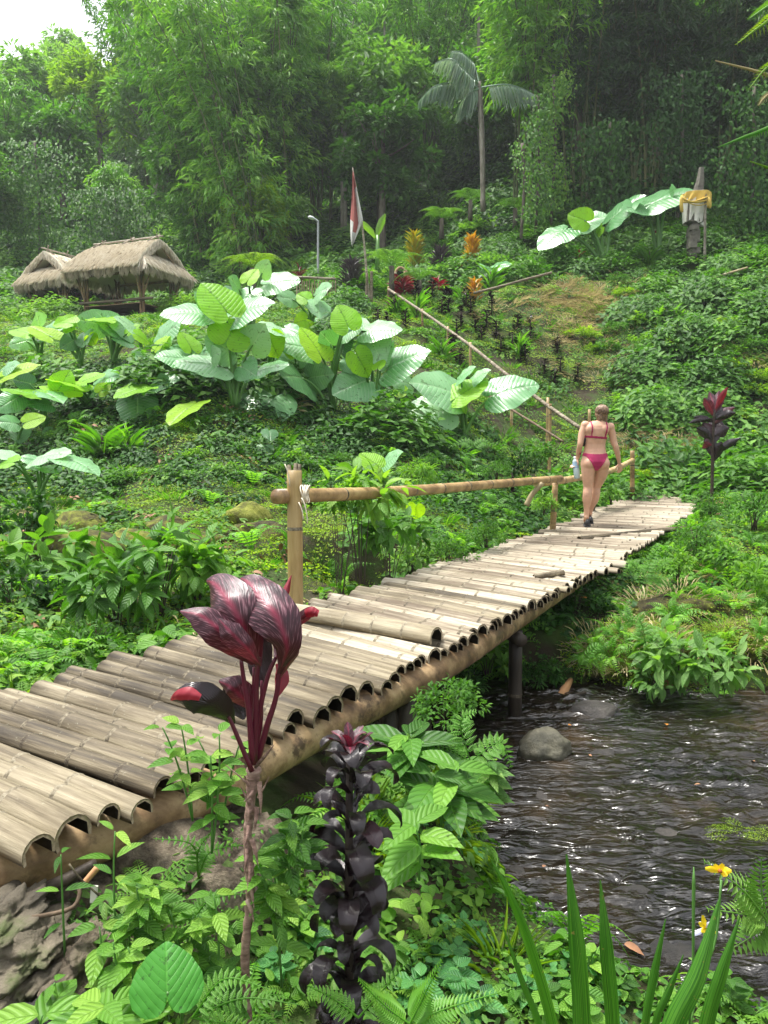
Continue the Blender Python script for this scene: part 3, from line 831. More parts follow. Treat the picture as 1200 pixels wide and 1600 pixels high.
# ------------------------------------------------------------------ slope handrail beyond the bridge
rail2 = thing('slope_railing', 'thin pale bamboo handrail descending the green slope to the bridge', 'railing')
sp = []
for px, py, Y in ((607, 452, 23.6), (660, 487, 21.6), (700, 515, 20.2), (735, 540, 19.0), (800, 592, 17.2), (860, 637, 15.9), (908, 670, 15.0)):
    sp.append(PY(px, py, Y))
pole('rail', sp[:4], .038, .038, M['bamboo_pale'], rail2, 10, .5, 21, None, 1.05)
pole('rail', sp[3:], .042, .04, M['bamboo_pale'], rail2, 10, .5, 22, None, 1.05)
pole('lower_rail', [PY(735, 600, 18.0), PY(880, 690, 15.4)], .028, .025, M['twig'], rail2, 8, .5, 23)
for q in sp[:-1] + [PY(856, 627, 16.4), PY(921, 646, 15.1)]:
    pole('post', [Vector((q.x, q.y, min(h1(q.x, q.y), q.z - .3) - .15)), q + Vector((0, 0, .08))], .035, .03, M['rail_bamboo'], rail2, 8, .4, int(q.x * 100))

# ------------------------------------------------------------------ elephant ear plants
HEART = np.array([(0, .80), (8, .76), (18, .69), (32, .62), (50, .56), (70, .53), (95, .50), (120, .465), (142, .42), (158, .34), (170, .22), (179, .10)])
def ear_mesh(name, seed, mat, L=1.0, W=1.0, rip=.02, rings=5, droop=.18, cup=-.10, ragged=0.0, ridge=.012):
    rs = random.Random(seed)
    ph = np.concatenate([-np.flip(np.linspace(4, 179, 18)), [0], np.linspace(4, 179, 18)])
    r = np.interp(np.abs(ph), HEART[:, 0], HEART[:, 1]) * L / .8
    r = r * (1 + .012 * np.sin(np.radians(ph) * 13 + seed) + ragged * np.array([rs.uniform(-1, .3) for _ in ph]))
    a = np.radians(ph)
    V = [(0, 0, 0)]; U = [(0, 0)]
    for k in range(1, rings + 1):
        f = (k / rings) ** .85
        u, v = np.cos(a) * r * f, np.sin(a) * r * f * W
        z = -droop * np.maximum(u, 0) ** 2 / L + cup * v * v / L * 1.4 - .10 * np.maximum(-u, 0) + rip * L * f ** 3 * np.sin(a * 8 + seed * 1.7) + ridge * L * np.abs(np.sin((u * 9 / L - np.abs(v) * 4.5 / L) * math.pi)) - .012 * L * (np.abs(v) < .02)
        V += list(zip(u, v, z)); U += list(zip(u / L, v / L))
    n = len(ph); F = []
    for j in range(n - 1): F.append((0, 1 + j, 2 + j))
    for k in range(rings - 1):
        b0, b1_ = 1 + k * n, 1 + (k + 1) * n
        for j in range(n - 1):
            F += [(b0 + j, b1_ + j, b1_ + j + 1), (b0 + j, b1_ + j + 1, b0 + j + 1)]
    mb = MB(); mb.add(V, F, 0, rs.random(), U)
    return mb.mesh(name, mat)
EARS = {'p': [ear_mesh('leaf', 1 + s, M['big_pale'], ragged=.0 if s < 4 else .03) for s in range(6)],
        'l': [ear_mesh('leaf', 11 + s, M['big_lime'], droop=.10, cup=.06) for s in range(4)],
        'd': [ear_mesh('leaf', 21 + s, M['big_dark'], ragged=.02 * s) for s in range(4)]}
EARC = [0]
def ear_leaf(parent, base, ax, ay, tx, ty, wpx, typ, Y, dY=None, stalk=True, rootr=.02):
    EARC[0] += 1
    rs = random.Random(EARC[0] * 7 + 3)
    A = PY(ax, ay, Y + rs.uniform(-.1, .15) - (.32 if typ == 'l' else 0))
    if dY is None: dY = {'p': -.25, 'l': .12, 'd': -.2}[typ] * rs.uniform(.5, 1.3)
    T = PY(tx, ty, A.y + dY * Y / 12)
    u = T - A; Lm = u.length; u.normalize()
    A = A + u * Lm * .15; Lm *= .84
    v = (CAM - A).normalized(); v = (v - u * v.dot(u)).normalized()
    s = u.cross(v).normalized()
    if s.z < 0: s = -s
    trueW = Lm * 1.10
    c = max(.16, min(.985, wpx * M_PER_PX(Y) / trueW))
    Wf = 1.0
    if wpx * M_PER_PX(Y) > trueW: Wf = wpx * M_PER_PX(Y) / trueW
    n = (v * c + s * math.sqrt(1 - c * c)).normalized()
    if n.z < 0 and typ != 'l' and c < .9: n = (v * c - s * math.sqrt(1 - c * c)).normalized()
    side = n.cross(u).normalized()
    mat = Matrix((u * Lm, side * Lm * Wf, n * Lm)).transposed().to_4x4()
    mat.translation = A
    o = bpy.data.objects.new('leaf', rs.choice(EARS[typ]))
    link(o, parent); o.matrix_world = Matrix.Translation(-parent.location) @ mat
    if stalk:
        base = Vector(base) + Vector((rs.uniform(-.05, .05), rs.uniform(-.05, .05), 0))
        hz = Vector((A.x - base.x, A.y - base.y, 0))
        mid = base + hz * .30 + Vector((0, 0, (A.z - base.z) * .72 + .05))
        P = bez(base, mid, A - n * .004, 9)
        mb = MB(); mb.add(*tube_vf(P - np.array(parent.location), np.linspace(rootr * 1.5, rootr * .55, 9), 7), 0, rs.random())
        st_ = mb.obj('stalk', M['stalk'], parent)
    return o
EG = 'elephant ear plants on the terraced slope'
def ear_plant(bx_, by_, label, leaves, Y=None, extra=3, rootr=.02, group=EG):
    b_ = G(bx_, by_) if Y is None else PY(bx_, by_, Y)
    Yb = b_.y
    r = thing('elephant_ear_plant', label, 'plant', b_ - Vector((0, 0, .05)), group=group)
    for lf in leaves:
        ear_leaf(r, b_, *lf[:6], Yb - .1, lf[6] if len(lf) > 6 else None, rootr=rootr * Yb / 12)
    return r
ear_plant(727, 690, 'lowest elephant ear on the slope, one lime leaf among four broad pale ones', [
    (695, 640, 620, 660, 56, 'p'), (716, 617, 645, 588, 46, 'p'), (709, 624, 761, 588, 34, 'l'), (768, 618, 842, 594, 46, 'p'), (735, 598, 763, 574, 14, 'p'), (716, 592, 740, 570, 10, 'p'), (722, 628, 730, 647, 10, 'l')])
ear_plant(585, 652, 'elephant ear whose round pale front leaf hangs over its stalks', [
    (575, 594, 520, 612, 50, 'p'), (602, 578, 668, 540, 42, 'p'), (572, 517, 628, 510, 27, 'p'), (556, 552, 578, 590, 36, 'l'), (580, 530, 598, 568, 50, 'p'), (545, 560, 560, 582, 34, 'p'), (595, 570, 612, 530, 16, 'p'), (590, 575, 598, 560, 14, 'l')])
ear_plant(520, 640, 'elephant ear with tall lime leaves in the middle of the slope', [
    (492, 548, 433, 530, 33, 'p'), (502, 556, 472, 508, 32, 'l'), (545, 512, 527, 474, 42, 'l'), (520, 540, 502, 520, 36, 'p'), (535, 545, 550, 515, 20, 'd'), (540, 520, 572, 500, 20, 'p'), (534, 516, 540, 508, 16, 'l')])
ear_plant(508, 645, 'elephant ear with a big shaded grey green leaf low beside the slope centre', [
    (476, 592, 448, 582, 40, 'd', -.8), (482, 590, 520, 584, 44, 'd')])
ear_plant(368, 640, 'largest elephant ear clump, lime leaves standing above long pale ones', [
    (356, 489, 316, 437, 52, 'l'), (353, 535, 372, 497, 58, 'l'), (366, 550, 320, 527, 48, 'p'), (377, 572, 398, 585, 40, 'p'), (322, 490, 248, 482, 28, 'p'), (322, 478, 306, 455, 18, 'p'), (362, 494, 424, 464, 30, 'p'), (392, 545, 412, 508, 48, 'p'), (350, 574, 270, 557, 28, 'p'), (300, 565, 243, 550, 26, 'p'), (395, 582, 448, 562, 14, 'p'), (330, 558, 342, 550, 26, 'p')])
ear_plant(420, 618, 'elephant ear half hidden behind the largest clump, with a lime underside leaf', [
    (420, 525, 436, 560, 38, 'l'), (440, 515, 398, 504, 14, 'p'), (445, 512, 468, 520, 20, 'p'), (430, 520, 410, 540, 40, 'p')])
ear_plant(460, 652, 'crinkled pale elephant ear leaf hanging low in the middle of the slope', [
    (428, 618, 385, 666, 66, 'p', -.6), (412, 660, 402, 702, 0, 'd')][:1])
ear_plant(415, 700, 'small young elephant ear with two heart leaves low on the slope', [
    (421, 672, 423, 686, 24, 'd'), (413, 697, 411, 717, 28, 'd')], rootr=.008)
ear_plant(300, 650, 'elephant ear with one drooping leaf held out low over the bank', [
    (305, 630, 262, 660, 20, 'l', -.5)])
ear_plant(392, 520, 'elephant ear on the terrace edge, two large whitish leaves near the small fence', [
    (415, 444, 468, 432, 27, 'p'), (408, 430, 418, 406, 24, 'p'), (386, 440, 402, 418, 20, 'l'), (375, 455, 362, 432, 16, 'p'), (365, 450, 380, 470, 20, 'd'), (395, 452, 372, 478, 24, 'p')])
ear_plant(490, 515, 'elephant ear on the terrace edge, round light leaves clustered below the small fence', [
    (460, 468, 434, 462, 22, 'p'), (480, 468, 463, 458, 20, 'l'), (492, 462, 514, 444, 16, 'p'), (495, 470, 500, 492, 34, 'p'), (488, 508, 520, 486, 14, 'p'), (478, 500, 458, 505, 24, 'l'), (474, 510, 496, 524, 24, 'l')])
ear_plant(178, 570, 'elephant ear in front of the hut with overlapping pale leaves', [
    (162, 508, 118, 498, 38, 'p'), (180, 512, 150, 486, 34, 'p'), (178, 500, 133, 495, 10, 'l'), (196, 517, 156, 503, 24, 'p'), (186, 498, 208, 532, 28, 'p'), (200, 520, 218, 505, 10, 'l'), (205, 535, 175, 525, 14, 'p')])
ear_plant(228, 600, 'elephant ear with a narrow upright leaf in front of the large hut', [
    (246, 537, 278, 497, 24, 'p'), (243, 545, 265, 520, 10, 'l'), (216, 520, 182, 490, 10, 'p'), (212, 522, 234, 536, 14, 'l'), (225, 552, 240, 580, 26, 'p')])
ear_plant(128, 578, 'elephant ear with green upright leaves at the left end of the terrace row', [
    (82, 528, 46, 506, 24, 'l'), (98, 512, 118, 490, 24, 'l'), (112, 505, 82, 503, 16, 'l'), (118, 530, 95, 543, 26, 'd'), (132, 520, 128, 540, 20, 'd'), (140, 525, 150, 540, 20, 'l')])
ear_plant(200, 650, 'spreading elephant ear with a dark round leaf hanging to its front', [
    (215, 619, 214, 668, 56, 'd', -.3), (228, 604, 176, 619, 14, 'l', -.4), (240, 600, 278, 588, 20, 'p'), (250, 596, 262, 590, 20, 'd')])
ear_plant(140, 640, 'elephant ear with lime leaves left of the round dark leaf', [
    (127, 612, 88, 606, 22, 'l'), (155, 613, 172, 598, 18, 'l'), (148, 602, 180, 582, 20, 'p'), (95, 612, 62, 600, 14, 'l'), (92, 608, 110, 577, 34, 'l'), (130, 605, 72, 587, 10, 'l'), (140, 640, 108, 652, 22, 'p'), (130, 595, 165, 582, 12, 'l')])
ear_plant(72, 672, 'elephant ear near the left edge with long leaves and a low rounded one', [
    (60, 618, 2, 603, 14, 'l'), (50, 600, 20, 592, 26, 'd'), (78, 632, 42, 628, 18, 'd'), (30, 620, -10, 640, 32, 'p'), (50, 608, 100, 618, 12, 'p'), (96, 678, 72, 688, 34, 'd', -.4)])
ear_plant(-8, 640, 'elephant ear cut by the left edge with two narrow upright leaves', [
    (8, 587, 62, 566, 16, 'l'), (0, 584, 26, 564, 12, 'p'), (-4, 580, -30, 570, 20, 'p')])
ear_plant(62, 795, 'small elephant ear lowest on the left with three flat pale leaves', [
    (60, 722, 30, 712, 16, 'p'), (66, 728, 88, 734, 14, 'p'), (58, 716, 108, 700, 13, 'p'), (100, 713, 158, 734, 20, 'p'), (20, 722, -12, 728, 14, 'l'), (22, 712, -20, 703, 14, 'p')])
ear_plant(943, 425, 'elephant ear standing alone on the upper slope beside the shrine', [
    (885, 357, 840, 384, 28, 'p'), (918, 346, 886, 334, 32, 'l'), (905, 352, 948, 330, 26, 'p'), (952, 345, 1004, 297, 22, 'p'), (940, 355, 930, 370, 12, 'l')], rootr=.025)
ear_plant(1028, 408, 'elephant ear with one very long pale leaf reaching to the shrine', [
    (1012, 320, 1088, 288, 26, 'p'), (1008, 322, 978, 322, 20, 'p'), (1045, 305, 1052, 296, 14, 'p')], rootr=.025)
ear_plant(600, 760, 'young elephant ear behind the railing with a pair of raised leaves', [
    (590, 728, 562, 706, 26, 'l'), (596, 730, 624, 702, 16, 'p'), (590, 735, 600, 742, 12, 'l')], Y=8.3)
ear_plant(648, 838, 'single round yellowing leaf on a low plant under the railing', [
    (650, 790, 648, 812, 26, 'l')], Y=8.0, rootr=.01)
ear_plant(630, 640, 'brown spotted rotting elephant ear leaf on the ground behind the pale plant', [
    (640, 600, 608, 590, 30, 'p'), (632, 612, 612, 612, 16, 'l')])
ear_plant(300, 612, 'elephant ear filling the gap left of the largest clump', [
    (303, 560, 262, 545, 28, 'p'), (318, 556, 354, 540, 28, 'p'), (300, 546, 284, 516, 26, 'l'), (296, 585, 262, 602, 26, 'd'), (312, 575, 335, 598, 26, 'p')])
ear_plant(462, 612, 'elephant ear between the largest clump and the one with tall lime leaves', [
    (456, 566, 428, 556, 26, 'p'), (468, 560, 492, 545, 24, 'p'), (462, 556, 452, 530, 26, 'l'), (458, 580, 432, 596, 26, 'd')])
ear_plant(62, 566, 'elephant ear at the far left of the terrace edge', [
    (50, 522, 16, 512, 20, 'l'), (66, 520, 96, 508, 18, 'p'), (46, 532, 12, 538, 24, 'p'), (60, 516, 62, 492, 20, 'p')])
ear_plant(28, 705, 'elephant ear low at the left edge between two others', [
    (26, 662, -8, 656, 22, 'p'), (40, 660, 72, 650, 20, 'l'), (32, 668, 30, 692, 28, 'd')])
ear_plant(795, 440, 'small elephant ear in the flower bed of the upper slope', [
    (770, 418, 800, 408, 10, 'p'), (768, 420, 748, 428, 10, 'p'), (762, 416, 776, 430, 12, 'p')], rootr=.015)

# ------------------------------------------------------------------ thatched huts
def make_hut(loc, rotz, label, Lr=3.1, Le=4.0, Wd=3.6, zr=2.75, ze=1.35, seed=0, rail_side=True):
    """local: ridge along x, front eave at -y; skirt roof under the +x gable (right) and the -x gable"""
    rs = random.Random(seed); rg = np.random.default_rng(seed)
    r = thing('thatched_hut', label, 'hut', loc, rotz, 'thatched huts')
    def slab(p00, p10, p01, p11, sag, name, lab=None, mat_in=None, thick=.16, n=14, strands=1500, fringe=520):
        # p0* = top edge ends, p1* = bottom edge ends
        p00, p10, p01, p11 = map(lambda q: np.array(q, float), (p00, p10, p01, p11))
        nrm = np.cross(p01 - p00, p10 - p00); nrm /= np.linalg.norm(nrm)
        if nrm[2] < 0: nrm = -nrm
        def S(u, v, h=0):
            u = np.asarray(u)[..., None]; v = np.asarray(v)[..., None]
            top = p00 * (1 - u) + p01 * u; bot = p10 * (1 - u) + p11 * u
            return top * (1 - v) + bot * v + nrm * (sag * np.sin(v * np.pi)) + nrm * np.asarray(h)[..., None] if np.ndim(h) else top * (1 - v) + bot * v + nrm * (sag * np.sin(v * np.pi) + h)
        uu, vv = np.meshgrid(np.linspace(0, 1, n), np.linspace(0, 1, 9))
        rough = rg.normal(0, .008, uu.shape)
        top = S(uu, vv) + nrm * (thick * .5 + rough)[..., None]
        bot = S(uu, vv) - nrm * (thick * .5)
        V = np.vstack([top.reshape(-1, 3), bot.reshape(-1, 3)]); F = []
        nn = uu.size
        for i in range(8):
            for j in range(n - 1):
                a = i * n + j
                F += [(a, a + 1, a + n + 1), (a, a + n + 1, a + n)]
                b_ = a + nn
                F += [(b_, b_ + n + 1, b_ + 1), (b_, b_ + n, b_ + n + 1)]
        for j in range(n - 1):
            for a in (j, 8 * n + j): F += [(a, a + 1, a + 1 + nn), (a, a + 1 + nn, a + nn)]
        for i in range(8):
            for a in (i * n, i * n + n - 1): F += [(a, a + n, a + n + nn), (a, a + n + nn, a + nn)]
        mb = MB(); mb.add(V, F, 0, .5)
        down = (p10 + p11 - p00 - p01); down /= np.linalg.norm(down)
        side = (p01 - p00) / np.linalg.norm(p01 - p00)
        u = rg.random(strands); v = rg.random(strands) * .98
        C = S(u, v) + nrm * (thick * .5 + rg.random(strands) * .02)[:, None]
        D = down + side * rg.normal(0, .10, strands)[:, None] + nrm * rg.normal(.10, .09, strands)[:, None]
        add_leaves(mb, DIAMOND, C, D, np.tile(nrm, (strands, 1)), rg.uniform(.18, .40, strands), rg.uniform(.014, .03, strands), rg.beta(2.2, 1.6, strands))
        # fringe along the eave, in uneven locks
        u = rg.random(fringe); lay = rg.random(fringe)
        C = S(u, np.full(fringe, .97)) + nrm * (thick * (lay - .5))[:, None] - down * .03
        lock = .5 + .5 * np.sin(u * 61 + 2 * np.sin(u * 23))
        ln = .12 + .20 * lock + rg.random(fringe) * .10
        D = down * .8 + np.array((0, 0, -.75)) + side * rg.normal(0, .16, fringe)[:, None]
        add_leaves(mb, DIAMOND, C, D, np.tile(nrm, (fringe, 1)), ln, rg.uniform(.025, .05, fringe), rg.beta(2, 2, fringe) * .8)
        # fringe on both raking edges
        for ue in (0, 1):
            m_ = fringe // 3
            v = rg.random(m_)
            C = S(np.full(m_, float(ue)), v) + nrm * (thick * (rg.random(m_) - .5))[:, None]
            D = np.array((0, 0, -1)) + side * (1 if ue else -1) * .25 + down * .5 + rg.normal(0, .15, (m_, 3))
            add_leaves(mb, DIAMOND, C, D, np.tile(side, (m_, 1)), rg.uniform(.1, .26, m_), rg.uniform(.02, .045, m_), rg.beta(2, 3, m_))
        o = mb.obj(name, M['thatch'], r, smooth=False)
        if lab: o['label'] = lab
        return o
    hr, he, hw = Lr / 2, Le / 2, Wd / 2
    slab((-hr, 0.03, zr), (-he, -hw, ze), (hr, 0.03, zr), (he, -hw, ze), .10, 'roof_slope', 'front roof slope of shaggy straw', strands=8000, fringe=1800)
    slab((-hr, -0.03, zr), (-he, hw, ze), (hr, -0.03, zr), (he, hw, ze), .16, 'roof_slope', None, strands=900, fringe=700)
    for sx in (1, -1):
        slab((sx * (hr - .35), -.65 * hw, ze + .62), (sx * (he + .12), -hw * .95, ze + .02), (sx * (hr - .35), .65 * hw, ze + .62), (sx * (he + .12), hw * .95, ze + .02), .06, 'gable_skirt', 'small straw roof skirt under the open gable', strands=2200, fringe=1100, thick=.14)
    # ridge pole + crossed sticks
    pole('ridge_pole', [(-hr - .12, 0, zr + .14), (hr + .1, 0, zr + .16)], .035, .03, M['bamboo_pale'], r, 8, .4, seed + 1)
    for x in (-hr + .25, .1, hr - .2):
        pole('ridge_stick', [(x - .10, -.32, zr - .06), (x + .08, .14, zr + .27)], .028, .024, M['bamboo_pale'], r, 7, .4, seed + 2)
        pole('ridge_stick', [(x - .02, .32, zr - .06), (x + .10, -.10, zr + .22)], .028, .024, M['bamboo_pale'], r, 7, .4, seed + 3)
    # rafters seen in the open gables
    for sx in (1, -1):
        for y0 in (-1, 1):
            for kx in (.05, .45):
                pole('rafter', [(sx * (hr - kx), 0, zr - .12), (sx * (hr + (he - hr) * .8 - kx), y0 * hw * .9, ze + .02)], .03, .03, M['hut_wood'], r, 7, .5, seed + 4)
        pole('tie_beam', [(sx * (hr - .1), -hw * .62, ze + .48), (sx * (hr - .1), hw * .62, ze + .48)], .035, .035, M['hut_wood'], r, 7, .5, seed + 5)
    pole('eave_beam', [(-he + .3, -hw * .62, ze - .06), (he - .3, -hw * .62, ze - .06)], .045, .045, M['hut_wood'], r, 8, .5, seed + 6)
    pole('eave_beam', [(-he + .3, hw * .62, ze - .06), (he - .3, hw * .62, ze - .06)], .045, .045, M['hut_wood'], r, 8, .5, seed + 7)
    for x in (-hr + .2, hr - .2):
        for y in (-hw * .6, hw * .6):
            for dx, dy in ((-.05, 0), (.05, .02), (0, .07)):
                pole('post', [(x + dx, y + dy, -.25), (x + dx * 1.3, y + dy, ze + .1)], .045, .042, M['hut_wood'], r, 7, .4, seed + 8)
            pole('brace', [(x, y, ze * .25), (x + (.42 if x > 0 else -.42), y, ze + .02)], .03, .028, M['hut_wood'], r, 7, .4, seed + 9)
            pole('brace', [(x, y, ze * .25), (x, y + (.4 if y > 0 else -.4), ze + .02)], .03, .028, M['hut_wood'], r, 7, .4, seed + 9)
    # bench floor, low rail
    for i in range(9):
        y = -hw * .6 + i * hw * 1.2 / 8
        mb = MB(); mb.add(*box_vf((0, y, .30), (Lr - .4, hw * 1.2 / 8 - .015, .03)))
        mb.obj('floor_board', M['hut_wood'], r, smooth=False)
    if rail_side:
        pole('seat_rail', [(-hr, -hw * .66, .42), (hr + .3, -hw * .66, .42)], .05, .05, M['bamboo_old'], r, 8, .5, seed + 10)
        pole('seat_rail', [(-hr, hw * .62, .5), (hr, hw * .62, .5)], .045, .045, M['hut_wood'], r, 8, .5, seed + 11)
    return r
def ground_pt(px, Y):
    X = (px - 600) / 1200.0 * Y
    return Vector((X, Y, h1(X, Y)))
hb = PY(203, 492, 28.0)
hut1 = make_hut(Vector((hb.x, hb.y, hb.z - .1)), math.radians(-21), 'larger open hut with shaggy straw roof on the terrace at left', Lr=2.8, Le=3.2, Wd=2.8, zr=2.55, ze=1.42, seed=3)
hb2 = PY(112, 498, 31.0)
hut2 = make_hut(Vector((hb2.x, hb2.y, hb2.z - .1)), math.radians(-118), 'smaller straw roofed hut behind, gable end facing the stream', Lr=2.4, Le=2.7, Wd=2.7, zr=2.4, ze=1.25, seed=9, rail_side=False)

# ------------------------------------------------------------------ flag, lamp, small fence, gate, shrine
fb = PY(578, 470, 25.0)
ft = PY(551, 262, 24.6)
fl = thing('flagpole', 'leaning bamboo flagpole at the end of the terrace', 'flagpole', fb)
def loc_pts(o, pts): return [Vector(p) - o.location for p in pts]
pole('pole', loc_pts(fl, [fb - Vector((0, 0, .4)), PY(566, 352, 24.8), ft]), .05, .014, M['bamboo_pale'], fl, 8, .5, 50)
# flag: a long pennant that hangs in folds from the tip
mb = MB(); nu, nv = 9, 16
V = []; rn = []
for j in range(nv):
    v = j / (nv - 1)
    yl = 268 + v * 112; wl = np.interp(v, [0, .3, .68, .9, 1], [1, 9, 20, 9, 3])
    xr = np.interp(v, [0, .3, .68, 1], [552, 559, 567.5, 552])
    for i in range(nu):
        u = i / (nu - 1)
        px = xr - wl * (1 - u)
        V.append(tuple(PY(px, yl + 6 * math.sin(u * 3), 24.6 + .10 * math.sin(u * 11 + v * 2)) - fl.location))
        rn.append(0)
F = []; Mi = []
for j in range(nv - 1):
    for i in range(nu - 1):
        a = j * nu + i
        F += [(a, a + 1, a + nu + 1), (a, a + nu + 1, a + nu)]
        v = j / (nv - 1); u = (i + .5) / (nu - 1)
        red = (u < .62 and v < .78) and not (u < .25 and v > .6)
        if v < .2: red = True
        Mi += [0 if red else 1] * 2
mb.add(V, F); mb.m = [np.array(Mi)]
fo = mb.obj('flag', [M['flag_red'], M['flag_white']])
fo.location = fl.location
tag(fo, 'faded red and white flag hanging limp in folds from the bamboo pole', 'flag')
so_ = fo.modifiers.new('s', 'SOLIDIFY'); so_.thickness = .006

lb = PY(497, 445, 29.5)
lp = thing('street_lamp', 'thin grey lamp post with a small white head at the jungle edge', 'lamp', lb)
def LP(px, py): return PY(px, py, 29.5) - lb
mb = MB(); mb.add(*tube_vf(spline([LP(497, 460), LP(497, 380), LP(497, 350), LP(495.5, 345), LP(491, 342)], 14), .045, 8)); mb.obj('pole', M['metal'], lp)
mb = MB(); hd = LP(487, 340.5)
hp = spline([LP(493, 343), hd, LP(481, 339)], 7); mb.add(*tube_vf(hp, [.05, .09, .12, .13, .12, .10, .04], 10, True, .5)); mb.obj('lamp_head', M['lamp_glass'], lp)

fe = thing('small_fence', 'small bamboo slat fence on the terrace left of the flag', 'fence', PY(495, 460, 26.0))
def FP(px, py, Y=26.0): return PY(px, py, Y) - fe.location
pole('top_rail', [FP(462, 433), FP(525, 436)], .045, .045, M['bamboo_pale'], fe, 8, .5, 60)
for px in range(464, 526, 4):
    pole('slat', [FP(px, 470), FP(px + random.uniform(-.6, .6), 437 + random.uniform(-2, 6))], .022, .02, M['culm_dry'], fe, 6, .4, px)
gp = thing('bamboo_stump', 'two weathered split bamboo stakes beside the foot of the flagpole', 'stakes', PY(577, 470, 24.4))
for px, t_ in ((573, 427), (580, 424)):
    pole('stake', [PY(px, 480, 24.4) - gp.location, PY(px + .5, t_, 24.4) - gp.location], .06, .045, M['bamboo_old'], gp, 9, .5, px)
# the little arched wooden entrance at the head of the steps
ga = thing('arched_gate', 'small arch of upright bamboo slats with a dark opening at the head of the steps', 'gate', PY(618, 462, 26.8))
def GP(px, py, Y=26.8): return PY(px, py, Y) - ga.location
for i, (px, top) in enumerate(((605, 443), (608, 438), (611, 434), (614, 430), (617, 425), (634, 424), (637, 429), (640, 433), (643, 438), (646, 444))):
    pole('slat', [GP(px, 470), GP(px + (4 if i < 5 else -4) * .4, top)], .045, .04, M['hut_wood'] if i > 4 else M['bamboo_old'], ga, 7, .5, 70 + i)
mb = MB(); mb.add(*tube_vf(spline([GP(612, 470, 27.1), GP(614, 436, 27.1), GP(625, 418, 27.1), GP(638, 432, 27.1), GP(642, 470, 27.1)], 16), .05, 7)); mb.obj('arch_frame', M['hut_wood'], ga)
mb = MB(); c_ = GP(627, 448, 27.6); mb.add(*box_vf(c_, (.55, .5, 1.0))); mb.obj('shade_block', M['jungle_soil'], ga, smooth=False)  # dark block stands in for the shade inside the arch

YS = 25.5
sb = PY(1085, 402, YS)
sh = thing('shrine', 'small stone shrine wrapped in white and yellow cloth on the right slope', 'shrine', sb)
def SPt(px, py, dy=0): return PY(px, py, YS + dy) - sb
mb = MB(); rs = random.Random(4)
yy = 405
while yy > 345:
    hgt_ = rs.uniform(7, 11); wpx = rs.uniform(9, 15)
    c_ = SPt(1082 + rs.uniform(-2, 2), yy - hgt_ / 2, rs.uniform(-.05, .05))
    b_ = MB(); b_.add(*box_vf(c_, (wpx * YS / 1200, .42, hgt_ * YS / 1200), Matrix.Rotation(rs.uniform(-.15, .15), 3, 'Z')))
    b_.obj('stone', M['shrine_stone'], sh, smooth=False)
    yy -= hgt_ * .98
b_ = MB(); b_.add(*box_vf(SPt(1084, 325), (.52, .42, .95))); b_.obj('niche', M['shrine_stone'], sh, smooth=False)
b_ = MB(); b_.add(*tube_vf([SPt(1090, 302), SPt(1094, 285), SPt(1096, 262)], [.17, .14, .08], 6)); b_.obj('spire', M['shrine_stone'], sh, smooth=False)
pole('pole', [SPt(1101, 412, -.35), SPt(1102, 300, -.35)], .045, .04, M['pale_bark'], sh, 7, .5, 77)
# cloth: a pleated wrap, wider at the top
def wrap(cx, cy0, cy1, w0, w1, mat, name, dy0, lab, pleat=9, tilt=0):
    mb = MB(); n, k = 44, 7; V = []
    for j in range(k):
        v = j / (k - 1)
        for i in range(n):
            a = 2 * math.pi * i / n
            w_ = (w0 + (w1 - w0) * v) * YS / 1200 / 2 * (1 + .13 * math.sin(a * pleat + v * 3) * (0.3 + v) + .06 * math.sin(a * 5 + 1))
            c_ = SPt(cx + tilt * v, cy0 + (cy1 - cy0) * v + (3.2 * math.sin(a + 1) + 1.8 * math.sin(a * 5 + 2)) * v)
            V.append((c_.x + w_ * math.cos(a), c_.y + w_ * .85 * math.sin(a), c_.z))
    F = []
    for j in range(k - 1):
        for i in range(n):
            a, b_ = j * n + i, j * n + (i + 1) % n
            F += [(a, b_, b_ + n), (a, b_ + n, a + n)]
    mb.add(V, F); o = mb.obj(name, mat, sh); o['label'] = lab
wrap(1087, 302, 350, 38, 26, M['cloth_white'], 'cloth', 0, 'white pleated cloth wrap', tilt=-4)
wrap(1089, 303, 320, 43, 38, M['cloth_yellow'], 'sash', 0, 'yellow sash wound over the top of the white cloth', tilt=-3)
mb = MB()
for (a, b_, c2, w_) in (((1066, 308), (1078, 322), (1106, 312), .10), ((1064, 316), (1084, 318), (1108, 306), .08), ((1066, 306), (1063, 318), (1066, 332), .10), ((1106, 308), (1111, 314), (1109, 326), .09), ((1068, 312), (1088, 326), (1104, 318), .05)):
    mb.add(*tube_vf(bez(SPt(*a, -.42), SPt(*b_, -.52), SPt(*c2, -.40), 9), [w_ * .4] + [w_ * .55] * 7 + [w_ * .35], 8, True, .5))
o_ = mb.obj('sash', M['cloth_yellow'], sh); o_['label'] = 'yellow sash knotted over the white cloth'

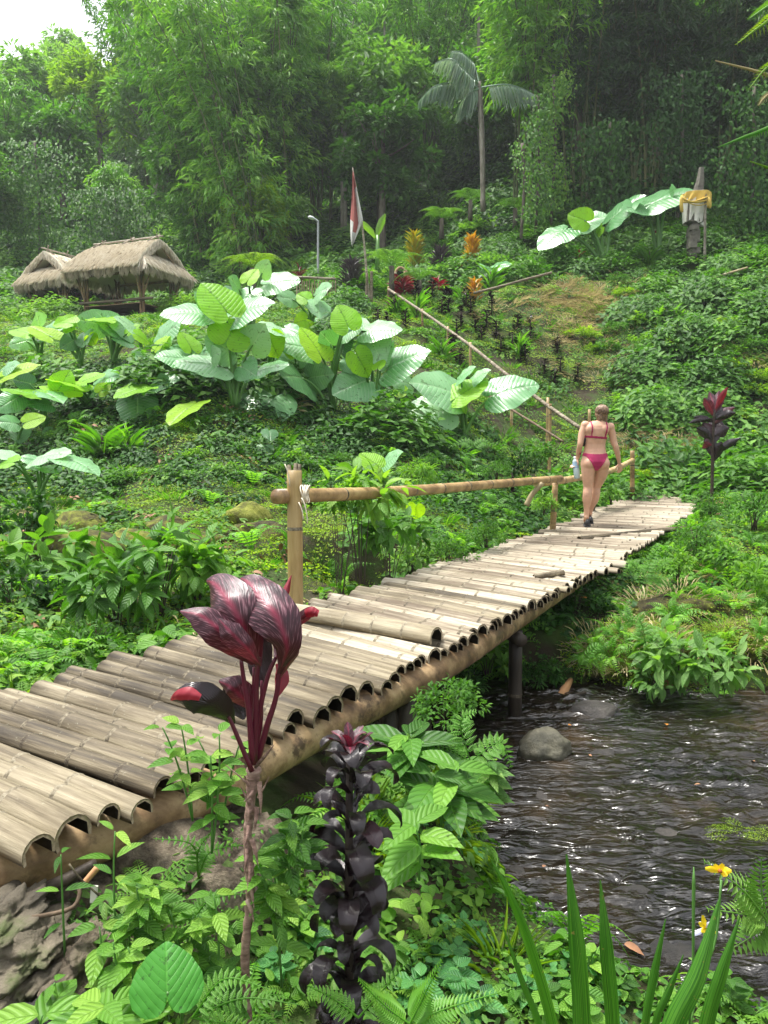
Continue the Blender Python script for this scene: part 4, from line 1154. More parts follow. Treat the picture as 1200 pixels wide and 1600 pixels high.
# ------------------------------------------------------------------ the walker
PX0, PYf, YW = 930.0, 822.0, 10.8
wb = PZ(925, 824, 0.0)
YW = wb.y; MP = YW / 1200.0 * 1.0
base_w = Vector(((PX0 - 600) / 1200.0 * YW, YW, 0.012))
person = thing('person', 'woman in a pink bikini walking away over the bridge, head bowed', 'person', base_w)
def WL(cx, cy, y=0.0):
    """crop pixel (zoom 7.27, origin 860, 620) to local coordinates"""
    return Vector(((cx / 7.27 - 70) * MP, y, (205.5 - cy / 7.27) * MP))
bm_ = MB()
def loft(rings, sides=20):
    V = []; F = []
    for (c_, rx, ry, tx) in rings:
        for i in range(sides):
            a = 2 * math.pi * i / sides
            sx = abs(math.cos(a)) ** .85 * (1 if math.cos(a) > 0 else -1)
            V.append((c_[0] + rx * sx, c_[1] + ry * math.sin(a), c_[2] + tx * math.cos(a)))
    n = len(rings)
    for j in range(n - 1):
        for i in range(sides):
            a, b_ = j * sides + i, j * sides + (i + 1) % sides
            F += [(a, b_, b_ + sides), (a, b_ + sides, a + sides)]
    V += [tuple(rings[0][0]), tuple(rings[-1][0])]
    for i in range(sides):
        F += [(len(V) - 2, (i + 1) % sides, i), (len(V) - 1, (n - 1) * sides + i, (n - 1) * sides + (i + 1) % sides)]
    return np.array(V), np.array(F)
def ball(c_, r, n=12):
    r = (r,) * 3 if isinstance(r, (int, float)) else r
    rg_ = []
    for j in range(n + 1):
        ph = math.pi * j / n
        rg_.append((Vector(c_) + Vector((0, 0, -math.cos(ph) * r[2])), max(.0004, r[0] * math.sin(ph)), max(.0004, r[1] * math.sin(ph)), 0))
    return loft(rg_, 16)
def limb(pts, rad, n=16, sides=16):
    P = spline(pts, n); R = np.interp(np.linspace(0, len(pts) - 1, n), range(len(pts)), rad)
    bm_.add(*tube_vf(P, R, sides)); bm_.add(*ball(P[0], R[0])); bm_.add(*ball(P[-1], R[-1]))
zc = lambda cy: (205.5 - cy / 7.27) * MP
xc = lambda cx: (cx / 7.27 - 70) * MP
tor = []
for cy, xl, xr_, ry, yy in ((850, 365, 640, .085, .0), (800, 338, 664, .120, -.005), (755, 340, 664, .128, -.01), (700, 358, 645, .118, .0), (655, 372, 630, .100, .01), (610, 380, 622, .088, .02), (560, 382, 620, .088, .025), (500, 378, 630, .098, .02), (440, 372, 640, .104, .015), (390, 372, 648, .100, .012), (350, 385, 655, .086, .012), (318, 410, 640, .066, .02), (295, 470, 610, .052, .03)):
    tor.append((Vector((xc((xl + xr_) / 2), yy, zc(cy))), (xc(xr_) - xc(xl)) / 2, ry, 0))
bm_.add(*loft(tor, 26))
for cx in (425, 585): bm_.add(*ball(WL(cx, 775, -.055), (.088, .085, .085)))
for cx in (430, 590): bm_.add(*ball(WL(cx, 395, -.035), (.065, .06, .075)))   # shoulder blades
# shoulders
bm_.add(*ball(WL(385, 345, .01), (.062, .06, .062))); bm_.add(*ball(WL(665, 365, .01), (.062, .06, .062)))
# neck and head (bowed)
limb([WL(545, 330, .025), WL(560, 280, .035), WL(568, 245, .05)], [.056, .050, .052], 6)
hc = WL(577, 200, .055)
bm_.add(*ball(hc, (.078, .098, .098), 14))
bm_.add(*ball(hc + Vector((.012, .045, -.055)), (.056, .06, .06)))          # jaw and face, turned away
bm_.add(*ball(hc + Vector((.015, .107, -.03)), (.013, .018, .018), 6))       # nose
for sx in (-1, 1): bm_.add(*ball(hc + Vector((sx * .077, .01, -.02)), (.012, .02, .03), 6))
# legs
limb([WL(425, 790, -.01), WL(425, 900, -.005), WL(428, 980, 0), WL(428, 1050, .005), WL(420, 1120, -.014), WL(416, 1190, -.010), WL(418, 1290, .0), WL(418, 1372, .0)], [.103, .088, .074, .062, .064, .060, .038, .034], 26, 18)
limb([WL(580, 790, .0), WL(585, 900, .05), WL(568, 980, .09), WL(550, 1050, .12), WL(545, 1120, .12), WL(538, 1190, .13), WL(512, 1290, .18), WL(502, 1350, .20)], [.103, .090, .074, .060, .062, .057, .037, .033], 26, 18)
# feet inside the shoes
limb([WL(418, 1385, -.01), WL(420, 1425, .04), WL(440, 1450, .13)], [.034, .034, .028], 6)
limb([WL(502, 1355, .2), WL(506, 1385, .25), WL(516, 1400, .33)], [.033, .033, .028], 6)
# arms
limb([WL(665, 365, .01), WL(695, 450, .015), WL(712, 530, .015), WL(735, 590, .0), WL(762, 660, .03), WL(788, 740, .06), WL(793, 765, .07)], [.055, .050, .046, .039, .038, .027, .025], 18)
limb([WL(385, 345, .01), WL(350, 430, .0), WL(332, 510, -.02), WL(322, 570, -.03), WL(320, 630, .02), WL(322, 690, .07), WL(320, 715, .08)], [.055, .050, .044, .038, .037, .027, .025], 18)
def hand(wr, dirv, side, nrm, s=1.0, curl=.3, thumb=1):
    d = Vector(dirv).normalized(); sd_ = Vector(side); sd_ = (sd_ - d * sd_.dot(d)).normalized(); nn = d.cross(sd_).normalized()
    palm = Vector(wr) + d * .045
    V, F = ball((0, 0, 0), (.038, .016, .048), 8)
    R = np.array([sd_, nn, d]).T
    bm_.add(V @ R.T + np.array(palm), F)
    for i, (o_, ln) in enumerate(((-.028, .062), (-.010, .075), (.009, .070), (.027, .055))):
        a = palm + d * .036 + sd_ * o_; b_ = a + d * ln * .55 + nn * curl * ln * .25 * -thumb + sd_ * o_ * .25; c2 = b_ + d * ln * .45 + nn * curl * ln * .6 * -thumb + sd_ * o_ * .1
        bm_.add(*tube_vf([a, b_, c2], [.0095, .009, .0075], 8))
    a = palm - d * .015 - sd_ * .03; b_ = a - sd_ * .03 + d * .025; c2 = b_ + d * .035 - sd_ * .004
    bm_.add(*tube_vf([a, b_, c2], [.012, .0105, .009], 8))
hand(WL(795, 768, .07), WL(812, 850, .09) - WL(795, 768, .07), (1, .3, 0), None, curl=.35)
hand(WL(318, 715, .08), WL(300, 790, .10) - WL(318, 715, .08), (-.3, 1, 0), None, curl=1.2)
me0 = bm_.mesh('body_source', M['skin'])
tmp = bpy.data.objects.new('body_source', me0); COL.objects.link(tmp)
rm = tmp.modifiers.new('r', 'REMESH'); rm.mode = 'VOXEL'; rm.voxel_size = .0065; rm.use_smooth_shade = True
sm_ = tmp.modifiers.new('s', 'SMOOTH'); sm_.factor = .5; sm_.iterations = 7
bpy.context.view_layer.update()
dg = bpy.context.evaluated_depsgraph_get()
bme = bpy.data.meshes.new_from_object(tmp.evaluated_get(dg))
bpy.data.objects.remove(tmp)
bme.name = 'body'; bme.materials.clear(); bme.materials.append(M['skin'])
nv_ = len(bme.vertices)
bv = np.empty(nv_ * 3); bme.vertices.foreach_get('co', bv); bv = bv.reshape(-1, 3)
bn = np.empty(nv_ * 3); bme.vertices.foreach_get('normal', bn); bn = bn.reshape(-1, 3)
polys = [tuple(p.vertices) for p in bme.polygons]
body = link(bpy.data.objects.new('body', bme), person)
P4 = np.array([(p[0], p[1], p[2], p[3] if len(p) > 3 else p[2]) for p in polys])
pc_ = bv[P4].mean(1)
def skin_patch(name, mask, mat, off, label=None):
    pf = P4[mask]
    used, inv = np.unique(pf, return_inverse=True)
    inv = inv.reshape(pf.shape)
    v = bv[used] + bn[used] * off
    vi = bv[used] - bn[used] * .002
    n = len(used)
    f1 = np.concatenate([inv[:, [0, 1, 2]], inv[:, [0, 2, 3]]])
    # border edges, so that the cloth has a visible thickness
    ed = {}
    for q in inv:
        for i in range(4):
            a, b_ = q[i], q[(i + 1) % 4]
            if a != b_: ed[(a, b_)] = 1
    rim = []
    for (a, b_) in ed:
        if (b_, a) not in ed: rim += [(b_, a, a + n), (b_, a + n, b_ + n)]
    mb = MB(); mb.add(np.vstack([v, vi]), np.vstack([f1, np.array(rim)]) if rim else f1)
    o = mb.obj(name, mat, person)
    if label: o['label'] = label
X_, Y_, Z_ = pc_.T
# bikini bottom: a triangle at the back, from the hips down to the crotch
zt, zb_ = zc(662), zc(850)
xm = xc(503)
hw_ = np.interp(Z_, [zb_, zc(800), zc(750), zc(700), zt], [.018, .062, .098, .135, .24])
arm_free = (np.abs(X_ - xm) < .215)
ztop = zt - .012 + .02 * np.clip(((X_ - xm) / .17) ** 2, 0, 1.2)
skin_patch('bikini_bottom', (Z_ > zb_) & (Z_ < ztop) & (np.abs(X_ - xm) < hw_) & arm_free, M['bikini'], .006)
xs_c = xc(507)
zb1 = zc(482) - .012 * ((X_ - xs_c) / .15)
band = (np.abs(Z_ - zb1) < .014) & (X_ > xc(372)) & (X_ < xc(648))
strapL = (np.abs(X_ - (xc(443) + .0)) < .0085) & (Z_ > zc(480)) & (Z_ < zc(285))
strapR = (np.abs(X_ - (xc(596) + (Z_ - zc(480)) * .13)) < .0085) & (Z_ > zc(490)) & (Z_ < zc(305))
front = (Y_ > .06) & (Z_ > zc(500)) & (Z_ < zc(420)) & (X_ > xc(372)) & (X_ < xc(648))
skin_patch('bikini_top', band | strapL | strapR | front, M['bikini'], .005)
# hair: a wet bob over the skull plus strands down the nape
mb = MB()
V, F = ball(hc + Vector((0, -.012, .008)), (.083, .100, .099), 16)
th = np.arctan2(V[:, 0] - hc.x, V[:, 2] - hc.z)
V = V + np.stack([np.sin(th * 21) * .003, np.zeros(len(V)), np.cos(th * 17) * .003], 1)
keep = V[:, 1] < hc.y + .07 + (V[:, 2] - hc.z) * .6
F = np.array([f for f in F if keep[f].all()])
mb.add(V, F)
rs = random.Random(3)
for i in range(70):
    a = rs.uniform(-1.25, 1.25)
    s0 = hc + Vector((.084 * math.sin(a), -.10 * math.cos(a) * .9, rs.uniform(-.02, .05)))
    ln = rs.uniform(.06, .22)
    e0 = s0 + Vector((-.03 * math.sin(a) + rs.uniform(-.035, .035) - .012, .035 + rs.uniform(-.01, .01), -ln))
    mb.add(*tube_vf(bez(s0, (s0 + e0) / 2 + Vector((.01 * rs.uniform(-1, 1), -.015, 0)), e0, 6), [.011, .012, .010, .008, .006, .002], 5))
for i in range(120):
    a = rs.uniform(-2.0, 2.0)
    ph = np.linspace(rs.uniform(.05, .5), rs.uniform(1.75, 2.15), 9); rr = .0885 + rs.uniform(-.002, .004)
    q = [hc + Vector((rr * .97 * math.sin(f) * math.sin(a + .1 * math.sin(f * 5 + i)), -.012 - rr * 1.15 * math.sin(f) * math.cos(a), .008 + rr * 1.09 * math.cos(f))) for f in ph]
    mb.add(*tube_vf(q, [.002, .004, .0055, .006, .0055, .005, .0045, .003, .0015], 4))
mb.obj('hair', M['hair'], person)
# shoes
def shoe(heel, toe, nm):
    heel, toe = Vector(heel), Vector(toe); d = (toe - heel); ln = d.length; d.normalize()
    mb = MB(); rings = []
    fw = Vector((d.x, d.y, 0)).normalized(); sdv = Vector((0, 0, 1)).cross(fw).normalized()
    V = []; F = []; prof = [(0, .026, .055), (.12, .036, .085), (.28, .038, .088), (.42, .040, .066), (.62, .047, .052), (.82, .045, .042), (.95, .030, .034), (1.0, .008, .018)]
    for (t_, w_, h_) in prof:
        c_ = heel + d * ln * t_
        for i in range(14):
            a = math.pi * 2 * i / 14
            z_ = max(0, math.sin(a)) * h_ + .018 if math.sin(a) > 0 else .002
            q = c_ + sdv * (w_ * math.cos(a)) + Vector((0, 0, z_))
            V.append(tuple(q))
    for j in range(len(prof) - 1):
        for i in range(14):
            a, b_ = j * 14 + i, j * 14 + (i + 1) % 14
            F += [(a, b_ + 14, b_), (a, a + 14, b_ + 14)]
    for i in range(1, 13): F.append((0, i, i + 1))
    mb.add(V, F); o = mb.obj('shoe', M['shoe'], person); o['label'] = nm
    s_ = MB(); V2 = []; F2 = []
    for (t_, w_, h_) in prof:
        c_ = heel + d * ln * t_
        for sgn in (-1, 1):
            for z_ in (-.012, .012):
                V2.append(tuple(c_ + sdv * sgn * (w_ + .005) + Vector((0, 0, z_))))
    for j in range(len(prof) - 1):
        a = j * 4; b_ = a + 4
        for p_, q in ((0, 1), (1, 3), (3, 2), (2, 0)):
            F2 += [(a + p_, a + q, b_ + q), (a + p_, b_ + q, b_ + p_)]
    F2 += [(0, 2, 3), (0, 3, 1)]
    s_.add(V2, F2); s_.obj('shoe_sole', M['shoe_sole'], o)
h1_ = WL(418, 1490, -.07); shoe((h1_.x, h1_.y, .010), (h1_.x + .055, h1_.y + .26, .008), 'nearer black water shoe')
h2_ = WL(502, 1440, .14); shoe((h2_.x, h2_.y, .030), (h2_.x + .045, h2_.y + .26, .012), 'farther black water shoe, heel raised')
# water bottle hanging from the left hand, and the black pouch under the arm
bt = base_w + WL(296, 712, .11); bb_ = base_w + WL(322, 950, .08)
bo = thing('water_bottle', 'clear plastic water bottle with pale blue label in the woman\'s left hand', 'bottle', bt)
ax_ = (bb_ - bt); L_ = ax_.length
def BL(t_): return ax_ * t_
mb = MB(); ts = [0, .05, .12, .2, .22, .5, .52, .8, .82, .97, 1.0]; rr_ = [.016, .017, .034, .043, .041, .041, .043, .043, .041, .043, .03]
mb.add(*tube_vf([BL(x) for x in ts], rr_, 16)); mb.obj('bottle_body', M['bottle'], bo)
mb = MB(); mb.add(*tube_vf([BL(.22), BL(.5)], .0445, 16, False)); mb.obj('bottle_label', M['bottle_label'], bo)
mb = MB(); mb.add(*tube_vf([BL(-.06), BL(.03)], .019, 12)); mb.obj('cap', M['cap'], bo)
pc0 = base_w + WL(366, 515, .02)
mb = MB(); V, F = ball((0, 0, 0), (.038, .06, .085), 14); V[:, 0] *= 1 + .15 * np.sin(V[:, 2] * 60); mb.add(V, F)
po = mb.obj('pouch', M['pouch']); po.location = pc0; tag(po, 'small black pouch held under the woman\'s left arm', 'pouch')

# ------------------------------------------------------------------ foreground: red cordyline
def pix_leaf(parent, pts, mat, name='leaf', fold=.22, seed=0, label=None, nseg=18, roll=0.0, origin=None, wave=.03, tip=.0):
    """pts: (px, py, Y, width_px) along the midrib"""
    P = spline([PY(a, b_, c_) for a, b_, c_, _ in pts], nseg)
    W = np.interp(np.linspace(0, len(pts) - 1, nseg), range(len(pts)), [w_ * c_ / 1200.0 for _, _, c_, w_ in pts])
    T = np.gradient(P, axis=0); T /= np.linalg.norm(T, axis=1)[:, None] + 1e-9
    V = []; U = []; cols = [-1, -.66, -.33, 0, .33, .66, 1]
    # parallel side vector: across the view direction, then rolled
    sprev = None
    for i in range(nseg):
        vw = np.array(CAM) - P[i]; vw /= np.linalg.norm(vw)
        s = np.cross(T[i], vw)
        if np.linalg.norm(s) < .25 and sprev is not None: s = sprev
        s /= np.linalg.norm(s) + 1e-9
        if sprev is not None and np.dot(s, sprev) < 0: s = -s
        if sprev is not None: s = .6 * s + .4 * sprev; s /= np.linalg.norm(s)
        sprev = s
        n = np.cross(s, T[i])
        if np.dot(n, vw) < 0: n = -n
        a = roll
        s2 = s * math.cos(a) + n * math.sin(a); n2 = n * math.cos(a) - s * math.sin(a)
        for c_ in cols:
            q = P[i] + s2 * (W[i] / 2 * c_) + n2 * (-fold * abs(c_) ** 1.4 * W[i] + wave * W[i] * math.sin(i * 1.4 + c_ * 2 + seed))
            V.append(q); U.append((i / (nseg - 1), c_ * .5))
    F = []
    for i in range(nseg - 1):
        for j in range(6):
            a = i * 7 + j
            F += [(a, a + 1, a + 8), (a, a + 8, a + 7)]
    V = np.array(V)
    if origin is not None: V = V - np.array(origin)
    mb = MB(); mb.add(V, F, 0, random.Random(seed).random(), U)
    o = mb.obj(name, mat, parent)
    if label: o['label'] = label
    return o
YC = 1.88
rc_o = PY(386, 1500, YC)
rc = thing('red_cordyline', 'maroon cordyline with broad glossy leaves rising in front of the bridge', 'plant', rc_o)
def RC(cx, cy): return (250 + cx / 3.81, 880 + cy / 3.81)
def rleaf(lst, mat='cord_maroon', **kw):
    pts = []
    for q in lst:
        x, y = RC(q[0], q[1]); pts.append((x, y, YC + q[2], q[3] / 3.81 * (1.28 if q[3] > 90 else 1)))
    return pix_leaf(rc, pts, M[mat], origin=rc_o, **kw)
rleaf([(590, 620, .02, 30), (540, 480, -.02, 130), (470, 330, -.05, 215), (390, 200, -.02, 235), (320, 120, .05, 150), (275, 105, .09, 20)], seed=1, roll=.15)
rleaf([(560, 600, .0, 24), (470, 500, -.05, 110), (360, 400, -.08, 165), (240, 310, -.08, 130), (120, 285, -.06, 12)], seed=2, roll=-.3)
rleaf([(720, 620, -.02, 40), (755, 500, -.06, 150), (700, 330, -.06, 235), (600, 200, -.02, 235), (520, 110, .04, 150), (478, 88, .08, 20)], seed=3, roll=-.12)
rleaf([(690, 560, .06, 30), (720, 460, .08, 120), (640, 280, .1, 160), (540, 180, .12, 100), (450, 140, .14, 20)], seed=4, roll=.3)
rleaf([(600, 610, -.04, 22), (520, 510, -.09, 100), (420, 410, -.11, 120), (350, 330, -.1, 14)], seed=5, roll=-.1)
rleaf([(700, 700, .02, 30), (790, 560, -.01, 120), (815, 430, .0, 110), (760, 280, .03, 70), (700, 200, .05, 12)], seed=6, roll=-.9)
rleaf([(735, 230, .08, 36), (755, 150, .10, 44), (782, 72, .12, 5)], mat='cord_red', seed=7, label='rolled pink new leaf', fold=.5)
rleaf([(700, 480, .08, 18), (790, 370, .08, 70), (850, 320, .06, 74), (905, 285, .05, 60), (945, 295, .05, 20)], seed=8, label='small leaf curling right with a bright red underside')
rleaf([(862, 300, .035, 50), (905, 290, .03, 66), (943, 300, .03, 40)], mat='cord_red', seed=9, name='leaf_tip', label='bright red curled tip')
rleaf([(440, 960, .0, 24), (370, 880, -.06, 130), (260, 820, -.10, 170), (140, 800, -.10, 130), (62, 812, -.06, 14)], mat='cord_black', seed=10, label='low dark leaf reaching left over the canes', roll=.25)
rleaf([(240, 800, -.12, 40), (170, 775, -.12, 84), (100, 790, -.11, 66), (62, 815, -.08, 10)], mat='cord_red', seed=11, name='leaf_tip', label='red translucent tip of the low left leaf')
rleaf([(560, 880, .02, 20), (490, 800, .01, 130), (420, 740, .0, 130), (350, 700, .02, 20)], seed=12, roll=.4)
rleaf([(500, 930, .05, 16), (470, 850, .06, 130), (420, 780, .06, 120), (380, 740, .06, 12)], mat='cord_black', seed=13)
rleaf([(690, 800, .04, 22), (725, 700, .06, 90), (720, 640, .07, 76), (690, 600, .08, 12)], mat='cord_red', seed=14, label='short red leaf behind the right stalk')
rleaf([(620, 760, .06, 20), (600, 640, .07, 110), (590, 500, .08, 130), (600, 400, .09, 60), (600, 350, .09, 10)], mat='cord_black', seed=15)
for i, (lst, w_) in enumerate(((((548, 1240), (430, 960), (400, 900)), 9), (((552, 1200), (530, 900), (500, 700), (480, 560)), 11), (((556, 1180), (570, 900), (575, 700), (590, 560)), 12), (((560, 1180), (590, 900), (640, 680), (690, 560)), 11), (((575, 1190), (640, 960), (690, 800), (715, 610)), 12), (((560, 1150), (555, 900), (560, 620)), 10), (((555, 1150), (600, 950), (605, 700)), 9))):
    P = spline([PY(*RC(a, b_), YC + .01 * i - .03) - rc_o for a, b_ in lst], 12)
    mb = MB(); mb.add(*tube_vf(P, np.linspace(w_ * 1.5, w_ * .8, 12) / 3.81 * YC / 1200 * 1.25, 8, True, .7), 0, .2 + .1 * i)
    mb.obj('stalk', M['cord_stalk'], rc)
P = spline([PY(390, 1640, YC) - rc_o, PY(383, 1500, YC) - rc_o, PY(391, 1400, YC) - rc_o, PY(387, 1310, YC) - rc_o, PY(393, 1240, YC) - rc_o, PY(397, 1200, YC) - rc_o], 40)
R = .0095 + .0032 * np.abs(np.sin(np.arange(40) * 1.7)); R[-8:] *= np.linspace(1.3, 1.7, 8)
mb = MB(); mb.add(*tube_vf(P, R, 9)); mb.obj('cane', M['cane'], rc)
for i, (a, b_, c_, d_, w_) in enumerate(((560, 1220, 680, 1080, 26), (540, 1330, 390, 1200, 14), (580, 1400, 650, 1270, 16), (560, 1500, 480, 1330, 30), (590, 1300, 600, 1500, 34), (540, 1400, 520, 1560, 40), (575, 1450, 560, 1600, 36), (530, 1560, 500, 1700, 30), (545, 1640, 585, 1800, 34), (520, 1700, 500, 1860, 30), (545, 1780, 520, 1950, 36), (530, 1900, 560, 2060, 30), (560, 1350, 500, 1420, 26), (520, 2000, 560, 2140, 34))):
    x0, y0 = RC(a, b_); x1, y1 = RC(c_, d_)
    pix_leaf(rc, [(x0, y0, YC - .015, w_ / 3.81), ((x0 + x1) / 2 + 1, (y0 + y1) / 2, YC - .03, w_ * .7 / 3.81), (x1, y1, YC - .03, 1)], M['cane'], 'dry_sheath', origin=rc_o, seed=i, fold=.4, nseg=8)

# ------------------------------------------------------------------ foreground: black cordyline column
bk_o = PY(548, 1640, 1.98)
bc = thing('black_cordyline', 'tall glossy black cordyline with recurved leaves, foreground centre', 'plant', bk_o)
bc.location = bk_o
def recurve_mesh(seed, mat, L=.15, W=.05, curl=2.3):
    rs = random.Random(seed); nseg = 13; cols = [-1, -.55, 0, .55, 1]
    x = z = 0.0; th = math.radians(58); V = []; U = []
    ds = L / (nseg - 1)
    for i in range(nseg):
        t_ = i / (nseg - 1)
        w_ = W * np.interp(t_, [0, .12, .4, .65, .85, .94, 1], [.35, .5, .95, 1.0, .74, .44, .05])
        tx, tz = math.cos(th), math.sin(th)
        nx, nz = -tz, tx
        for c_ in cols:
            up = .16 * abs(c_) ** 1.5 * w_ + .05 * w_ * math.sin(i * 1.1 + c_ * 2 + seed)
            V.append((x + nx * up, w_ / 2 * c_ * (1 - .08 * abs(c_)), z + nz * up)); U.append((t_, c_ * .5))
        x += math.cos(th) * ds; z += math.sin(th) * ds
        th -= curl / nseg * (.35 + 1.6 * t_) * (1 + rs.uniform(-.1, .1))
    F = []
    for i in range(nseg - 1):
        for j in range(4):
            a = i * 5 + j
            F += [(a, a + 6, a + 1), (a, a + 5, a + 6)]
    mb = MB(); mb.add(V, F, 0, rs.random(), U)
    return mb.mesh('leaf', mat)
BKL = [recurve_mesh(s, M['cord_black'], .125 + .012 * (s % 3), .056 + .006 * (s % 2), 2.35 + .4 * (s % 3)) for s in range(6)]
BKT = [recurve_mesh(30 + s, M['cord_maroon'], .105, .040, .6 + .6 * s) for s in range(3)]
rs = random.Random(12)
ztop = PY(547, 1172, 1.98).z - bk_o.z
zz = .0; k = 0; ang = 0
while zz < ztop:
    ang += 2.399 + rs.uniform(-.5, .5)
    s_ = rs.uniform(.72, 1.2)
    if zz > ztop - .09: s_ *= .9
    o = bpy.data.objects.new('leaf', rs.choice(BKL)); link(o, bc)
    o.location = (-.004 * math.sin(zz * 6) + .012 * math.cos(ang), .012 * math.sin(ang), zz)
    o.rotation_euler = (rs.uniform(-.4, .4), rs.uniform(-.3, .35), ang); o.scale = (s_,) * 3
    zz += .0112 * rs.uniform(.6, 1.4); k += 1
for i in range(9):
    o = bpy.data.objects.new('leaf', BKT[i % 3]); link(o, bc)
    if i == 0: o['label'] = 'wine red young leaf at the top'
    o.location = (0, 0, ztop + .003 * i - .02)
    o.rotation_euler = (0, -.9 + i * .09 if i > 5 else .0, i * 2.399); o.scale = (.9 - .03 * i,) * 3
mb = MB(); mb.add(*tube_vf([(0, 0, -.3), (-.004, 0, ztop * .5), (0, 0, ztop)], [.013, .012, .009], 8)); mb.obj('stem', M['stem_dark'], bc)

# ------------------------------------------------------------------ foreground: sword leaves and yellow flower
ir_o = PY(980, 1700, 1.22)
ir = thing('sword_leaf_plant', 'clump of upright green sword leaves at the bottom right', 'plant', ir_o)
for i, (pts) in enumerate((
    [(905, 1720, 1.22, 30), (908, 1600, 1.22, 38), (900, 1470, 1.22, 34), (885, 1335, 1.24, 3)],
    [(960, 1720, 1.25, 24), (958, 1600, 1.25, 30), (948, 1480, 1.25, 28), (938, 1375, 1.27, 2)],
    [(880, 1720, 1.18, 20), (862, 1600, 1.18, 24), (828, 1480, 1.16, 22), (795, 1395, 1.15, 14), (768, 1345, 1.15, 2)],
    [(860, 1720, 1.28, 14), (845, 1610, 1.28, 15), (815, 1530, 1.28, 12), (785, 1445, 1.28, 2)],
    [(1000, 1720, 1.3, 12), (1008, 1600, 1.3, 16), (1022, 1520, 1.3, 17), (1040, 1436, 1.3, 2)],
    [(1010, 1720, 1.3, 12), (1025, 1600, 1.3, 15), (1045, 1550, 1.3, 14), (1068, 1492, 1.3, 2)],
    [(1025, 1720, 1.2, 30), (1048, 1610, 1.2, 44), (1090, 1520, 1.2, 36), (1125, 1402, 1.22, 3)],
    [(1085, 1720, 1.25, 26), (1105, 1600, 1.25, 30), (1128, 1520, 1.25, 24), (1156, 1432, 1.26, 2)],
    [(930, 1720, 1.32, 10), (925, 1620, 1.32, 12), (905, 1560, 1.32, 10), (890, 1530, 1.32, 2)])):
    pix_leaf(ir, [(a_, b_, c_, d_ * .8) for a_, b_, c_, d_ in pts], M['blade'], 'leaf', fold=.22, seed=60 + i, origin=ir_o, wave=.012, roll=.15 * (-1) ** i)
fw_o = PY(1126, 1360, 1.35)
fw = thing('yellow_flower', 'yellow three petalled flower on a thin stalk above the sword leaves', 'flower', fw_o)
mb = MB(); mb.add(*tube_vf(spline([PY(1060, 1640, 1.33) - fw_o, PY(1090, 1540, 1.33) - fw_o, PY(1118, 1470, 1.34) - fw_o, PY(1127, 1375, 1.35) - fw_o], 14), .0022, 6), 0, .3); mb.obj('stalk', M['stalk'], fw)
for i, (tx, ty, w_) in enumerate(((1102, 1357, 11), (1143, 1361, 13), (1116, 1351, 8), (1130, 1350, 9), (1136, 1369, 12))):
    pix_leaf(fw, [(1125, 1362, 1.345, 4), ((1125 + tx) / 2, (1362 + ty) / 2 - 1, 1.335, w_), (tx, ty, 1.33, 4)], M['petal'], 'petal', origin=fw_o, seed=i, nseg=8, fold=.15)
mb = MB(); mb.add(*ball(PY(1125, 1361, 1.33) - fw_o, .004, 6)); mb.obj('flower_centre', M['petal_spot'], fw)
f2o = PY(1100, 1452, 1.45)
f2 = thing('yellow_flower', 'small half hidden yellow flower with pale violet petals lower among the leaves', 'flower', f2o)
for i, (tx, ty, mat) in enumerate(((1092, 1441, 'petal'), (1096, 1457, 'petal'), (1112, 1440, 'petal_blue'), (1120, 1458, 'petal'), (1083, 1462, 'petal_blue'), (1098, 1430, 'petal'))):
    pix_leaf(f2, [(1102, 1450, 1.45, 4), ((1102 + tx) / 2, (1450 + ty) / 2, 1.44, 8), (tx, ty, 1.44, 3)], M[mat], 'petal', origin=f2o, seed=i, nseg=7, fold=.15)
mb = MB(); mb.add(*tube_vf(spline([PY(1075, 1620, 1.44) - f2o, PY(1095, 1520, 1.45) - f2o, PY(1101, 1452, 1.45) - f2o], 10), .002, 6), 0, .3); mb.obj('stalk', M['stalk'], f2)
bd_o = PY(1083, 1640, 1.4)
bd = thing('flower_bud_stalk', 'bare green bud stalk standing left of the yellow flower', 'flower stalk', bd_o)
mb = MB(); mb.add(*tube_vf([PY(1075, 1640, 1.4) - bd_o, PY(1083, 1500, 1.4) - bd_o, PY(1084, 1380, 1.4) - bd_o, PY(1084, 1355, 1.4) - bd_o], [.0025, .0025, .0035, .001], 6), 0, .3); mb.obj('stalk', M['stalk'], bd)

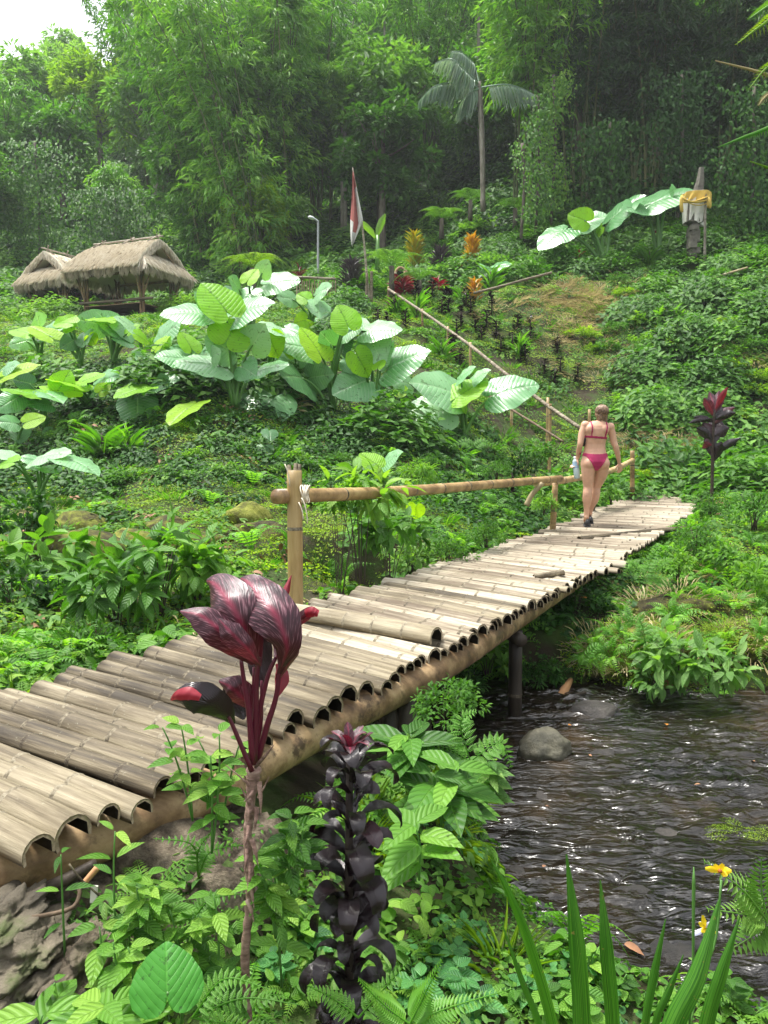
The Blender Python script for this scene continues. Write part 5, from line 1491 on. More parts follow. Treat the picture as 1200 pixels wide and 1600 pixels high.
# ------------------------------------------------------------------ generic plants
def seedling(px, py, hpx, Y, label, n=6, lpx=45, tmpl=BROAD, mat='leaf_light', name='leafy_plant', cat='plant', group=None, spread=1.0, seed=0, wide=.5, stems=1, stemmat='stalk', up=.25):
    """an upright herb: stems with opposite leaves; every leaf a part"""
    rs = random.Random(seed); o = PY(px, py, Y); m_ = Y / 1200.0
    r = thing(name, label, cat, o, group=group)
    for s in range(stems):
        lean = Vector((rs.uniform(-.35, .35) * (1 if stems > 1 else .5), rs.uniform(-.2, .2), 1)) * hpx * m_ * rs.uniform(.8, 1.05)
        top = lean; b0 = Vector((0, 0, -.08))
        P = bez(b0, lean * .5 + Vector((rs.uniform(-.02, .02), 0, 0)), top, 8)
        mb = MB(); mb.add(*tube_vf(P, np.linspace(.0045, .0025, 8) * max(1, Y / 2.2) * .8, 6), 0, .4); mb.obj('stem', M[stemmat], r)
        a0 = rs.uniform(0, 3)
        for i in range(n):
            t_ = 1 - (i // 2) * (.75 / max(1, (n / 2)))
            p0 = Vector(P[min(7, int(t_ * 7))])
            a = a0 + (i % 2) * math.pi + (i // 2) * 1.57 + rs.uniform(-.3, .3)
            d = Vector((math.cos(a), math.sin(a), rs.uniform(-.1, up + .2)))
            ln = lpx * m_ * rs.uniform(.8, 1.15) * (.8 if i < 2 else 1)
            mb = MB(); add_leaves(mb, tmpl, [tuple(p0 + d.normalized() * .008)], [tuple(d)], [(0, -.3, 1)], ln, ln * wide, [rs.random()])
            mb.obj('leaf', M[mat], r)
    return r

def frond_chunk(mb, P, wid, n=18, mat=0, tip=.15, droop=.25, rnd=None, lw=.28, up=(0, 0, 1)):
    """pinnate frond: pinnae both sides along the spine P (array)"""
    m_ = len(P)
    ts = np.linspace(.10, .985, n)
    C = np.stack([np.interp(ts * (m_ - 1), range(m_), P[:, k]) for k in range(3)], 1)
    T = np.gradient(C, axis=0); T = norm_rows(T)
    upv = np.tile(np.array(up, float), (n, 1))
    S = norm_rows(np.cross(T, upv)); Nn = np.cross(S, T)
    L = wid * np.interp(ts, [0, .12, .35, 1], [.45, .8, 1, tip])
    for sg in (-1, 1):
        D = S * sg + T * .45 - Nn * droop
        add_leaves(mb, DIAMOND, C, D, Nn, L, np.maximum(L * lw, .003), np.full(n, .5) if rnd is None else rnd + RNG.uniform(-.12, .12, n), mat)
    v, f = tube_vf(P, np.linspace(.004, .0015, m_) * (wid / .08) ** .5, 4, False)
    mb.add(v, f, mat, .3)

def frond_detailed(parent, pts, wpx, n=22, mat='fern', origin=None, name='frond', lw=.3, double=False, seed=0, up=None):
    P = spline([PY(*q) for q in pts], 20)
    if origin is not None: P = P - np.array(origin)
    Ym = pts[0][2]
    mb = MB()
    vw = np.array(CAM) - np.array(PY(*pts[1])); vw /= np.linalg.norm(vw)
    up = vw * .75 + np.array((0, 0, .8)) if up is None else up
    if not double:
        frond_chunk(mb, P, wpx * Ym / 1200, n, rnd=.5, lw=lw, up=up, droop=.1)
    else:
        ts = np.linspace(.12, .96, n); m_ = 20
        for i, t_ in enumerate(ts):
            C = np.array([np.interp(t_ * 19, range(20), P[:, k]) for k in range(3)])
            T = P[min(19, int(t_ * 19) + 1)] - P[max(0, int(t_ * 19) - 1)]; T /= np.linalg.norm(T) + 1e-9
            S = np.cross(T, up); S /= np.linalg.norm(S)
            L = wpx * Ym / 1200 * np.interp(t_, [0, .3, 1], [.8, 1, .1])
            for sg in (-1, 1):
                D = S * sg + T * .4; D /= np.linalg.norm(D)
                Q = C + D * L * np.linspace(0, 1, 7)[:, None] + np.array((0, 0, -1.0)) * (np.linspace(0, 1, 7)[:, None] ** 2) * L * .12
                frond_chunk(mb, Q, L * .26, 9, rnd=.5, lw=.42, up=up, droop=.05)
        v, f = tube_vf(P, np.linspace(.003, .001, 20), 5, False); mb.add(v, f, 0, .2)
    return mb.obj(name, M[mat], parent)

def fern_thing(px, py, Y, label, fronds, mat='fern', wpx=22, group=None, double=False, n=20):
    o = PY(px, py, Y)
    r = thing('fern', label, 'fern', o, group=group)
    for i, pts in enumerate(fronds):
        q = [(px, py, Y)] + [p_ if len(p_) > 2 else (p_[0], p_[1], Y - .03 * j) for j, p_ in enumerate(pts)]
        frond_detailed(r, q, wpx, n, mat, o, double=double, seed=i)
    return r

# foreground ferns
fern_thing(300, 1440, 1.95, 'bright fern frond arching left of the red cordyline cane', [[(330, 1405), (390, 1395)], [(270, 1420), (230, 1400)], [(330, 1440), (375, 1455)]], wpx=24, double=True, n=13)
fern_thing(310, 1370, 2.1, 'light fern at the foot of the brown edge pole', [[(300, 1320), (240, 1310)], [(330, 1330), (385, 1320)], [(310, 1330), (330, 1300)]], wpx=22, double=True, n=12)
fern_thing(300, 1590, 1.7, 'yellowish green fern spreading low in the bottom centre left', [[(350, 1530), (420, 1545)], [(380, 1560), (470, 1570)], [(360, 1600), (430, 1610)]], wpx=26, double=True, n=14)
fern_thing(640, 1600, 1.6, 'broad bright fern frond pointing right at the bottom centre', [[(700, 1575), (800, 1545)], [(660, 1560), (690, 1500)], [(600, 1570), (560, 1530)]], wpx=30, n=24)
fern_thing(560, 1590, 1.75, 'fern behind the lower stem of the black cordyline', [[(600, 1545), (640, 1500)], [(520, 1560), (480, 1540)]], wpx=26, double=True, n=12)
fern_thing(735, 1190, 3.1, 'hanging fern fronds under the bridge beside the stream', [[(745, 1240), (755, 1300)], [(700, 1170), (650, 1160)], [(780, 1160), (800, 1200)], [(720, 1130), (745, 1110)]], wpx=28, double=True, n=12)
fern_thing(1200, 1440, 2.4, 'light fern at the right edge above the yellow flower', [[(1160, 1390), (1100, 1345)], [(1170, 1430), (1105, 1420)], [(1180, 1460), (1130, 1490)], [(1190, 1390), (1190, 1340)]], mat='leaf_light', wpx=40, n=14)
fern_thing(1005, 905, 7.0, 'fern drooping in front of the far abutment of the bridge', [[(1020, 870), (1035, 845)], [(1030, 880), (1055, 872)], [(985, 880), (975, 900)], [(1035, 905), (1060, 925)]], wpx=16, double=True, n=12)
fern_thing(905, 1040, 6.1, 'small fern hanging on the far bank over the water', [[(912, 1030), (908, 1065)], [(925, 1020), (950, 1045)], [(930, 1010), (945, 1020)]], wpx=12, n=14)
fern_thing(1010, 1010, 5.9, 'fern arching over moss on the far bank', [[(1000, 985), (985, 1000)], [(1030, 985), (1060, 1000)], [(1000, 970), (975, 965)]], wpx=14, double=True, n=11)
fern_thing(740, 700, 10.6, 'fern below the lowest elephant ear on the slope', [[(725, 690), (700, 700)], [(755, 690), (775, 700)]], wpx=14, double=True, n=10)
fern_thing(1010, 590, 18.5, 'pale fern on the middle of the right slope', [[(995, 570), (975, 580)], [(1020, 565), (1040, 575)], [(1012, 565), (1012, 550)]], wpx=9, double=True, n=9)
fern_thing(905, 740, 13.0, 'fern beside the far end of the bridge rail', [[(885, 715), (868, 735)], [(925, 710), (945, 730)], [(905, 705), (905, 690)]], wpx=14, double=True, n=10)

# big heart leaf plant, nettle like plants in the lower left corner
hl_o = PY(262, 1620, 1.62)
hl = thing('heart_leaf_plant', 'single large dimpled heart shaped leaf at the bottom left', 'plant', hl_o)
me_h = ear_mesh('leaf', 91, M['heart'], W=1.22, rip=.02, rings=7, droop=.12, cup=-.05, ridge=.004)
A = PY(261, 1552, 1.56); T_ = PY(259, 1470, 1.62); u = (T_ - A); Lm = u.length * 1.0; u.normalize()
v = (CAM - A).normalized(); v = (v - u * v.dot(u)).normalized(); n_ = v
side = n_.cross(u).normalized()
mt = Matrix((u * Lm, side * Lm, n_ * Lm)).transposed().to_4x4(); mt.translation = A
o_ = bpy.data.objects.new('leaf', me_h); link(o_, hl); o_.matrix_world = Matrix.Translation(-hl_o) @ mt
mb = MB(); mb.add(*tube_vf(bez(Vector((0, .1, -.06)), Vector((.02, .1, .02)), A - hl_o, 8), .004, 6), 0, .3); mb.obj('stalk', M['stalk'], hl)
seedling(150, 1640, 70, 1.55, 'toothed light green plant in the bottom left corner', 8, 110, mat='leaf_light', seed=5, stems=2, wide=.5)
seedling(60, 1640, 60, 1.6, 'light green plant cut by the bottom edge at far left', 6, 120, mat='leaf_light', seed=6, stems=1, wide=.45)
seedling(95, 1590, 70, 1.72, 'small three leaved sprig against the dark rubble', 4, 42, mat='leaf_light', seed=7, wide=.5)
seedling(160, 1540, 110, 1.85, 'slender plant with drooping toothed leaves on the rubble ledge', 6, 60, mat='leaf_light', seed=8, wide=.5, up=-.1)
seedling(205, 1545, 90, 1.8, 'bushy toothed plant right of the rubble ledge', 8, 55, mat='leaf_light', seed=9, wide=.48, stems=2)
seedling(182, 1440, 165, 1.95, 'tall thin sprig in front of the brown edge pole', 9, 52, mat='leaf_light', seed=10, wide=.28, up=.5)
seedling(100, 1450, 120, 1.9, 'thin leaning twig with narrow leaves over the ledge', 5, 45, mat='leaf', seed=11, wide=.3)
seedling(440, 1500, 175, 2.0, 'upright plant with narrow leaves between the two cordylines', 10, 52, mat='leaf_light', seed=12, wide=.4)
seedling(340, 1480, 90, 1.9, 'seedling beside the cane of the red cordyline', 8, 50, mat='leaf_light', seed=13, wide=.45)
seedling(655, 1340, 55, 2.5, 'plant with large pale crinkled leaves right of the black cordyline', 10, 88, mat='leaf_light', seed=14, wide=.5, up=.3)
seedling(690, 1260, 70, 2.9, 'broad leaved plant under the bridge beside the water', 10, 90, mat='leaf', seed=15, wide=.45, stems=2)
seedling(640, 1200, 60, 3.1, 'dark plant beneath the edge pole behind the black cordyline', 8, 90, mat='leaf', seed=16, wide=.4, stems=2)
seedling(760, 1250, 70, 3.3, 'airy branch with many oval leaves leaning over the water', 16, 40, mat='leaf_pale', seed=17, wide=.4, stems=3)
for i, (px, py, h_, Y, l_) in enumerate(((330, 1290, 150, 2.05, 40), (300, 1240, 130, 2.1, 36), (345, 1250, 120, 2.1, 34))):
    seedling(px, py, h_, Y, ['bright vine sprig climbing past the cane ends left of the red cordyline', 'pale sprig with small leaves overlapping the cane ends', 'thin sprig close to the stalks of the red cordyline'][i], 10, l_, mat='leaf_light', seed=30 + i, wide=.5, stems=2)
HL = [f'{c_} heart leaved herb {p_}' for p_ in ('left of the black cordyline', 'right of the black cordyline', 'under the sword leaves', 'close to the water edge', 'at the bottom edge of the view', 'below the yellow flower', 'beside the broad fern frond', 'on the bank above the stream', 'near the right corner') for c_ in ('light green', 'bluish green', 'mid green')]
for (x_, y_, h_, l_, lab_, mt_, sd_) in ((230, 1430, 60, 44, 'small bright herb on the ledge right of the pale chip', 'leaf_light', 201), (290, 1500, 80, 50, 'bright toothed herb left of the red cordyline cane', 'leaf_light', 202), (345, 1560, 70, 50, 'fresh herb between the heart leaf and the cane', 'leaf', 203), (210, 1480, 50, 40, 'low herb on the brown ledge edge', 'leaf', 204), (120, 1560, 60, 44, 'low herb in front of the dark rubble', 'leaf_light', 205), (430, 1420, 90, 46, 'herb with pointed leaves right of the cane', 'leaf_light', 206), (455, 1350, 80, 50, 'herb in the shade under the edge pole', 'leaf', 207), (40, 1560, 50, 44, 'low herb at the far left below the rod', 'leaf', 208)):
    seedling(x_, y_, h_, PY(x_, y_, 1.9).y, lab_, 10, l_, mat=mt_, seed=sd_, wide=.45, stems=3)
for i in range(26):
    px = RNG.uniform(420, 1150); py = RNG.uniform(1440, 1600)
    if 500 < px < 600: continue
    if px > 800 and py < 1500 + (px - 800) * .2: continue
    g_ = G(px, py)
    seedling(px, py, RNG.uniform(25, 60), g_.y - .02, HL[i], 8, RNG.uniform(28, 46), mat=['leaf_light', 'leaf_blue', 'leaf'][i % 3], tmpl=OVATE, seed=60 + i, wide=.62, stems=2, group='low herbs in the foreground')

# ------------------------------------------------------------------ shrubs (foliage meshes shared between copies)
def shrub_mesh(name, seed, n, L, W, tmpl, mat, R=(.5, .5, .45), drop=.15, clusters=22):
    rg = np.random.default_rng(seed); mb = MB()
    cc = norm_rows(rg.normal(size=(clusters, 3))); cc[:, 2] = np.abs(cc[:, 2])
    cc *= rg.uniform(.45, 1, (clusters, 1))
    k = rg.integers(0, clusters, n)
    d = norm_rows(rg.normal(size=(n, 3)) + cc[k] * .8)
    C = (cc[k] + d * rg.uniform(.05, .26, (n, 1))) * np.array(R) + np.array((0, 0, R[2] * .25))
    D = d + np.array((0, 0, -drop)) + rg.normal(0, .25, (n, 3))
    Nn = np.tile((0, 0, 1.0), (n, 1)) + rg.normal(0, .35, (n, 3)) + d * .3
    rn = np.clip(rg.random(clusters)[k] * .5 + rg.random(n) * .5, 0, 1)
    add_leaves(mb, tmpl, C, D, Nn, rg.uniform(.7, 1.2, n) * L, rg.uniform(.7, 1.2, n) * W, rn)
    return mb.mesh(name, M[mat])
def stem_mesh(seed, n=7, H=.8, spread=.35, r=.012, mat='stem_dark'):
    rs = random.Random(seed); mb = MB()
    for i in range(n):
        a = rs.uniform(0, 6.28); s_ = rs.uniform(.3, 1) * spread
        e = (math.cos(a) * s_, math.sin(a) * s_, H * rs.uniform(.7, 1))
        mb.add(*tube_vf(bez((rs.uniform(-.05, .05), rs.uniform(-.05, .05), -.15), (e[0] * .3, e[1] * .3, H * .5), e, 7), np.linspace(r, r * .45, 7), 6), 0, .3)
    return mb.mesh('stems', M[mat])
FOL = {
    'large': [shrub_mesh('foliage', 160 + i, 120, .27, .125, BROAD, 'leaf', (.5, .5, .45), .35, 16) for i in range(3)],
    'large_light': [shrub_mesh('foliage', 165 + i, 120, .24, .11, BROAD, 'leaf_light', (.5, .5, .45), .35, 16) for i in range(2)],
    'large_pale': [shrub_mesh('foliage', 170 + i, 120, .22, .10, BROAD, 'leaf_pale', (.5, .5, .42), .35, 16) for i in range(2)],
    'yellow': [shrub_mesh('foliage', 180 + i, 900, .08, .036, OVATE, 'leaf_yellow', (.5, .5, .34)) for i in range(2)],
    'broad': [shrub_mesh('foliage', 100 + i, 420, .13, .06, BROAD, 'leaf', (.5, .5, .42)) for i in range(2)],
    'broad_light': [shrub_mesh('foliage', 110 + i, 420, .11, .055, OVATE, 'leaf_light', (.5, .5, .42)) for i in range(2)],
    'dark': [shrub_mesh('foliage', 120 + i, 500, .11, .05, OVATE, 'leaf_dark', (.5, .5, .42)) for i in range(2)],
    'fine': [shrub_mesh('foliage', 130 + i, 900, .07, .032, OVATE, 'leaf', (.5, .5, .4)) for i in range(2)],
    'pale': [shrub_mesh('foliage', 140 + i, 420, .12, .055, OVATE, 'leaf_pale', (.5, .5, .42)) for i in range(2)],
    'lance': [shrub_mesh('foliage', 150 + i, 500, .16, .035, LANCE, 'leaf_light', (.5, .5, .45), .3) for i in range(2)],
}
STM = [stem_mesh(s) for s in range(3)]
def shrub(px, py, Y, size, kind, label, group=None, sz=1.0, tall=0.0):
    """(px, py) is where its foot stands"""
    o = G(px, py) if Y is None else PY(px, py, Y)
    r = thing('shrub', label, 'shrub', o, random.uniform(0, 6.28), group, 1.0)
    f = bpy.data.objects.new('foliage', random.choice(FOL[kind])); link(f, r)
    f.scale = (size, size, size * sz); f.location = (0, 0, tall)
    s_ = bpy.data.objects.new('stems', random.choice(STM)); link(s_, r); s_.scale = (size * .8, size * .8, (tall + size * .5 * sz) * 1.1)
    return r
# behind the deck at left
shrub(185, 1000, 5.3, .66, 'large', 'shrub with broad shiny leaves just behind the canes at left', tall=.25)
shrub(250, 985, 5.6, .75, 'large', 'tallest broad leaved shrub behind the canes, right of the shaded bank', tall=.35)
shrub(310, 960, 5.9, .66, 'large_light', 'shrub right behind the red cordyline leaves', tall=.25)
shrub(150, 1030, 4.7, .5, 'fine', 'low fine leaved bush at the left edge of the deck')
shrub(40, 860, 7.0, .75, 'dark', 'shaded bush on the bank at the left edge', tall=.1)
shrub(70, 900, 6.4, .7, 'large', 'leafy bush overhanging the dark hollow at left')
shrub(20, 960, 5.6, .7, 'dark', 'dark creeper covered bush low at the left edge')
# behind the rail
shrub(565, 970, 6.6, .72, 'large_light', 'tall stemmed bush with green leaves behind the railing post', tall=.95)
shrub(530, 975, 6.5, .55, 'broad_light', 'bush immediately right of the golden post', tall=.95)
shrub(610, 945, 7.0, .6, 'large', 'bush with upright dark stems below the rail', tall=.55)
shrub(565, 990, 6.2, .5, 'dark', 'low dark leaved bush at the foot of the golden post')
shrub(655, 755, 9.8, .5, 'lance', 'dark rosette shrub with upright narrow leaves above the rail')
shrub(700, 880, 7.6, .55, 'fine', 'creeper mound beside the canes under the rail')
shrub(760, 850, 8.3, .5, 'fine', 'leafy mound beside the canes farther along the rail')
shrub(640, 890, 7.4, .55, 'pale', 'light green creeper mound under the rail')
shrub(850, 800, 10.2, .45, 'broad_light', 'small bush behind the second rail post')
shrub(955, 785, 12.6, .5, 'broad_light', 'light broad leaved plant by the bridge right behind the woman')
shrub(820, 740, 11.4, .6, 'dark', 'dark bush left of the woman below the slope handrail')
shrub(845, 720, 12.4, .6, 'broad', 'bush behind the pouch arm of the woman')
shrub(775, 745, 11.0, .5, 'fine', 'small leaved bush on the slope foot right of the lowest elephant ear')
# right bank
shrub(1000, 752, None, .6, 'yellow', 'low grassy growth just behind the left corner of the bridge end', tall=.0)
shrub(1042, 748, None, .65, 'fine', 'low leafy growth just behind the middle of the bridge end', tall=.0)
shrub(1085, 750, None, .62, 'broad_light', 'low leafy growth just behind the right corner of the bridge end', tall=.0)
shrub(1055, 1040, 5.9, .66, 'large_pale', 'bank plant with broad pale leaves reaching down to the water', tall=-.05)
shrub(1110, 1065, 5.7, .6, 'large_pale', 'broad leaved plant touching the water at right')
shrub(1025, 1080, 5.8, .4, 'large_pale', 'small pale leaved plant at the water edge')
shrub(690, 1130, 3.7, .45, 'fine', 'fine leaved bush between the two bridge supports')
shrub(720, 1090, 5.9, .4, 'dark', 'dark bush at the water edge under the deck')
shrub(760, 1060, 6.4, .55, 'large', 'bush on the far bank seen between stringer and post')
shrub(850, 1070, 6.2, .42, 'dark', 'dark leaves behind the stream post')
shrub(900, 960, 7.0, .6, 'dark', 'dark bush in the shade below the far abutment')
shrub(1090, 870, 8.8, .8, 'fine', 'fern like bush below the end of the bridge')
shrub(1140, 900, 8.0, .7, 'broad_light', 'bush with upright shoots on the right bank')
shrub(1185, 960, 7.0, .7, 'lance', 'tall yellowish shoots at the right edge over the bank')
shrub(1060, 900, 7.6, .5, 'broad_light', 'small upright plant on the bank top left of the tall shoots')
shrub(1180, 820, 10, .9, 'fine', 'bush at the right edge behind the far bank')
shrub(1110, 810, 11.5, .7, 'fine', 'bush beside the end of the deck at right')
rsb = random.Random(17)
# bushes that cover the right slope
nb = 0
for py in (455, 480, 505, 530, 560, 590, 625, 660, 700, 740):
    for px in range(820, 1260, 46):
        x = px + rsb.uniform(-22, 22); y = py + rsb.uniform(-12, 12)
        if x < 900 + (0 if y < 560 else 60) and y > 480: continue
        if x < 960 and 430 < y < 520: continue      # dry grass patch
        if 960 < x < 1080 and 650 < y < 720: continue
        g_ = G(x, y)
        kd = rsb.choice(['fine', 'broad_light', 'yellow', 'broad_light', 'yellow', 'large_light', 'broad'])
        kw_ = {'fine': 'small leaved', 'yellow': 'yellowish green', 'broad_light': 'light green', 'broad': 'broad leaved', 'pale': 'pale green', 'large_light': 'large leaved light', 'large': 'large leaved'}[kd]
        row_ = 'at the top of' if py < 500 else 'on the upper part of' if py < 560 else 'half way down' if py < 620 else 'low on' if py < 690 else 'at the foot of'
        col_ = 'near the dry grass' if px < 930 else 'below the shrine' if px < 1080 else 'above the dark cordyline' if px < 1170 else 'at the right edge' if x < 1200 else 'cut by the right edge'
        shrub(x, y, None, rsb.uniform(.6, 1.05) * (g_.y / 20) ** .3, kd, f'{kw_} bush {row_} the right slope, {col_}', 'bushes covering the right slope', .8); nb += 1
# creeper bushes on the slope foot under the elephant ears and beyond
for py in (690, 722, 750):
    for px in range(20, 900, 62):
        x = px + rsb.uniform(-30, 30); y = py + rsb.uniform(-16, 16)
        if rsb.random() < .35: continue
        g_ = G(x, y)
        kd = rsb.choice(['fine', 'pale', 'dark', 'broad', 'broad_light'])
        kw_ = {'fine': 'small leaved', 'broad_light': 'light green', 'broad': 'broad leaved', 'pale': 'pale green', 'dark': 'dark'}[kd]
        row_ = 'between the elephant ears' if py < 660 else 'just below the elephant ears' if py < 710 else 'at the foot of the slope'
        col_ = 'at far left' if px < 160 else 'left of centre' if px < 400 else 'behind the railing post' if px < 600 else 'above the rail' if px < 760 else 'left of the woman'
        shrub(x, y, None, rsb.uniform(.32, .55), kd, f'low {kw_} bush {row_}, {col_}', 'low bushes on the terraced bank', .7)

# ------------------------------------------------------------------ dark cordyline by the far end of the bridge
co = PY(1112, 800, 12.6)
dc = thing('dark_cordyline', 'slender dark cordyline with a red top standing by the far end of the bridge', 'plant', co)
mb = MB(); mb.add(*tube_vf(spline([(0, 0, -.25), PY(1113, 740, 12.6) - co, PY(1114, 690, 12.6) - co, PY(1116, 640, 12.6) - co], 12), [.028] * 6 + [.022] * 6, 8)); mb.obj('cane', M['stem_dark'], dc)
for i, (ax, ay, tx, ty, w_, mt_) in enumerate((
    (1114, 690, 1098, 660, 20, 'cord_black'), (1114, 690, 1088, 668, 14, 'cord_black'), (1116, 680, 1140, 668, 22, 'cord_black'), (1114, 710, 1158, 684, 12, 'cord_black'),
    (1116, 660, 1083, 652, 9, 'cord_black'), (1116, 655, 1076, 661, 8, 'cord_black'), (1116, 650, 1100, 622, 14, 'cord_maroon'), (1118, 655, 1150, 645, 13, 'cord_black'), (1116, 650, 1122, 628, 22, 'cord_black'),
    (1117, 660, 1148, 636, 16, 'cord_maroon'), (1115, 720, 1128, 690, 16, 'cord_black'), (1114, 700, 1100, 690, 22, 'cord_maroon'), (1117, 640, 1108, 612, 12, 'cord_maroon'), (1118, 640, 1137, 605, 9, 'cord_red'), (1118, 640, 1124, 610, 10, 'cord_maroon'), (1117, 645, 1130, 618, 12, 'cord_maroon'), (1115, 715, 1105, 675, 18, 'cord_black'), (1116, 690, 1120, 650, 26, 'cord_black'))):
    dy = random.uniform(-.12, .12)
    pix_leaf(dc, [(ax, ay, 12.6, w_ * .25), ((ax * 2 + tx) / 3, (ay * 2 + ty) / 3 - 2, 12.6 + dy * .4, w_), ((ax + tx * 2) / 3, (ay + ty * 2) / 3 - 2, 12.6 + dy, w_), (tx, ty, 12.6 + dy * 1.3, 1)], M[mt_], 'leaf', origin=co, seed=i, nseg=9, fold=.25)

# ------------------------------------------------------------------ bedding plants on the slope: crotons and small cordylines
def column_plant(px, pyb, pyt, wpx, mat, label, n=90, tmpl=LANCE, lpx=12, up=1.2, group=None, name='croton', cat='plant', Y=None, wide=.22, top=None):
    o = G(px, pyb) if Y is None else PY(px, pyb, Y)
    m_ = o.y / 1200; Ht = (pyb - pyt) * m_; Wd = wpx * m_ / 2; L = lpx * m_
    r = thing(name, label, cat, o, group=group)
    mb = MB(); mb.add(*tube_vf([(0, 0, -.3), (0.01, 0, Ht * .5), (0, 0, Ht * .8)], [.03, .025, .015], 6)); mb.obj('stem', M['stem_dark'], r)
    def fol(n, z0, z1, mat):
        z = z0 + (z1 - z0) * RNG.random(n) ** .9
        a = RNG.uniform(0, 6.283, n); rad = Wd * RNG.random(n) ** .5 * np.interp(z / Ht, [0, .5, .85, 1], [.7, 1, .75, .15]) * .7
        C = np.stack([rad * np.cos(a), rad * np.sin(a), z - L * .5], 1)
        D = np.stack([np.cos(a), np.sin(a), np.full(n, up)], 1) + RNG.normal(0, .18, (n, 3))
        Nn = np.stack([-np.cos(a) * up, -np.sin(a) * up, np.ones(n)], 1)
        mb = MB(); add_leaves(mb, tmpl, C, D, Nn, L * RNG.uniform(.7, 1.2, n), L * wide * RNG.uniform(.8, 1.2, n)); return mb
    fol(n, Ht * .12, Ht, mat).obj('foliage', M[mat], r)
    if top: fol(max(14, n // 5), Ht * .86, Ht * 1.04, top).obj('top_leaves', M[top], r)
    return r
column_plant(647, 440, 366, 22, 'croton_yellow', 'tall yellow green croton column right of the flagpole', 210, lpx=16, up=2.2)
column_plant(737, 428, 372, 22, 'croton_orange', 'orange yellow croton column farther right in the flower bed', 200, lpx=15, up=2.4)
column_plant(688, 436, 388, 30, 'croton_grey', 'grey purple narrow leaved shrub between the yellow and orange crotons', 200, lpx=16, up=1.6)
column_plant(550, 470, 408, 36, 'croton_grey', 'dark grey narrow leaved shrub left of the flagpole', 260, lpx=17, up=1.5)
column_plant(742, 474, 436, 18, 'croton_orange', 'low orange croton below the orange column', 80, lpx=12, up=1.5)
column_plant(630, 462, 430, 22, 'cord_red', 'bright red cordyline by the arched gate', 60, lpx=18, up=.8, wide=.2, tmpl=BLADE, name='cordyline')
column_plant(684, 455, 433, 20, 'cord_red', 'small red cordyline beneath the grey shrub', 40, lpx=13, up=.9, wide=.25, tmpl=BLADE, name='cordyline')
column_plant(719, 440, 418, 12, 'cord_red', 'small red cordyline left of the orange croton', 24, lpx=11, up=1, wide=.3, tmpl=BLADE, name='cordyline')
column_plant(876, 412, 373, 18, 'cord_red', 'red topped cordyline under the pale leaf of the upper elephant ear', 36, lpx=14, up=1, wide=.3, tmpl=BLADE, name='cordyline')
column_plant(905, 418, 396, 16, 'cord_red', 'small red cordyline left of the upper elephant ear stalks', 30, lpx=12, up=1, wide=.3, tmpl=BLADE, name='cordyline')
column_plant(1020, 395, 362, 14, 'cord_maroon', 'dark red cordyline under the long pale leaf near the shrine', 30, lpx=12, up=1, wide=.3, tmpl=BLADE, name='cordyline')
column_plant(468, 470, 418, 12, 'cord_maroon', 'reddish cordyline in front of the small fence', 40, lpx=12, up=1.5, wide=.2, name='cordyline')
dk = [(633, 500), (665, 470), (690, 480), (720, 500), (728, 468), (742, 505), (752, 520), (705, 540), (718, 558), (713, 525), (760, 500), (775, 515), (782, 540), (800, 535), (828, 520), (820, 555), (850, 575), (866, 590), (875, 575), (902, 585), (808, 505), (870, 545), (700, 478), (675, 455), (650, 458), (590, 500), (615, 480), (605, 505), (768, 480), (735, 480)]
for i, (px, py) in enumerate(dk):
    column_plant(px, py + 14, py - random.uniform(12, 26), random.uniform(11, 17), 'cord_black', 'small dark column cordyline ' + ('near the head of the steps' if px < 680 else 'left of the orange croton' if py < 490 and px < 745 else 'beside the slope handrail' if px < 745 else 'below the dry grass' if py < 530 else 'low in the bed near the woman') + (', upper row' if i % 3 == 0 else ', outer row' if i % 3 == 1 else ''), 80, tmpl=OVATE, lpx=7, up=.35, wide=.55, name='dark_cordyline', group='small dark cordylines planted on the slope')
for i, (px, py, h_) in enumerate(((800, 780, 60), (645, 760, 36), (720, 650, 40), (700, 470, 20))):
    column_plant(px, py, py - h_, 16, 'cord_black', ['thin dark cordyline seen through the railing beside the second post', 'thin dark plant right above the near rail', 'dark cordyline behind the lowest elephant ear', 'dark cordyline under the grey shrub'][i], 90, tmpl=OVATE, lpx=9, up=.5, wide=.5, name='dark_cordyline')
for i, (px, py, h_, w_) in enumerate(((835, 440, 30, 26), (766, 452, 30, 20), (720, 470, 20, 20), (650, 500, 34, 18), (690, 560, 30, 20), (620, 495, 26, 18), (812, 560, 30, 14), (1014, 420, 30, 20), (905, 430, 20, 20), (160, 720, 50, 50), (200, 710, 40, 40), (750, 420, 20, 12))):
    column_plant(px, py, py - h_, w_, 'grass', ['clump of green blades ' + q_ for q_ in ('left of the lone elephant ear', 'below the orange croton', 'beside the small orange croton', 'beside the slope handrail, upper part', 'below the slope handrail', 'by the arched gate', 'low in the flower bed', 'below the long pale leaf', 'beside the small red cordyline', 'tallest, below the elephant ears at left', 'second, below the elephant ears at left', 'left of the orange column')][i], 40, tmpl=BLADE, lpx=h_ * .9, up=1.7, wide=.07, name='blade_clump', group='clumps of green blades on the slope')

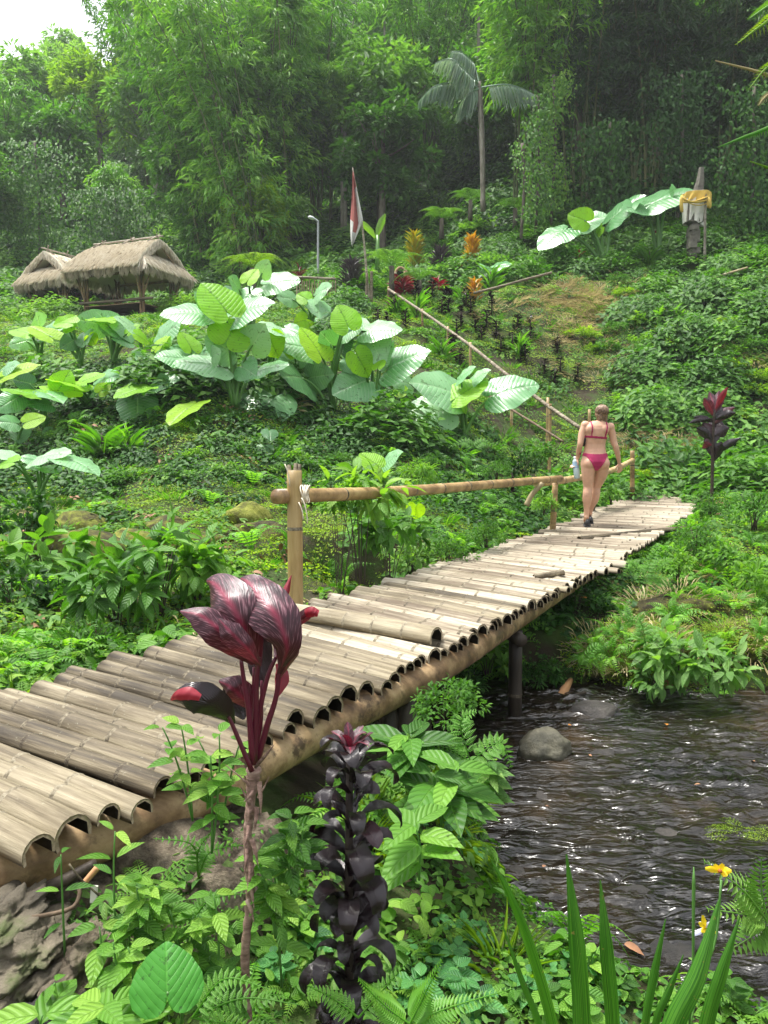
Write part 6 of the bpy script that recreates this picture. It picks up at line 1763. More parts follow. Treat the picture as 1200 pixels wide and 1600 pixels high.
# tree fern near the arched gate and banana like leaves
def rosette_fern(px, py, Y, Rm, label, n=9, elev=.6, mat='leaf_light', H_=.6):
    o = PY(px, py, Y); r = thing('tree_fern', label, 'fern', o)
    mb = MB(); mb.add(*tube_vf([(0, 0, -.5), (0, 0, H_)], [.10, .08], 8)); mb.obj('trunk', M['bark'], r)
    for i in range(n):
        a = 6.283 * i / n + random.uniform(-.2, .2)
        e = np.array([math.cos(a) * Rm, math.sin(a) * Rm, H_ + elev * Rm * random.uniform(-.2, .35)])
        P = bez((0, 0, H_), (e[0] * .45, e[1] * .45, H_ + elev * Rm), e, 14)
        mb = MB()
        ts = np.linspace(.1, .97, 16)
        for t_ in ts:
            C = np.array([np.interp(t_ * 13, range(14), P[:, k]) for k in range(3)])
            T = P[min(13, int(t_ * 13) + 1)] - P[int(t_ * 13)]; T /= np.linalg.norm(T) + 1e-9
            S = np.cross(T, (0, 0, 1)); S /= np.linalg.norm(S) + 1e-9
            L = Rm * .30 * np.interp(t_, [0, .3, 1], [.6, 1, .15])
            for sg in (-1, 1):
                Q = C + (S * sg + T * .35) * L * np.linspace(0, 1, 5)[:, None] - np.array((0, 0, 1.)) * L * .25 * (np.linspace(0, 1, 5)[:, None]) ** 2
                frond_chunk(mb, Q, L * .25, 7, rnd=.5, lw=.45, droop=.1)
        mb.add(*tube_vf(P, np.linspace(.012, .004, 14), 5, False), 0, .2)
        mb.obj('frond', M[mat], r)
    return r
rosette_fern(612, 440, 25.8, 1.15, 'green tree fern arching over the arched gate', 9, H_=.5)
rosette_fern(655, 448, 25.2, .9, 'tree fern right of the arched gate, behind the yellow croton', 8, H_=.2)
rosette_fern(735, 325, 32.0, 1.0, 'light tree fern on the hill left of the palm trunk', 9, H_=.3)
rosette_fern(805, 338, 31.0, 1.0, 'tree fern at the dark jungle edge right of the palm', 9, H_=.3)
rosette_fern(395, 440, 24.0, 1.1, 'feathery fern behind the elephant ears next to the large hut', 9, H_=.4, mat='leaf_yellow')
rosette_fern(690, 352, 30.0, .95, 'tree fern below the palm', 9, H_=.25)
bo_ = PY(590, 372, 28.5)
ban = thing('banana_plant', 'banana plant with two raised bright leaves behind the flag', 'plant', bo_)
pix_leaf(ban, [(588, 372, 28.5, 3), (592, 358, 28.5, 10), (597, 345, 28.5, 11), (602, 334, 28.5, 2)], M['leaf_light'], origin=bo_, nseg=10)
pix_leaf(ban, [(586, 372, 28.5, 3), (580, 362, 28.4, 9), (570, 352, 28.3, 9), (564, 345, 28.2, 2)], M['leaf_light'], origin=bo_, nseg=10)
mb = MB(); mb.add(*tube_vf([(0, 0, -1.2), (0, 0, 0.1)], [.1, .06], 8)); mb.obj('stem', M['stalk'], ban)

# ------------------------------------------------------------------ rocks
def rock(name, c_, size, label, mat, seed=0, cat='rock', group=None, n=4, rough=.22, flat=.8, parent=None):
    bm = bmesh.new(); bmesh.ops.create_icosphere(bm, subdivisions=n, radius=1)
    off = Vector((seed * 3.1, seed * 1.7, 0))
    for v in bm.verts:
        d = v.co.normalized()
        k = 1 + rough * mnoise.noise(d * 1.3 + off) * 1.6 + rough * .45 * mnoise.noise(d * 3.7 + off) + rough * .2 * mnoise.noise(d * 9 + off) + (rough * .16 * mnoise.noise(d * 22 + off) if n > 4 else 0)
        v.co = Vector((d.x * size[0] * k, d.y * size[1] * k, d.z * size[2] * k))
    for f in bm.faces: f.smooth = True
    me = bpy.data.meshes.new(name); bm.to_mesh(me); bm.free(); me.materials.append(mat)
    o = link(bpy.data.objects.new(name, me), parent); o.location = c_
    if label: tag(o, label, cat, group)
    return o
bq = PZ(856, 1185, WATER_Z)
rock('boulder', bq + Vector((.0, .1, .02)), (.17, .14, .125), 'rounded brown green boulder in the stream right of the dark post', M['river_boulder'], 3)
rr_ = random.Random(8)
for i in range(26):
    x, y = rr_.uniform(700, 1200), rr_.uniform(1100, 1500)
    q = PZ(x, y, WATER_Z)
    if poly_sd(q.x, q.y, STREAM) > .12: continue
    s_ = rr_.uniform(.03, .09)
    rock('stream_stone', q + Vector((0, 0, -.02 - s_ * .35)), (s_ * 1.4, s_ * 1.1, s_ * .7), ['flat', 'pointed', 'small', 'rounded', 'long', 'low'][i % 6] + ' wet stone just breaking the water ' + ('near the boulder' if x < 880 and y < 1250 else 'under the near bank' if x < 880 else 'below the far bank' if y < 1220 else 'beside the green weed raft' if x > 1080 else 'in midstream'), M['dark_rock'], i, 'stone', 'wet stones in the stream', n=3)
for i, (x, y, w_, d_, lab) in enumerate(((1105, 1575, .12, .7, 'brown wet rock at the lower right water edge'), (930, 1110, .22, 1, 'flat submerged rock below the far bank'), (1140, 1450, .1, .7, 'dark rock behind the flower stalk'), (985, 1470, .08, .6, 'wet rock where the near bank meets the water'))):
    q = PZ(x, y, WATER_Z); rock('bank_rock', q + Vector((0, 0, -.03)), (w_, w_ * .8, w_ * .35 * d_), lab, M['dark_rock'], 40 + i, n=3)
for i, (x, y, s_, lab) in enumerate(((125, 830, .42, 'mossy boulder on the left terrace floor'), (125, 868, .5, 'large yellowish mossy boulder on the left'), (215, 850, .34, 'mossy rock right of the large mossy boulder'), (262, 830, .36, 'dark rock with moss in the middle of the terrace floor'), (385, 808, .36, 'mossy rock left of the railing post, brownish'), (405, 840, .4, 'dark brown rock behind the golden post'), (320, 850, .3, 'low mossy stone in front of the dark rock'), (150, 800, .3, 'small mossy stone above the boulders'))):
    g_ = G(x, y); rock('mossy_rock', g_ + Vector((0, 0, .0)), (s_ * .8, s_ * .7, s_ * .45), lab, M['rock_moss'], 60 + i, n=3)
for i, (x, y, Y, s_, lab) in enumerate(((1090, 950, 6.9, .55, 'yellow mossy mound on top of the far bank'), (1010, 985, 6.5, .42, 'mossy overhanging lump above the water, left of the pale bank plants'), (1150, 985, 6.5, .42, 'mossy mound at the right end of the far bank'), (960, 1010, 6.4, .35, 'dark mossy root lump under the deck end'))):
    q = PY(x, y, Y); rock('mossy_mound', q + Vector((0, 0, -.12)), (s_, s_ * .6, s_ * .42), lab, M['rock_moss'], 120 + i, 'moss mound', n=4, rough=.3)
# dark hollow and stones on the left bank, retaining stones of the ledge
for i, (x, y, w_, h_, Y) in enumerate(((60, 1480, 95, 60, 1.93), (130, 1500, 75, 60, 1.90), (40, 1550, 90, 60, 1.84), (110, 1570, 70, 50, 1.80), (20, 1430, 80, 50, 1.98), (70, 1610, 110, 60, 1.75))):
    q = PY(x, y, Y); m_ = Y / 1200
    rock('rubble_stone', q, (w_ * m_ * .5, .13, h_ * m_ * .5), ['dark rubble stone at the left edge of the ledge', 'pale rubble stone in the middle of the ledge face', 'black rubble stone low at the left edge', 'dark stone low in the middle of the ledge', 'dark stone close beneath the rusty rod', 'wide dark stone at the bottom left corner', 'wide earthy stone at the bottom edge'][i], M['ledge'] if i == 1 else M['dark_rock'] if i % 2 else M['rock'], 80 + i, 'stone', 'rubble stones of the ledge', n=5, rough=.62)
# cement skin on the ledge
lxs = np.linspace(-2.0, -.3, 110); lys = np.linspace(1.4, 3.0, 100)
Xg, Yg = np.meshgrid(lxs, lys); sdl = poly_sd(Xg, Yg, LEDGE)
z = H(Xg, Yg) + .012
Zl = z + .02 * wob(Xg, Yg, 19, 2) + .012 * wob(Xg, Yg, 43, 5) + RNG.normal(0, .003, Xg.shape)
nx_ = Xg.shape[1]; i_ = (np.arange(99)[:, None] * nx_ + np.arange(109)[None, :])
kp = (sdl[:-1, :-1] < .10); i_ = i_[kp]
mb = MB(); mb.add(np.stack([Xg, Yg, Zl], -1).reshape(-1, 3), np.concatenate([np.stack([i_, i_ + 1, i_ + nx_ + 1], 1), np.stack([i_, i_ + nx_ + 1, i_ + nx_], 1)]))
tag(mb.obj('cement_ledge', M['ledge']), 'rough crumbling cement and earth ledge under the edge pole', None, kind='structure')
q = PY(250, 1330, 2.42)
rock('sandstone_block', q + Vector((0, .08, -.05)), (.20, .16, .10), 'pale yellowish stone block beneath the edge pole', M['ledge'], 99, n=4, rough=.15)
# debris
def stick(name, pts, r0, r1, mat, label, cat='stick'):
    o = Vector(PY(*pts[0]))
    mb = MB(); mb.add(*tube_vf(spline([PY(*p_) - o for p_ in pts], 12), np.linspace(r0, r1, 12), 7))
    ob = mb.obj(name, mat); ob.location = o; tag(ob, label, cat); return ob
stick('iron_rod', [(-10, 1443, 1.93), (60, 1432, 1.95), (110, 1420, 1.97), (124, 1400, 2.0), (122, 1380, 2.02)], .006, .006, M['twig'], 'rusty bent rod lying across the cement ledge', 'rod')
stick('stick', [(48, 1400, 2.12), (100, 1375, 2.14), (150, 1348, 2.2)], .022, .014, M['dark_post'], 'dark rotten wood piece tucked under the edge pole')
stick('twig', [(188, 1428, 1.97), (150, 1395, 1.96), (125, 1372, 1.95), (108, 1350, 1.95)], .003, .0025, M['bamboo_old'], 'thin pale twig leaning on the ledge', 'twig')
stick('wood_chip', [(131, 1380, 1.98), (152, 1356, 2.0)], .008, .009, M['wood_chip'], 'orange brown sliver of wood on the ledge', 'wood chip')
ch = MB(); c_ = PY(147, 1397, 1.98); ch.add(*box_vf((0, 0, 0), (.018, .006, .048), Matrix.Rotation(.1, 3, 'Y'))); o_ = ch.obj('wood_chip', M['white_chip'], smooth=False); o_.location = c_; tag(o_, 'small whitish wood chip standing on the ledge', 'wood chip')
stick('driftwood', [(870, 1098, 5.95), (884, 1075, 6.1), (892, 1062, 6.25)], .05, .02, M['wood_chip'], 'reddish broken driftwood at the far water edge', 'driftwood')
stick('driftwood', [(880, 1098, 5.9), (893, 1088, 5.95), (915, 1082, 6.0)], .02, .012, M['dark_post'], 'dark branch beside the reddish driftwood', 'driftwood')
stick('dead_branch', [(1120, 1098, 5.95), (1150, 1100, 5.9), (1185, 1096, 5.95)], .02, .01, M['twig'], 'thin bare branch along the far water edge at right', 'branch')
stick('dry_stalk', [(822, 790, 9.5), (832, 772, 9.5), (848, 755, 9.5)], .035, .03, M['culm_dry'], 'short pale dry stalk leaning below the rail', 'stalk')
stick('fallen_branch', [(1110, 436, 23), (1135, 428, 23), (1168, 418, 23)], .05, .03, M['culm_dry'], 'pale fallen frond stalk on the upper right slope', 'branch')
stick('edging_pole', [(740, 458, 24.2), (780, 448, 24.3), (820, 437, 24.4), (862, 426, 24.6)], .04, .04, M['bamboo_old'], 'bamboo pole edging the flower bed under the crotons', 'pole')
def dead_leaf(px, py, lpx, mat, label, z=None, ang=0.0):
    q = PZ(px, py, WATER_Z + .022) if z is None else G(px, py) + Vector((0, 0, z))
    L = lpx * q.y / 1200
    mb = MB(); add_leaves(mb, BROAD, [(0, 0, 0)], [(math.cos(ang), math.sin(ang), 0)], [(0, 0, 1)], L, L * .5, [.5])
    o = mb.obj('fallen_leaf', M[mat]); o.location = q; o.rotation_euler = (.15, .1, 0); tag(o, label, 'leaf')
dead_leaf(888, 1133, 10, 'dead_leaf', 'small bright orange leaf floating left of the open water', ang=.6)
dead_leaf(925, 1107, 14, 'dead_leaf', 'yellow leaf on the flat rock below the far bank', ang=.2)
dead_leaf(1042, 1133, 12, 'dead_leaf', 'orange leaf floating near the pale bank plant', ang=1.4)
dead_leaf(975, 1475, 34, 'dead_leaf2', 'large brown curled leaf lying at the near water edge', ang=-.3)
dead_leaf(915, 982, 14, 'dead_leaf', 'orange leaf caught in the far bank plants', z=.25, ang=2)
dead_leaf(190, 1450, 18, 'dead_leaf2', 'brown leaf at the foot of the thin sprig', z=.06, ang=2)
for i in range(6):
    x, y = rr_.uniform(780, 1190), rr_.uniform(1120, 1480)
    q = PZ(x, y, WATER_Z)
    if poly_sd(q.x, q.y, STREAM) > 0: continue
    mb = MB(); add_leaves(mb, OVATE, [(0, 0, 0)], [(math.cos(i), math.sin(i), 0)], [(0, 0, 1)], .035, .018, [.5]); o_ = mb.obj('fallen_leaf', M['dead_leaf2']); o_.location = q + Vector((0, 0, .012)); tag(o_, 'small brown leaf scrap drifting on the stream', 'leaf', 'leaf scraps on the water')

# ------------------------------------------------------------------ trees
def crown_mesh(seed, n, R, L, W, tmpl, mat, clusters=58, drop=.35, lump=.9):
    rg = np.random.default_rng(seed); mb = MB()
    cc = norm_rows(rg.normal(size=(clusters, 3)) + np.array((0, 0, .25)))
    cc *= rg.uniform(.45, 1.0, (clusters, 1)) * lump
    cs = rg.uniform(.12, .27, clusters)
    k = rg.integers(0, clusters, n)
    d = norm_rows(rg.normal(size=(n, 3)) + np.array((0, 0, .35)))
    C = (cc[k] + d * (cs[k] * rg.uniform(.75, 1.08, n))[:, None]) * np.array(R)
    D = d * np.array((1, 1, .6)) + np.array((0, 0, -drop)) + rg.normal(0, .3, (n, 3))
    Nn = d + np.array((0, 0, .9)) + rg.normal(0, .3, (n, 3))
    rn = np.clip(rg.random(clusters)[k] * .55 + rg.random(n) * .45, 0, 1)
    add_leaves(mb, tmpl, C, D, Nn, rg.uniform(.7, 1.25, n) * L, rg.uniform(.7, 1.2, n) * W, rn)
    return mb.mesh('crown', M[mat])
def trunk_mesh(seed, Ht, r, mat='bark', limbs=7, spread=1.6):
    rs = random.Random(seed); mb = MB()
    P = spline([(0, 0, -1.0), (rs.uniform(-.2, .2), 0, Ht * .35), (rs.uniform(-.4, .4), rs.uniform(-.3, .3), Ht * .7), (0, 0, Ht)], 14)
    mb.add(*tube_vf(P, np.linspace(r * 1.3, r * .4, 14), 8))
    for i in range(limbs):
        t_ = rs.uniform(.5, .95); b_ = P[int(t_ * 13)]; a = rs.uniform(0, 6.28)
        e = b_ + np.array((math.cos(a) * spread, math.sin(a) * spread, rs.uniform(.5, 1.8)))
        mb.add(*tube_vf(bez(b_, (b_ + e) / 2 + np.array((0, 0, -.2)), e, 6), np.linspace(r * .4, r * .1, 6), 6))
    return mb.mesh('trunk', M[mat])
CR = {
    'mid': [crown_mesh(200 + i, 4600, (2.6, 2.6, 2.9), .34, .17, DIAMOND, 'leaf') for i in range(3)],
    'dark': [crown_mesh(210 + i, 4600, (2.6, 2.6, 3.0), .36, .17, DIAMOND, 'leaf_dark') for i in range(2)],
    'light': [crown_mesh(220 + i, 4800, (2.5, 2.5, 2.8), .34, .13, DIAMOND, 'leaf_yellow') for i in range(2)],
    'pale': [crown_mesh(230 + i, 4600, (2.5, 2.5, 2.7), .38, .17, DIAMOND, 'leaf_pale') for i in range(2)],
    'fresh': [crown_mesh(240 + i, 5200, (2.5, 2.5, 2.8), .40, .10, DIAMOND, 'bamboo_leaf', drop=.8) for i in range(2)],
}
TR = [trunk_mesh(300 + i, 6.2, .16, 'bark') for i in range(3)] + [trunk_mesh(310, 6.4, .14, 'pale_bark')]
TREE_LABELS = {}
rt = random.Random(23)
def tree(x, y, kind, s, label, group, trunk=None, zoff=0, sx=1.0):
    r = thing('jungle_tree', label, 'tree', (x, y, h1(x, y) + zoff), rt.uniform(0, 6.28), group, s)
    t_ = bpy.data.objects.new('trunk', trunk or rt.choice(TR)); link(t_, r)
    c_ = bpy.data.objects.new('crown', rt.choice(CR[kind])); link(c_, r); c_.location = (0, 0, 4.9); c_.scale = (sx, sx, rt.uniform(.9, 1.15))
    return r
KN = {'mid': 'mid green', 'dark': 'dark green', 'light': 'yellowish green', 'pale': 'pale green', 'fresh': 'feathery fresh green'}
def zone(x, y):
    px = 600 + 1200 * x / y
    h_ = 'beyond the left edge' if px < 0 else 'above the small hut' if px < 130 else 'above the large hut' if px < 300 else 'behind the arching bamboo' if px < 470 else 'above the flag' if px < 620 else 'left of the palm' if px < 730 else 'behind the palm' if px < 850 else 'above the lone elephant ear' if px < 1000 else 'above the shrine' if px < 1130 else 'at the right edge'
    d_ = 'at the foot of' if y < 42 else 'low on' if y < 52 else 'half way up' if y < 66 else 'high on' if y < 85 else 'near the top of'
    return h_, d_
nt_ = 0
for Y in (35, 39, 44, 50, 57, 65, 75, 87, 101):
    step = 4.3 + (Y - 35) * .075
    xw = Y * .56 + 4
    x = -xw + rt.uniform(0, step)
    while x < xw:
        px = 600 + 1200 * x / Y
        yy = Y + rt.uniform(-1.8, 1.8)
        z = h1(x, yy)
        # top of the ground seen here; skip what would be far above the frame
        vis = 700 - (z - 1.1) / yy * 1200
        if vis > -160:
            skip = (Y == 35 and px < 360) or (Y < 39 and 700 < px < 860)
            if not skip:
                hz, dz = zone(x, yy)
                if px > 780: kind = rt.choice(['dark', 'dark', 'mid', 'dark', 'fresh'])  # dark kinds carry the shade of the right jungle in their colour
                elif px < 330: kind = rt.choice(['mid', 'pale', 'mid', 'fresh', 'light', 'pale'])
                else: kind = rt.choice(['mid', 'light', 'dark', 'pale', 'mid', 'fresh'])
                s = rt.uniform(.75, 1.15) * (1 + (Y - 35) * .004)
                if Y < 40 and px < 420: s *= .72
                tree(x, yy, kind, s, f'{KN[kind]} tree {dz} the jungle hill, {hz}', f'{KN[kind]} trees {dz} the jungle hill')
                nt_ += 1
        x += step * rt.uniform(.8, 1.25)

# bamboo clumps: culms one by one, foliage on each clump
def bamboo_clump(px, Y, label, n=14, Ht=14, lean=(0, 0), spread=.28, mat='bamboo_leaf', dens=1.0, seed=0, zoff=0, culmmat='culm', group=None, leafL=.42, start=.22):
    rg = np.random.default_rng(seed); o = ground_pt(px, Y); o.z += zoff
    r = thing('bamboo_clump', label, 'bamboo', o, group=group)
    Cs, Ds, Rn = [], [], []
    tw = MB()
    for i in range(n):
        a = rg.uniform(0, 6.283); b0 = np.array((math.cos(a), math.sin(a), 0)) * rg.uniform(.1, .9)
        h_ = Ht * rg.uniform(.75, 1.05); az = rg.uniform(0, 6.283); ln = spread * rg.uniform(.3, 1.3) * h_
        top = b0 + np.array((math.cos(az) * ln + lean[0] * h_, math.sin(az) * ln + lean[1] * h_, h_ * .93))
        mid = b0 + (top - b0) * np.array((.22, .22, .62))
        P = bez(b0 - np.array((0, 0, 1)), mid, top, 16)
        mb = MB(); mb.add(*tube_vf(P, np.linspace(.055, .012, 16), 6), 0, .5); mb.obj('culm', M[culmmat], r)
        nb = int(34 * dens)
        for t_ in rg.uniform(start, 1.0, nb) ** .85:
            C = np.array([np.interp(t_ * 15, range(16), P[:, k]) for k in range(3)])
            a = rg.uniform(0, 6.283); bl = rg.uniform(.6, 1.9) * (1.25 - t_ * .7)
            e = C + np.array((math.cos(a) * bl, math.sin(a) * bl, bl * rg.uniform(-.35, .35)))
            Q = bez(C, (C + e) / 2 + np.array((0, 0, bl * .3)), e, 4)
            m_ = int(rg.integers(14, 24)); s_ = rg.random(m_) ** .7
            K = np.stack([np.interp(s_ * 3, range(4), Q[:, k]) for k in range(3)], 1) + rg.normal(0, .09, (m_, 3))
            d = (e - C) / bl
            D = d + rg.normal(0, .55, (m_, 3)) + np.array((0, 0, -.75))
            Cs.append(K); Ds.append(D); Rn.append(np.clip(rg.random() * .5 + rg.random(m_) * .5, 0, 1))
    C = np.concatenate(Cs); D = np.concatenate(Ds); Rn = np.concatenate(Rn); k = len(C)
    mb = MB(); add_leaves(mb, DIAMOND, C, D, rg.normal(size=(k, 3)) * .5 + np.array((0, -.3, .8)), rg.uniform(.7, 1.2, k) * leafL, rg.uniform(.8, 1.2, k) * leafL * .19, Rn)
    mb.obj('foliage', M[mat], r)
    return r
bamboo_clump(405, 33.5, 'big bright bamboo clump in the centre left, canes arching over to the upper left', 16, 15, (-.30, .05), .18, seed=1, dens=1.3, start=.05)
bamboo_clump(440, 36.0, 'tall upright bamboo clump just right of the arching one', 14, 16, (-.02, 0), .14, seed=2, dens=1.2, start=.1)
bamboo_clump(330, 36.5, 'bamboo clump behind the large hut, leaning left', 13, 14, (-.12, 0), .2, seed=3, dens=1.2, start=.05)
bamboo_clump(500, 38.0, 'slim bamboo clump above the street lamp', 9, 14, (.02, 0), .15, seed=4, start=.2)
bamboo_clump(265, 47.0, 'feathery bamboo clump on the hillside over the hut roofs', 12, 15, (-.1, 0), .25, seed=5)
bamboo_clump(20, 44.0, 'feathery bamboo clump high at the left edge', 12, 9, (0, 0), .25, seed=6)
bamboo_clump(120, 60.0, 'distant misty bamboo clump below the sky gap', 12, 8, (0, 0), .25, seed=7)
bamboo_clump(820, 33.0, 'drooping bamboo clump right of the palm, lit at its tips', 13, 14, (-.10, -.15), .24, seed=8, dens=1.1, start=.3)
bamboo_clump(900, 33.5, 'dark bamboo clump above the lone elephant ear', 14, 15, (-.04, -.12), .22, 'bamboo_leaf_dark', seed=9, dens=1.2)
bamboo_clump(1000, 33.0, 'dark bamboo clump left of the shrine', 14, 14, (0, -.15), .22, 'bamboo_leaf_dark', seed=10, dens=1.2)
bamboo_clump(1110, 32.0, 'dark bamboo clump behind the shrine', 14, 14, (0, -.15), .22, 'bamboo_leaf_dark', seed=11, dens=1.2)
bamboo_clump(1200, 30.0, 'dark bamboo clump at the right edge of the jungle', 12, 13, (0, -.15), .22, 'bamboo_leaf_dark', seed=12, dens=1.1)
bamboo_clump(660, 42.0, 'yellowish bamboo clump on the hill above the flag', 12, 13, (-.03, -.1), .25, seed=13, mat='bamboo_leaf')
bamboo_clump(960, 42.0, 'bamboo clump high above the dark jungle on the right', 14, 15, (-.05, -.2), .25, 'bamboo_leaf_dark', seed=14)
bamboo_clump(760, 46.0, 'bamboo clump high above the palm crown', 14, 15, (0, -.2), .25, 'bamboo_leaf', seed=15)

# palm with silvery fronds
po_ = PY(752, 312, 31.0)
palm = thing('palm_tree', 'slender palm with pale trunk and silvery drooping fronds in front of dark jungle', 'palm', po_)
def PP(px, py, dy=0): return PY(px, py, 31.0 + dy) - po_
mb = MB(); mb.add(*tube_vf(spline([PP(754, 330), PP(753, 240), PP(750, 175), PP(749, 128)], 18), np.linspace(.085, .065, 18) * (1 + .05 * np.sin(np.arange(18) * 2)), 9)); mb.obj('trunk', M['pale_bark'], palm)
mb = MB(); mb.add(*tube_vf(spline([PP(757, 330, .2), PP(756, 240, .25), PP(754, 180, .2), PP(752, 140, .1)], 12), .045, 6)); mb.obj('aerial_stem', M['pale_bark'], palm)
for i, pts in enumerate((((749, 137), (790, 132), (820, 140), (840, 152)), ((749, 136), (710, 130), (680, 134), (654, 158)), ((749, 132), (725, 108), (705, 92), (680, 98)), ((749, 132), (740, 100), (722, 82), (706, 80)), ((749, 138), (735, 145), (722, 158), (715, 176)))):
    P = spline([PP(x, y, random.uniform(-.5, .5) * (j > 0)) for j, (x, y) in enumerate(pts)], 26)
    mb = MB(); n = 56
    ts = np.linspace(.12, .98, n)
    C = np.stack([np.interp(ts * 25, range(26), P[:, k]) for k in range(3)], 1); T = norm_rows(np.gradient(C, axis=0))
    S = norm_rows(np.cross(T, np.tile((0, 0, 1.), (n, 1))))
    for sg in (-1, 1):
        D = S * sg * .35 + T * .35 + np.array((0, 0, -1.0)) + RNG.normal(0, .08, (n, 3))
        add_leaves(mb, LANCE, C, D, S * sg + np.array((0, -.5, .2)), np.interp(ts, [0, .3, 1], [.7, 1.0, .35]) * RNG.uniform(.7, 1.15, n), .05, RNG.random(n))
    mb.add(*tube_vf(P, np.linspace(.035, .008, 26), 5), 0, .1)
    mb.obj('frond', M['palm_silver'], palm)

# slender pale trunks standing in the jungle
for i, (px, py, Y, top, label) in enumerate(((535, 300, 37, 170, 'pair of thin whitish trunks above the flag'), (404, 330, 35, 150, 'thin straight trunk inside the tall bamboo'), (601, 180, 45, 20, 'pale leaning trunk on the upper middle hillside'), (748, 120, 40, -60, 'grey trunk above the palm crown'))):
    o = PY(px, py, Y); r = thing('slender_tree', label, 'tree', o)
    for k_ in range(2 if i == 0 else 1):
        mb = MB(); mb.add(*tube_vf(spline([PY(px + 5 * k_, py + 60, Y) - o, PY(px + 4 * k_, (py + top) / 2, Y) - o, PY(px + 6 * k_, top, Y) - o], 12), np.linspace(.10, .05, 12), 7)); mb.obj('trunk', M['pale_bark'], r)
    c_ = bpy.data.objects.new('crown', CR['fresh'][i % 2]); link(c_, r); c_.scale = (.6, .6, .55); c_.location = PY(px, top - 20, Y) - o

# creeper draped columns at the jungle edge, right of the palm
def drape(px, pyt, pyb, Y, wpx, mat, label, n=900, L=.16):
    o = PY(px, pyb, Y); r = thing('climbing_vine', label, 'vine', o)
    Ht = (pyb - pyt) * Y / 1200; W_ = wpx * Y / 1200
    z = RNG.random(n) * Ht; x = RNG.normal(0, W_ * .28, n) + .25 * np.sin(z * 1.7); y = RNG.normal(0, .3, n)
    C = np.stack([x, y, z], 1); D = RNG.normal(0, .5, (n, 3)) + np.array((0, -.4, -.9))
    mb = MB(); add_leaves(mb, OVATE, C, D, RNG.normal(0, .3, (n, 3)) + np.array((0, -1, .5)), RNG.uniform(.7, 1.2, n) * L, L * .55); mb.obj('foliage', M[mat], r)
    mb = MB(); mb.add(*tube_vf(spline([(0, .1, -.5), (.1, .1, Ht * .5), (0, .1, Ht)], 10), .06, 6)); mb.obj('stem', M['bark'], r)
drape(838, 160, 345, 29.5, 40, 'leaf', 'creeper hung column in front of dark jungle, right of the palm')
drape(862, 130, 330, 30.0, 36, 'leaf_light', 'yellowish creeper column with hanging dead leaves', 1500, .13)
drape(815, 230, 350, 29.0, 16, 'leaf', 'thin hanging vine close to the palm trunk', 260, .13)
drape(60, 230, 420, 38, 110, 'leaf', 'vine covered mound at the left behind the small hut', 2600, .2)
drape(180, 300, 400, 36.5, 120, 'leaf', 'leafy creeper mound right above the large hut roof', 2600, .18)
drape(1060, 130, 330, 29, 90, 'leaf_dark', 'dark creeper curtain behind the shrine', 1800, .18)  # dark leaf colour stands in for the shade along this jungle edge
drape(950, 200, 360, 29.5, 90, 'leaf_dark', 'dark creeper curtain above the lone elephant ear', 1800, .18)
drape(1170, 150, 400, 27, 90, 'leaf_dark', 'dark creeper curtain at the right edge', 2200, .18)

# branches reaching in from a tree beyond the right edge
oo = Vector((4.6, 7.2, h1(4.6, 7.2)))
ot = thing('overhanging_tree', 'tree beyond the right edge sending light branches into the view', 'tree', oo)
mb = MB(); mb.add(*tube_vf(spline([(0, 0, -.3), (.05, 0, 2), (-.05, 0, 5.5)], 10), np.linspace(.12, .07, 10), 9)); mb.obj('trunk', M['bark'], ot)
for i, (pts, mat, w_, lw, dn) in enumerate((
    ([(1290, 160), (1200, 200), (1160, 215), (1122, 230)], 'fern', 9, .5, 34),
    ([(1290, 300), (1220, 272), (1200, 262), (1172, 252)], 'leaf_yellow', 9, .3, 24),
    ([(1290, 60), (1230, 20), (1190, 40), (1150, 70)], 'leaf_yellow', 26, .16, 20),
    ([(1290, 90), (1240, 90), (1200, 105), (1170, 140)], 'leaf_yellow', 26, .14, 18),
    ([(1290, 110), (1220, 120), (1170, 108), (1118, 95)], 'straw', 12, .2, 22),
    ([(1290, 0), (1240, -10), (1200, 10), (1170, 30)], 'leaf_light', 30, .2, 22),
    ([(1300, 120), (1235, 130), (1198, 150), (1185, 165)], 'straw', 16, .18, 20))):
    P = spline([PY(a, b_, 6.6 - .1 * j) - oo for j, (a, b_) in enumerate(pts)], 16)
    mb = MB(); P0 = bez(np.array((-.02, 0, P[0][2] - .3)), (P[0] + np.array((0, 0, P[0][2]))) / 2 * 1.0, P[0], 6)
    mb.add(*tube_vf(np.vstack([P0[:-1], P]), np.linspace(.03, .004, 21), 5), 0, .3)
    frond_chunk(mb, P, w_ * 6.5 / 1200, dn, rnd=.6, lw=lw * .55, up=(0, -.8, .5), droop=.45)
    mb.obj('branch', M[mat], ot)

# ------------------------------------------------------------------ ground cover, scattered (nobody could count it)
def proto(mb, mat, nm):
    return bpy.data.objects.new(nm, mb.mesh(nm, mat))
def clump_leaves(n, R, hgt, L, W, tmpl, seed, dome=True):
    rg = np.random.default_rng(seed)
    a = rg.uniform(0, 6.283, n); r_ = R * np.sqrt(rg.random(n))
    z = hgt * (1 - (r_ / R) ** 2) * rg.uniform(.3, 1, n)
    C = np.stack([r_ * np.cos(a), r_ * np.sin(a), z], 1)
    b_ = rg.uniform(0, 6.283, n)
    D = np.stack([np.cos(b_), np.sin(b_), rg.uniform(-.4, .35, n)], 1)
    Nn = np.stack([np.cos(a) * .3, np.sin(a) * .3, np.ones(n)], 1) + rg.normal(0, .28, (n, 3))
    mb = MB(); add_leaves(mb, tmpl, C, D, Nn, rg.uniform(.6, 1.2, n) * L, rg.uniform(.7, 1.2, n) * W, rg.random(n))
    return mb
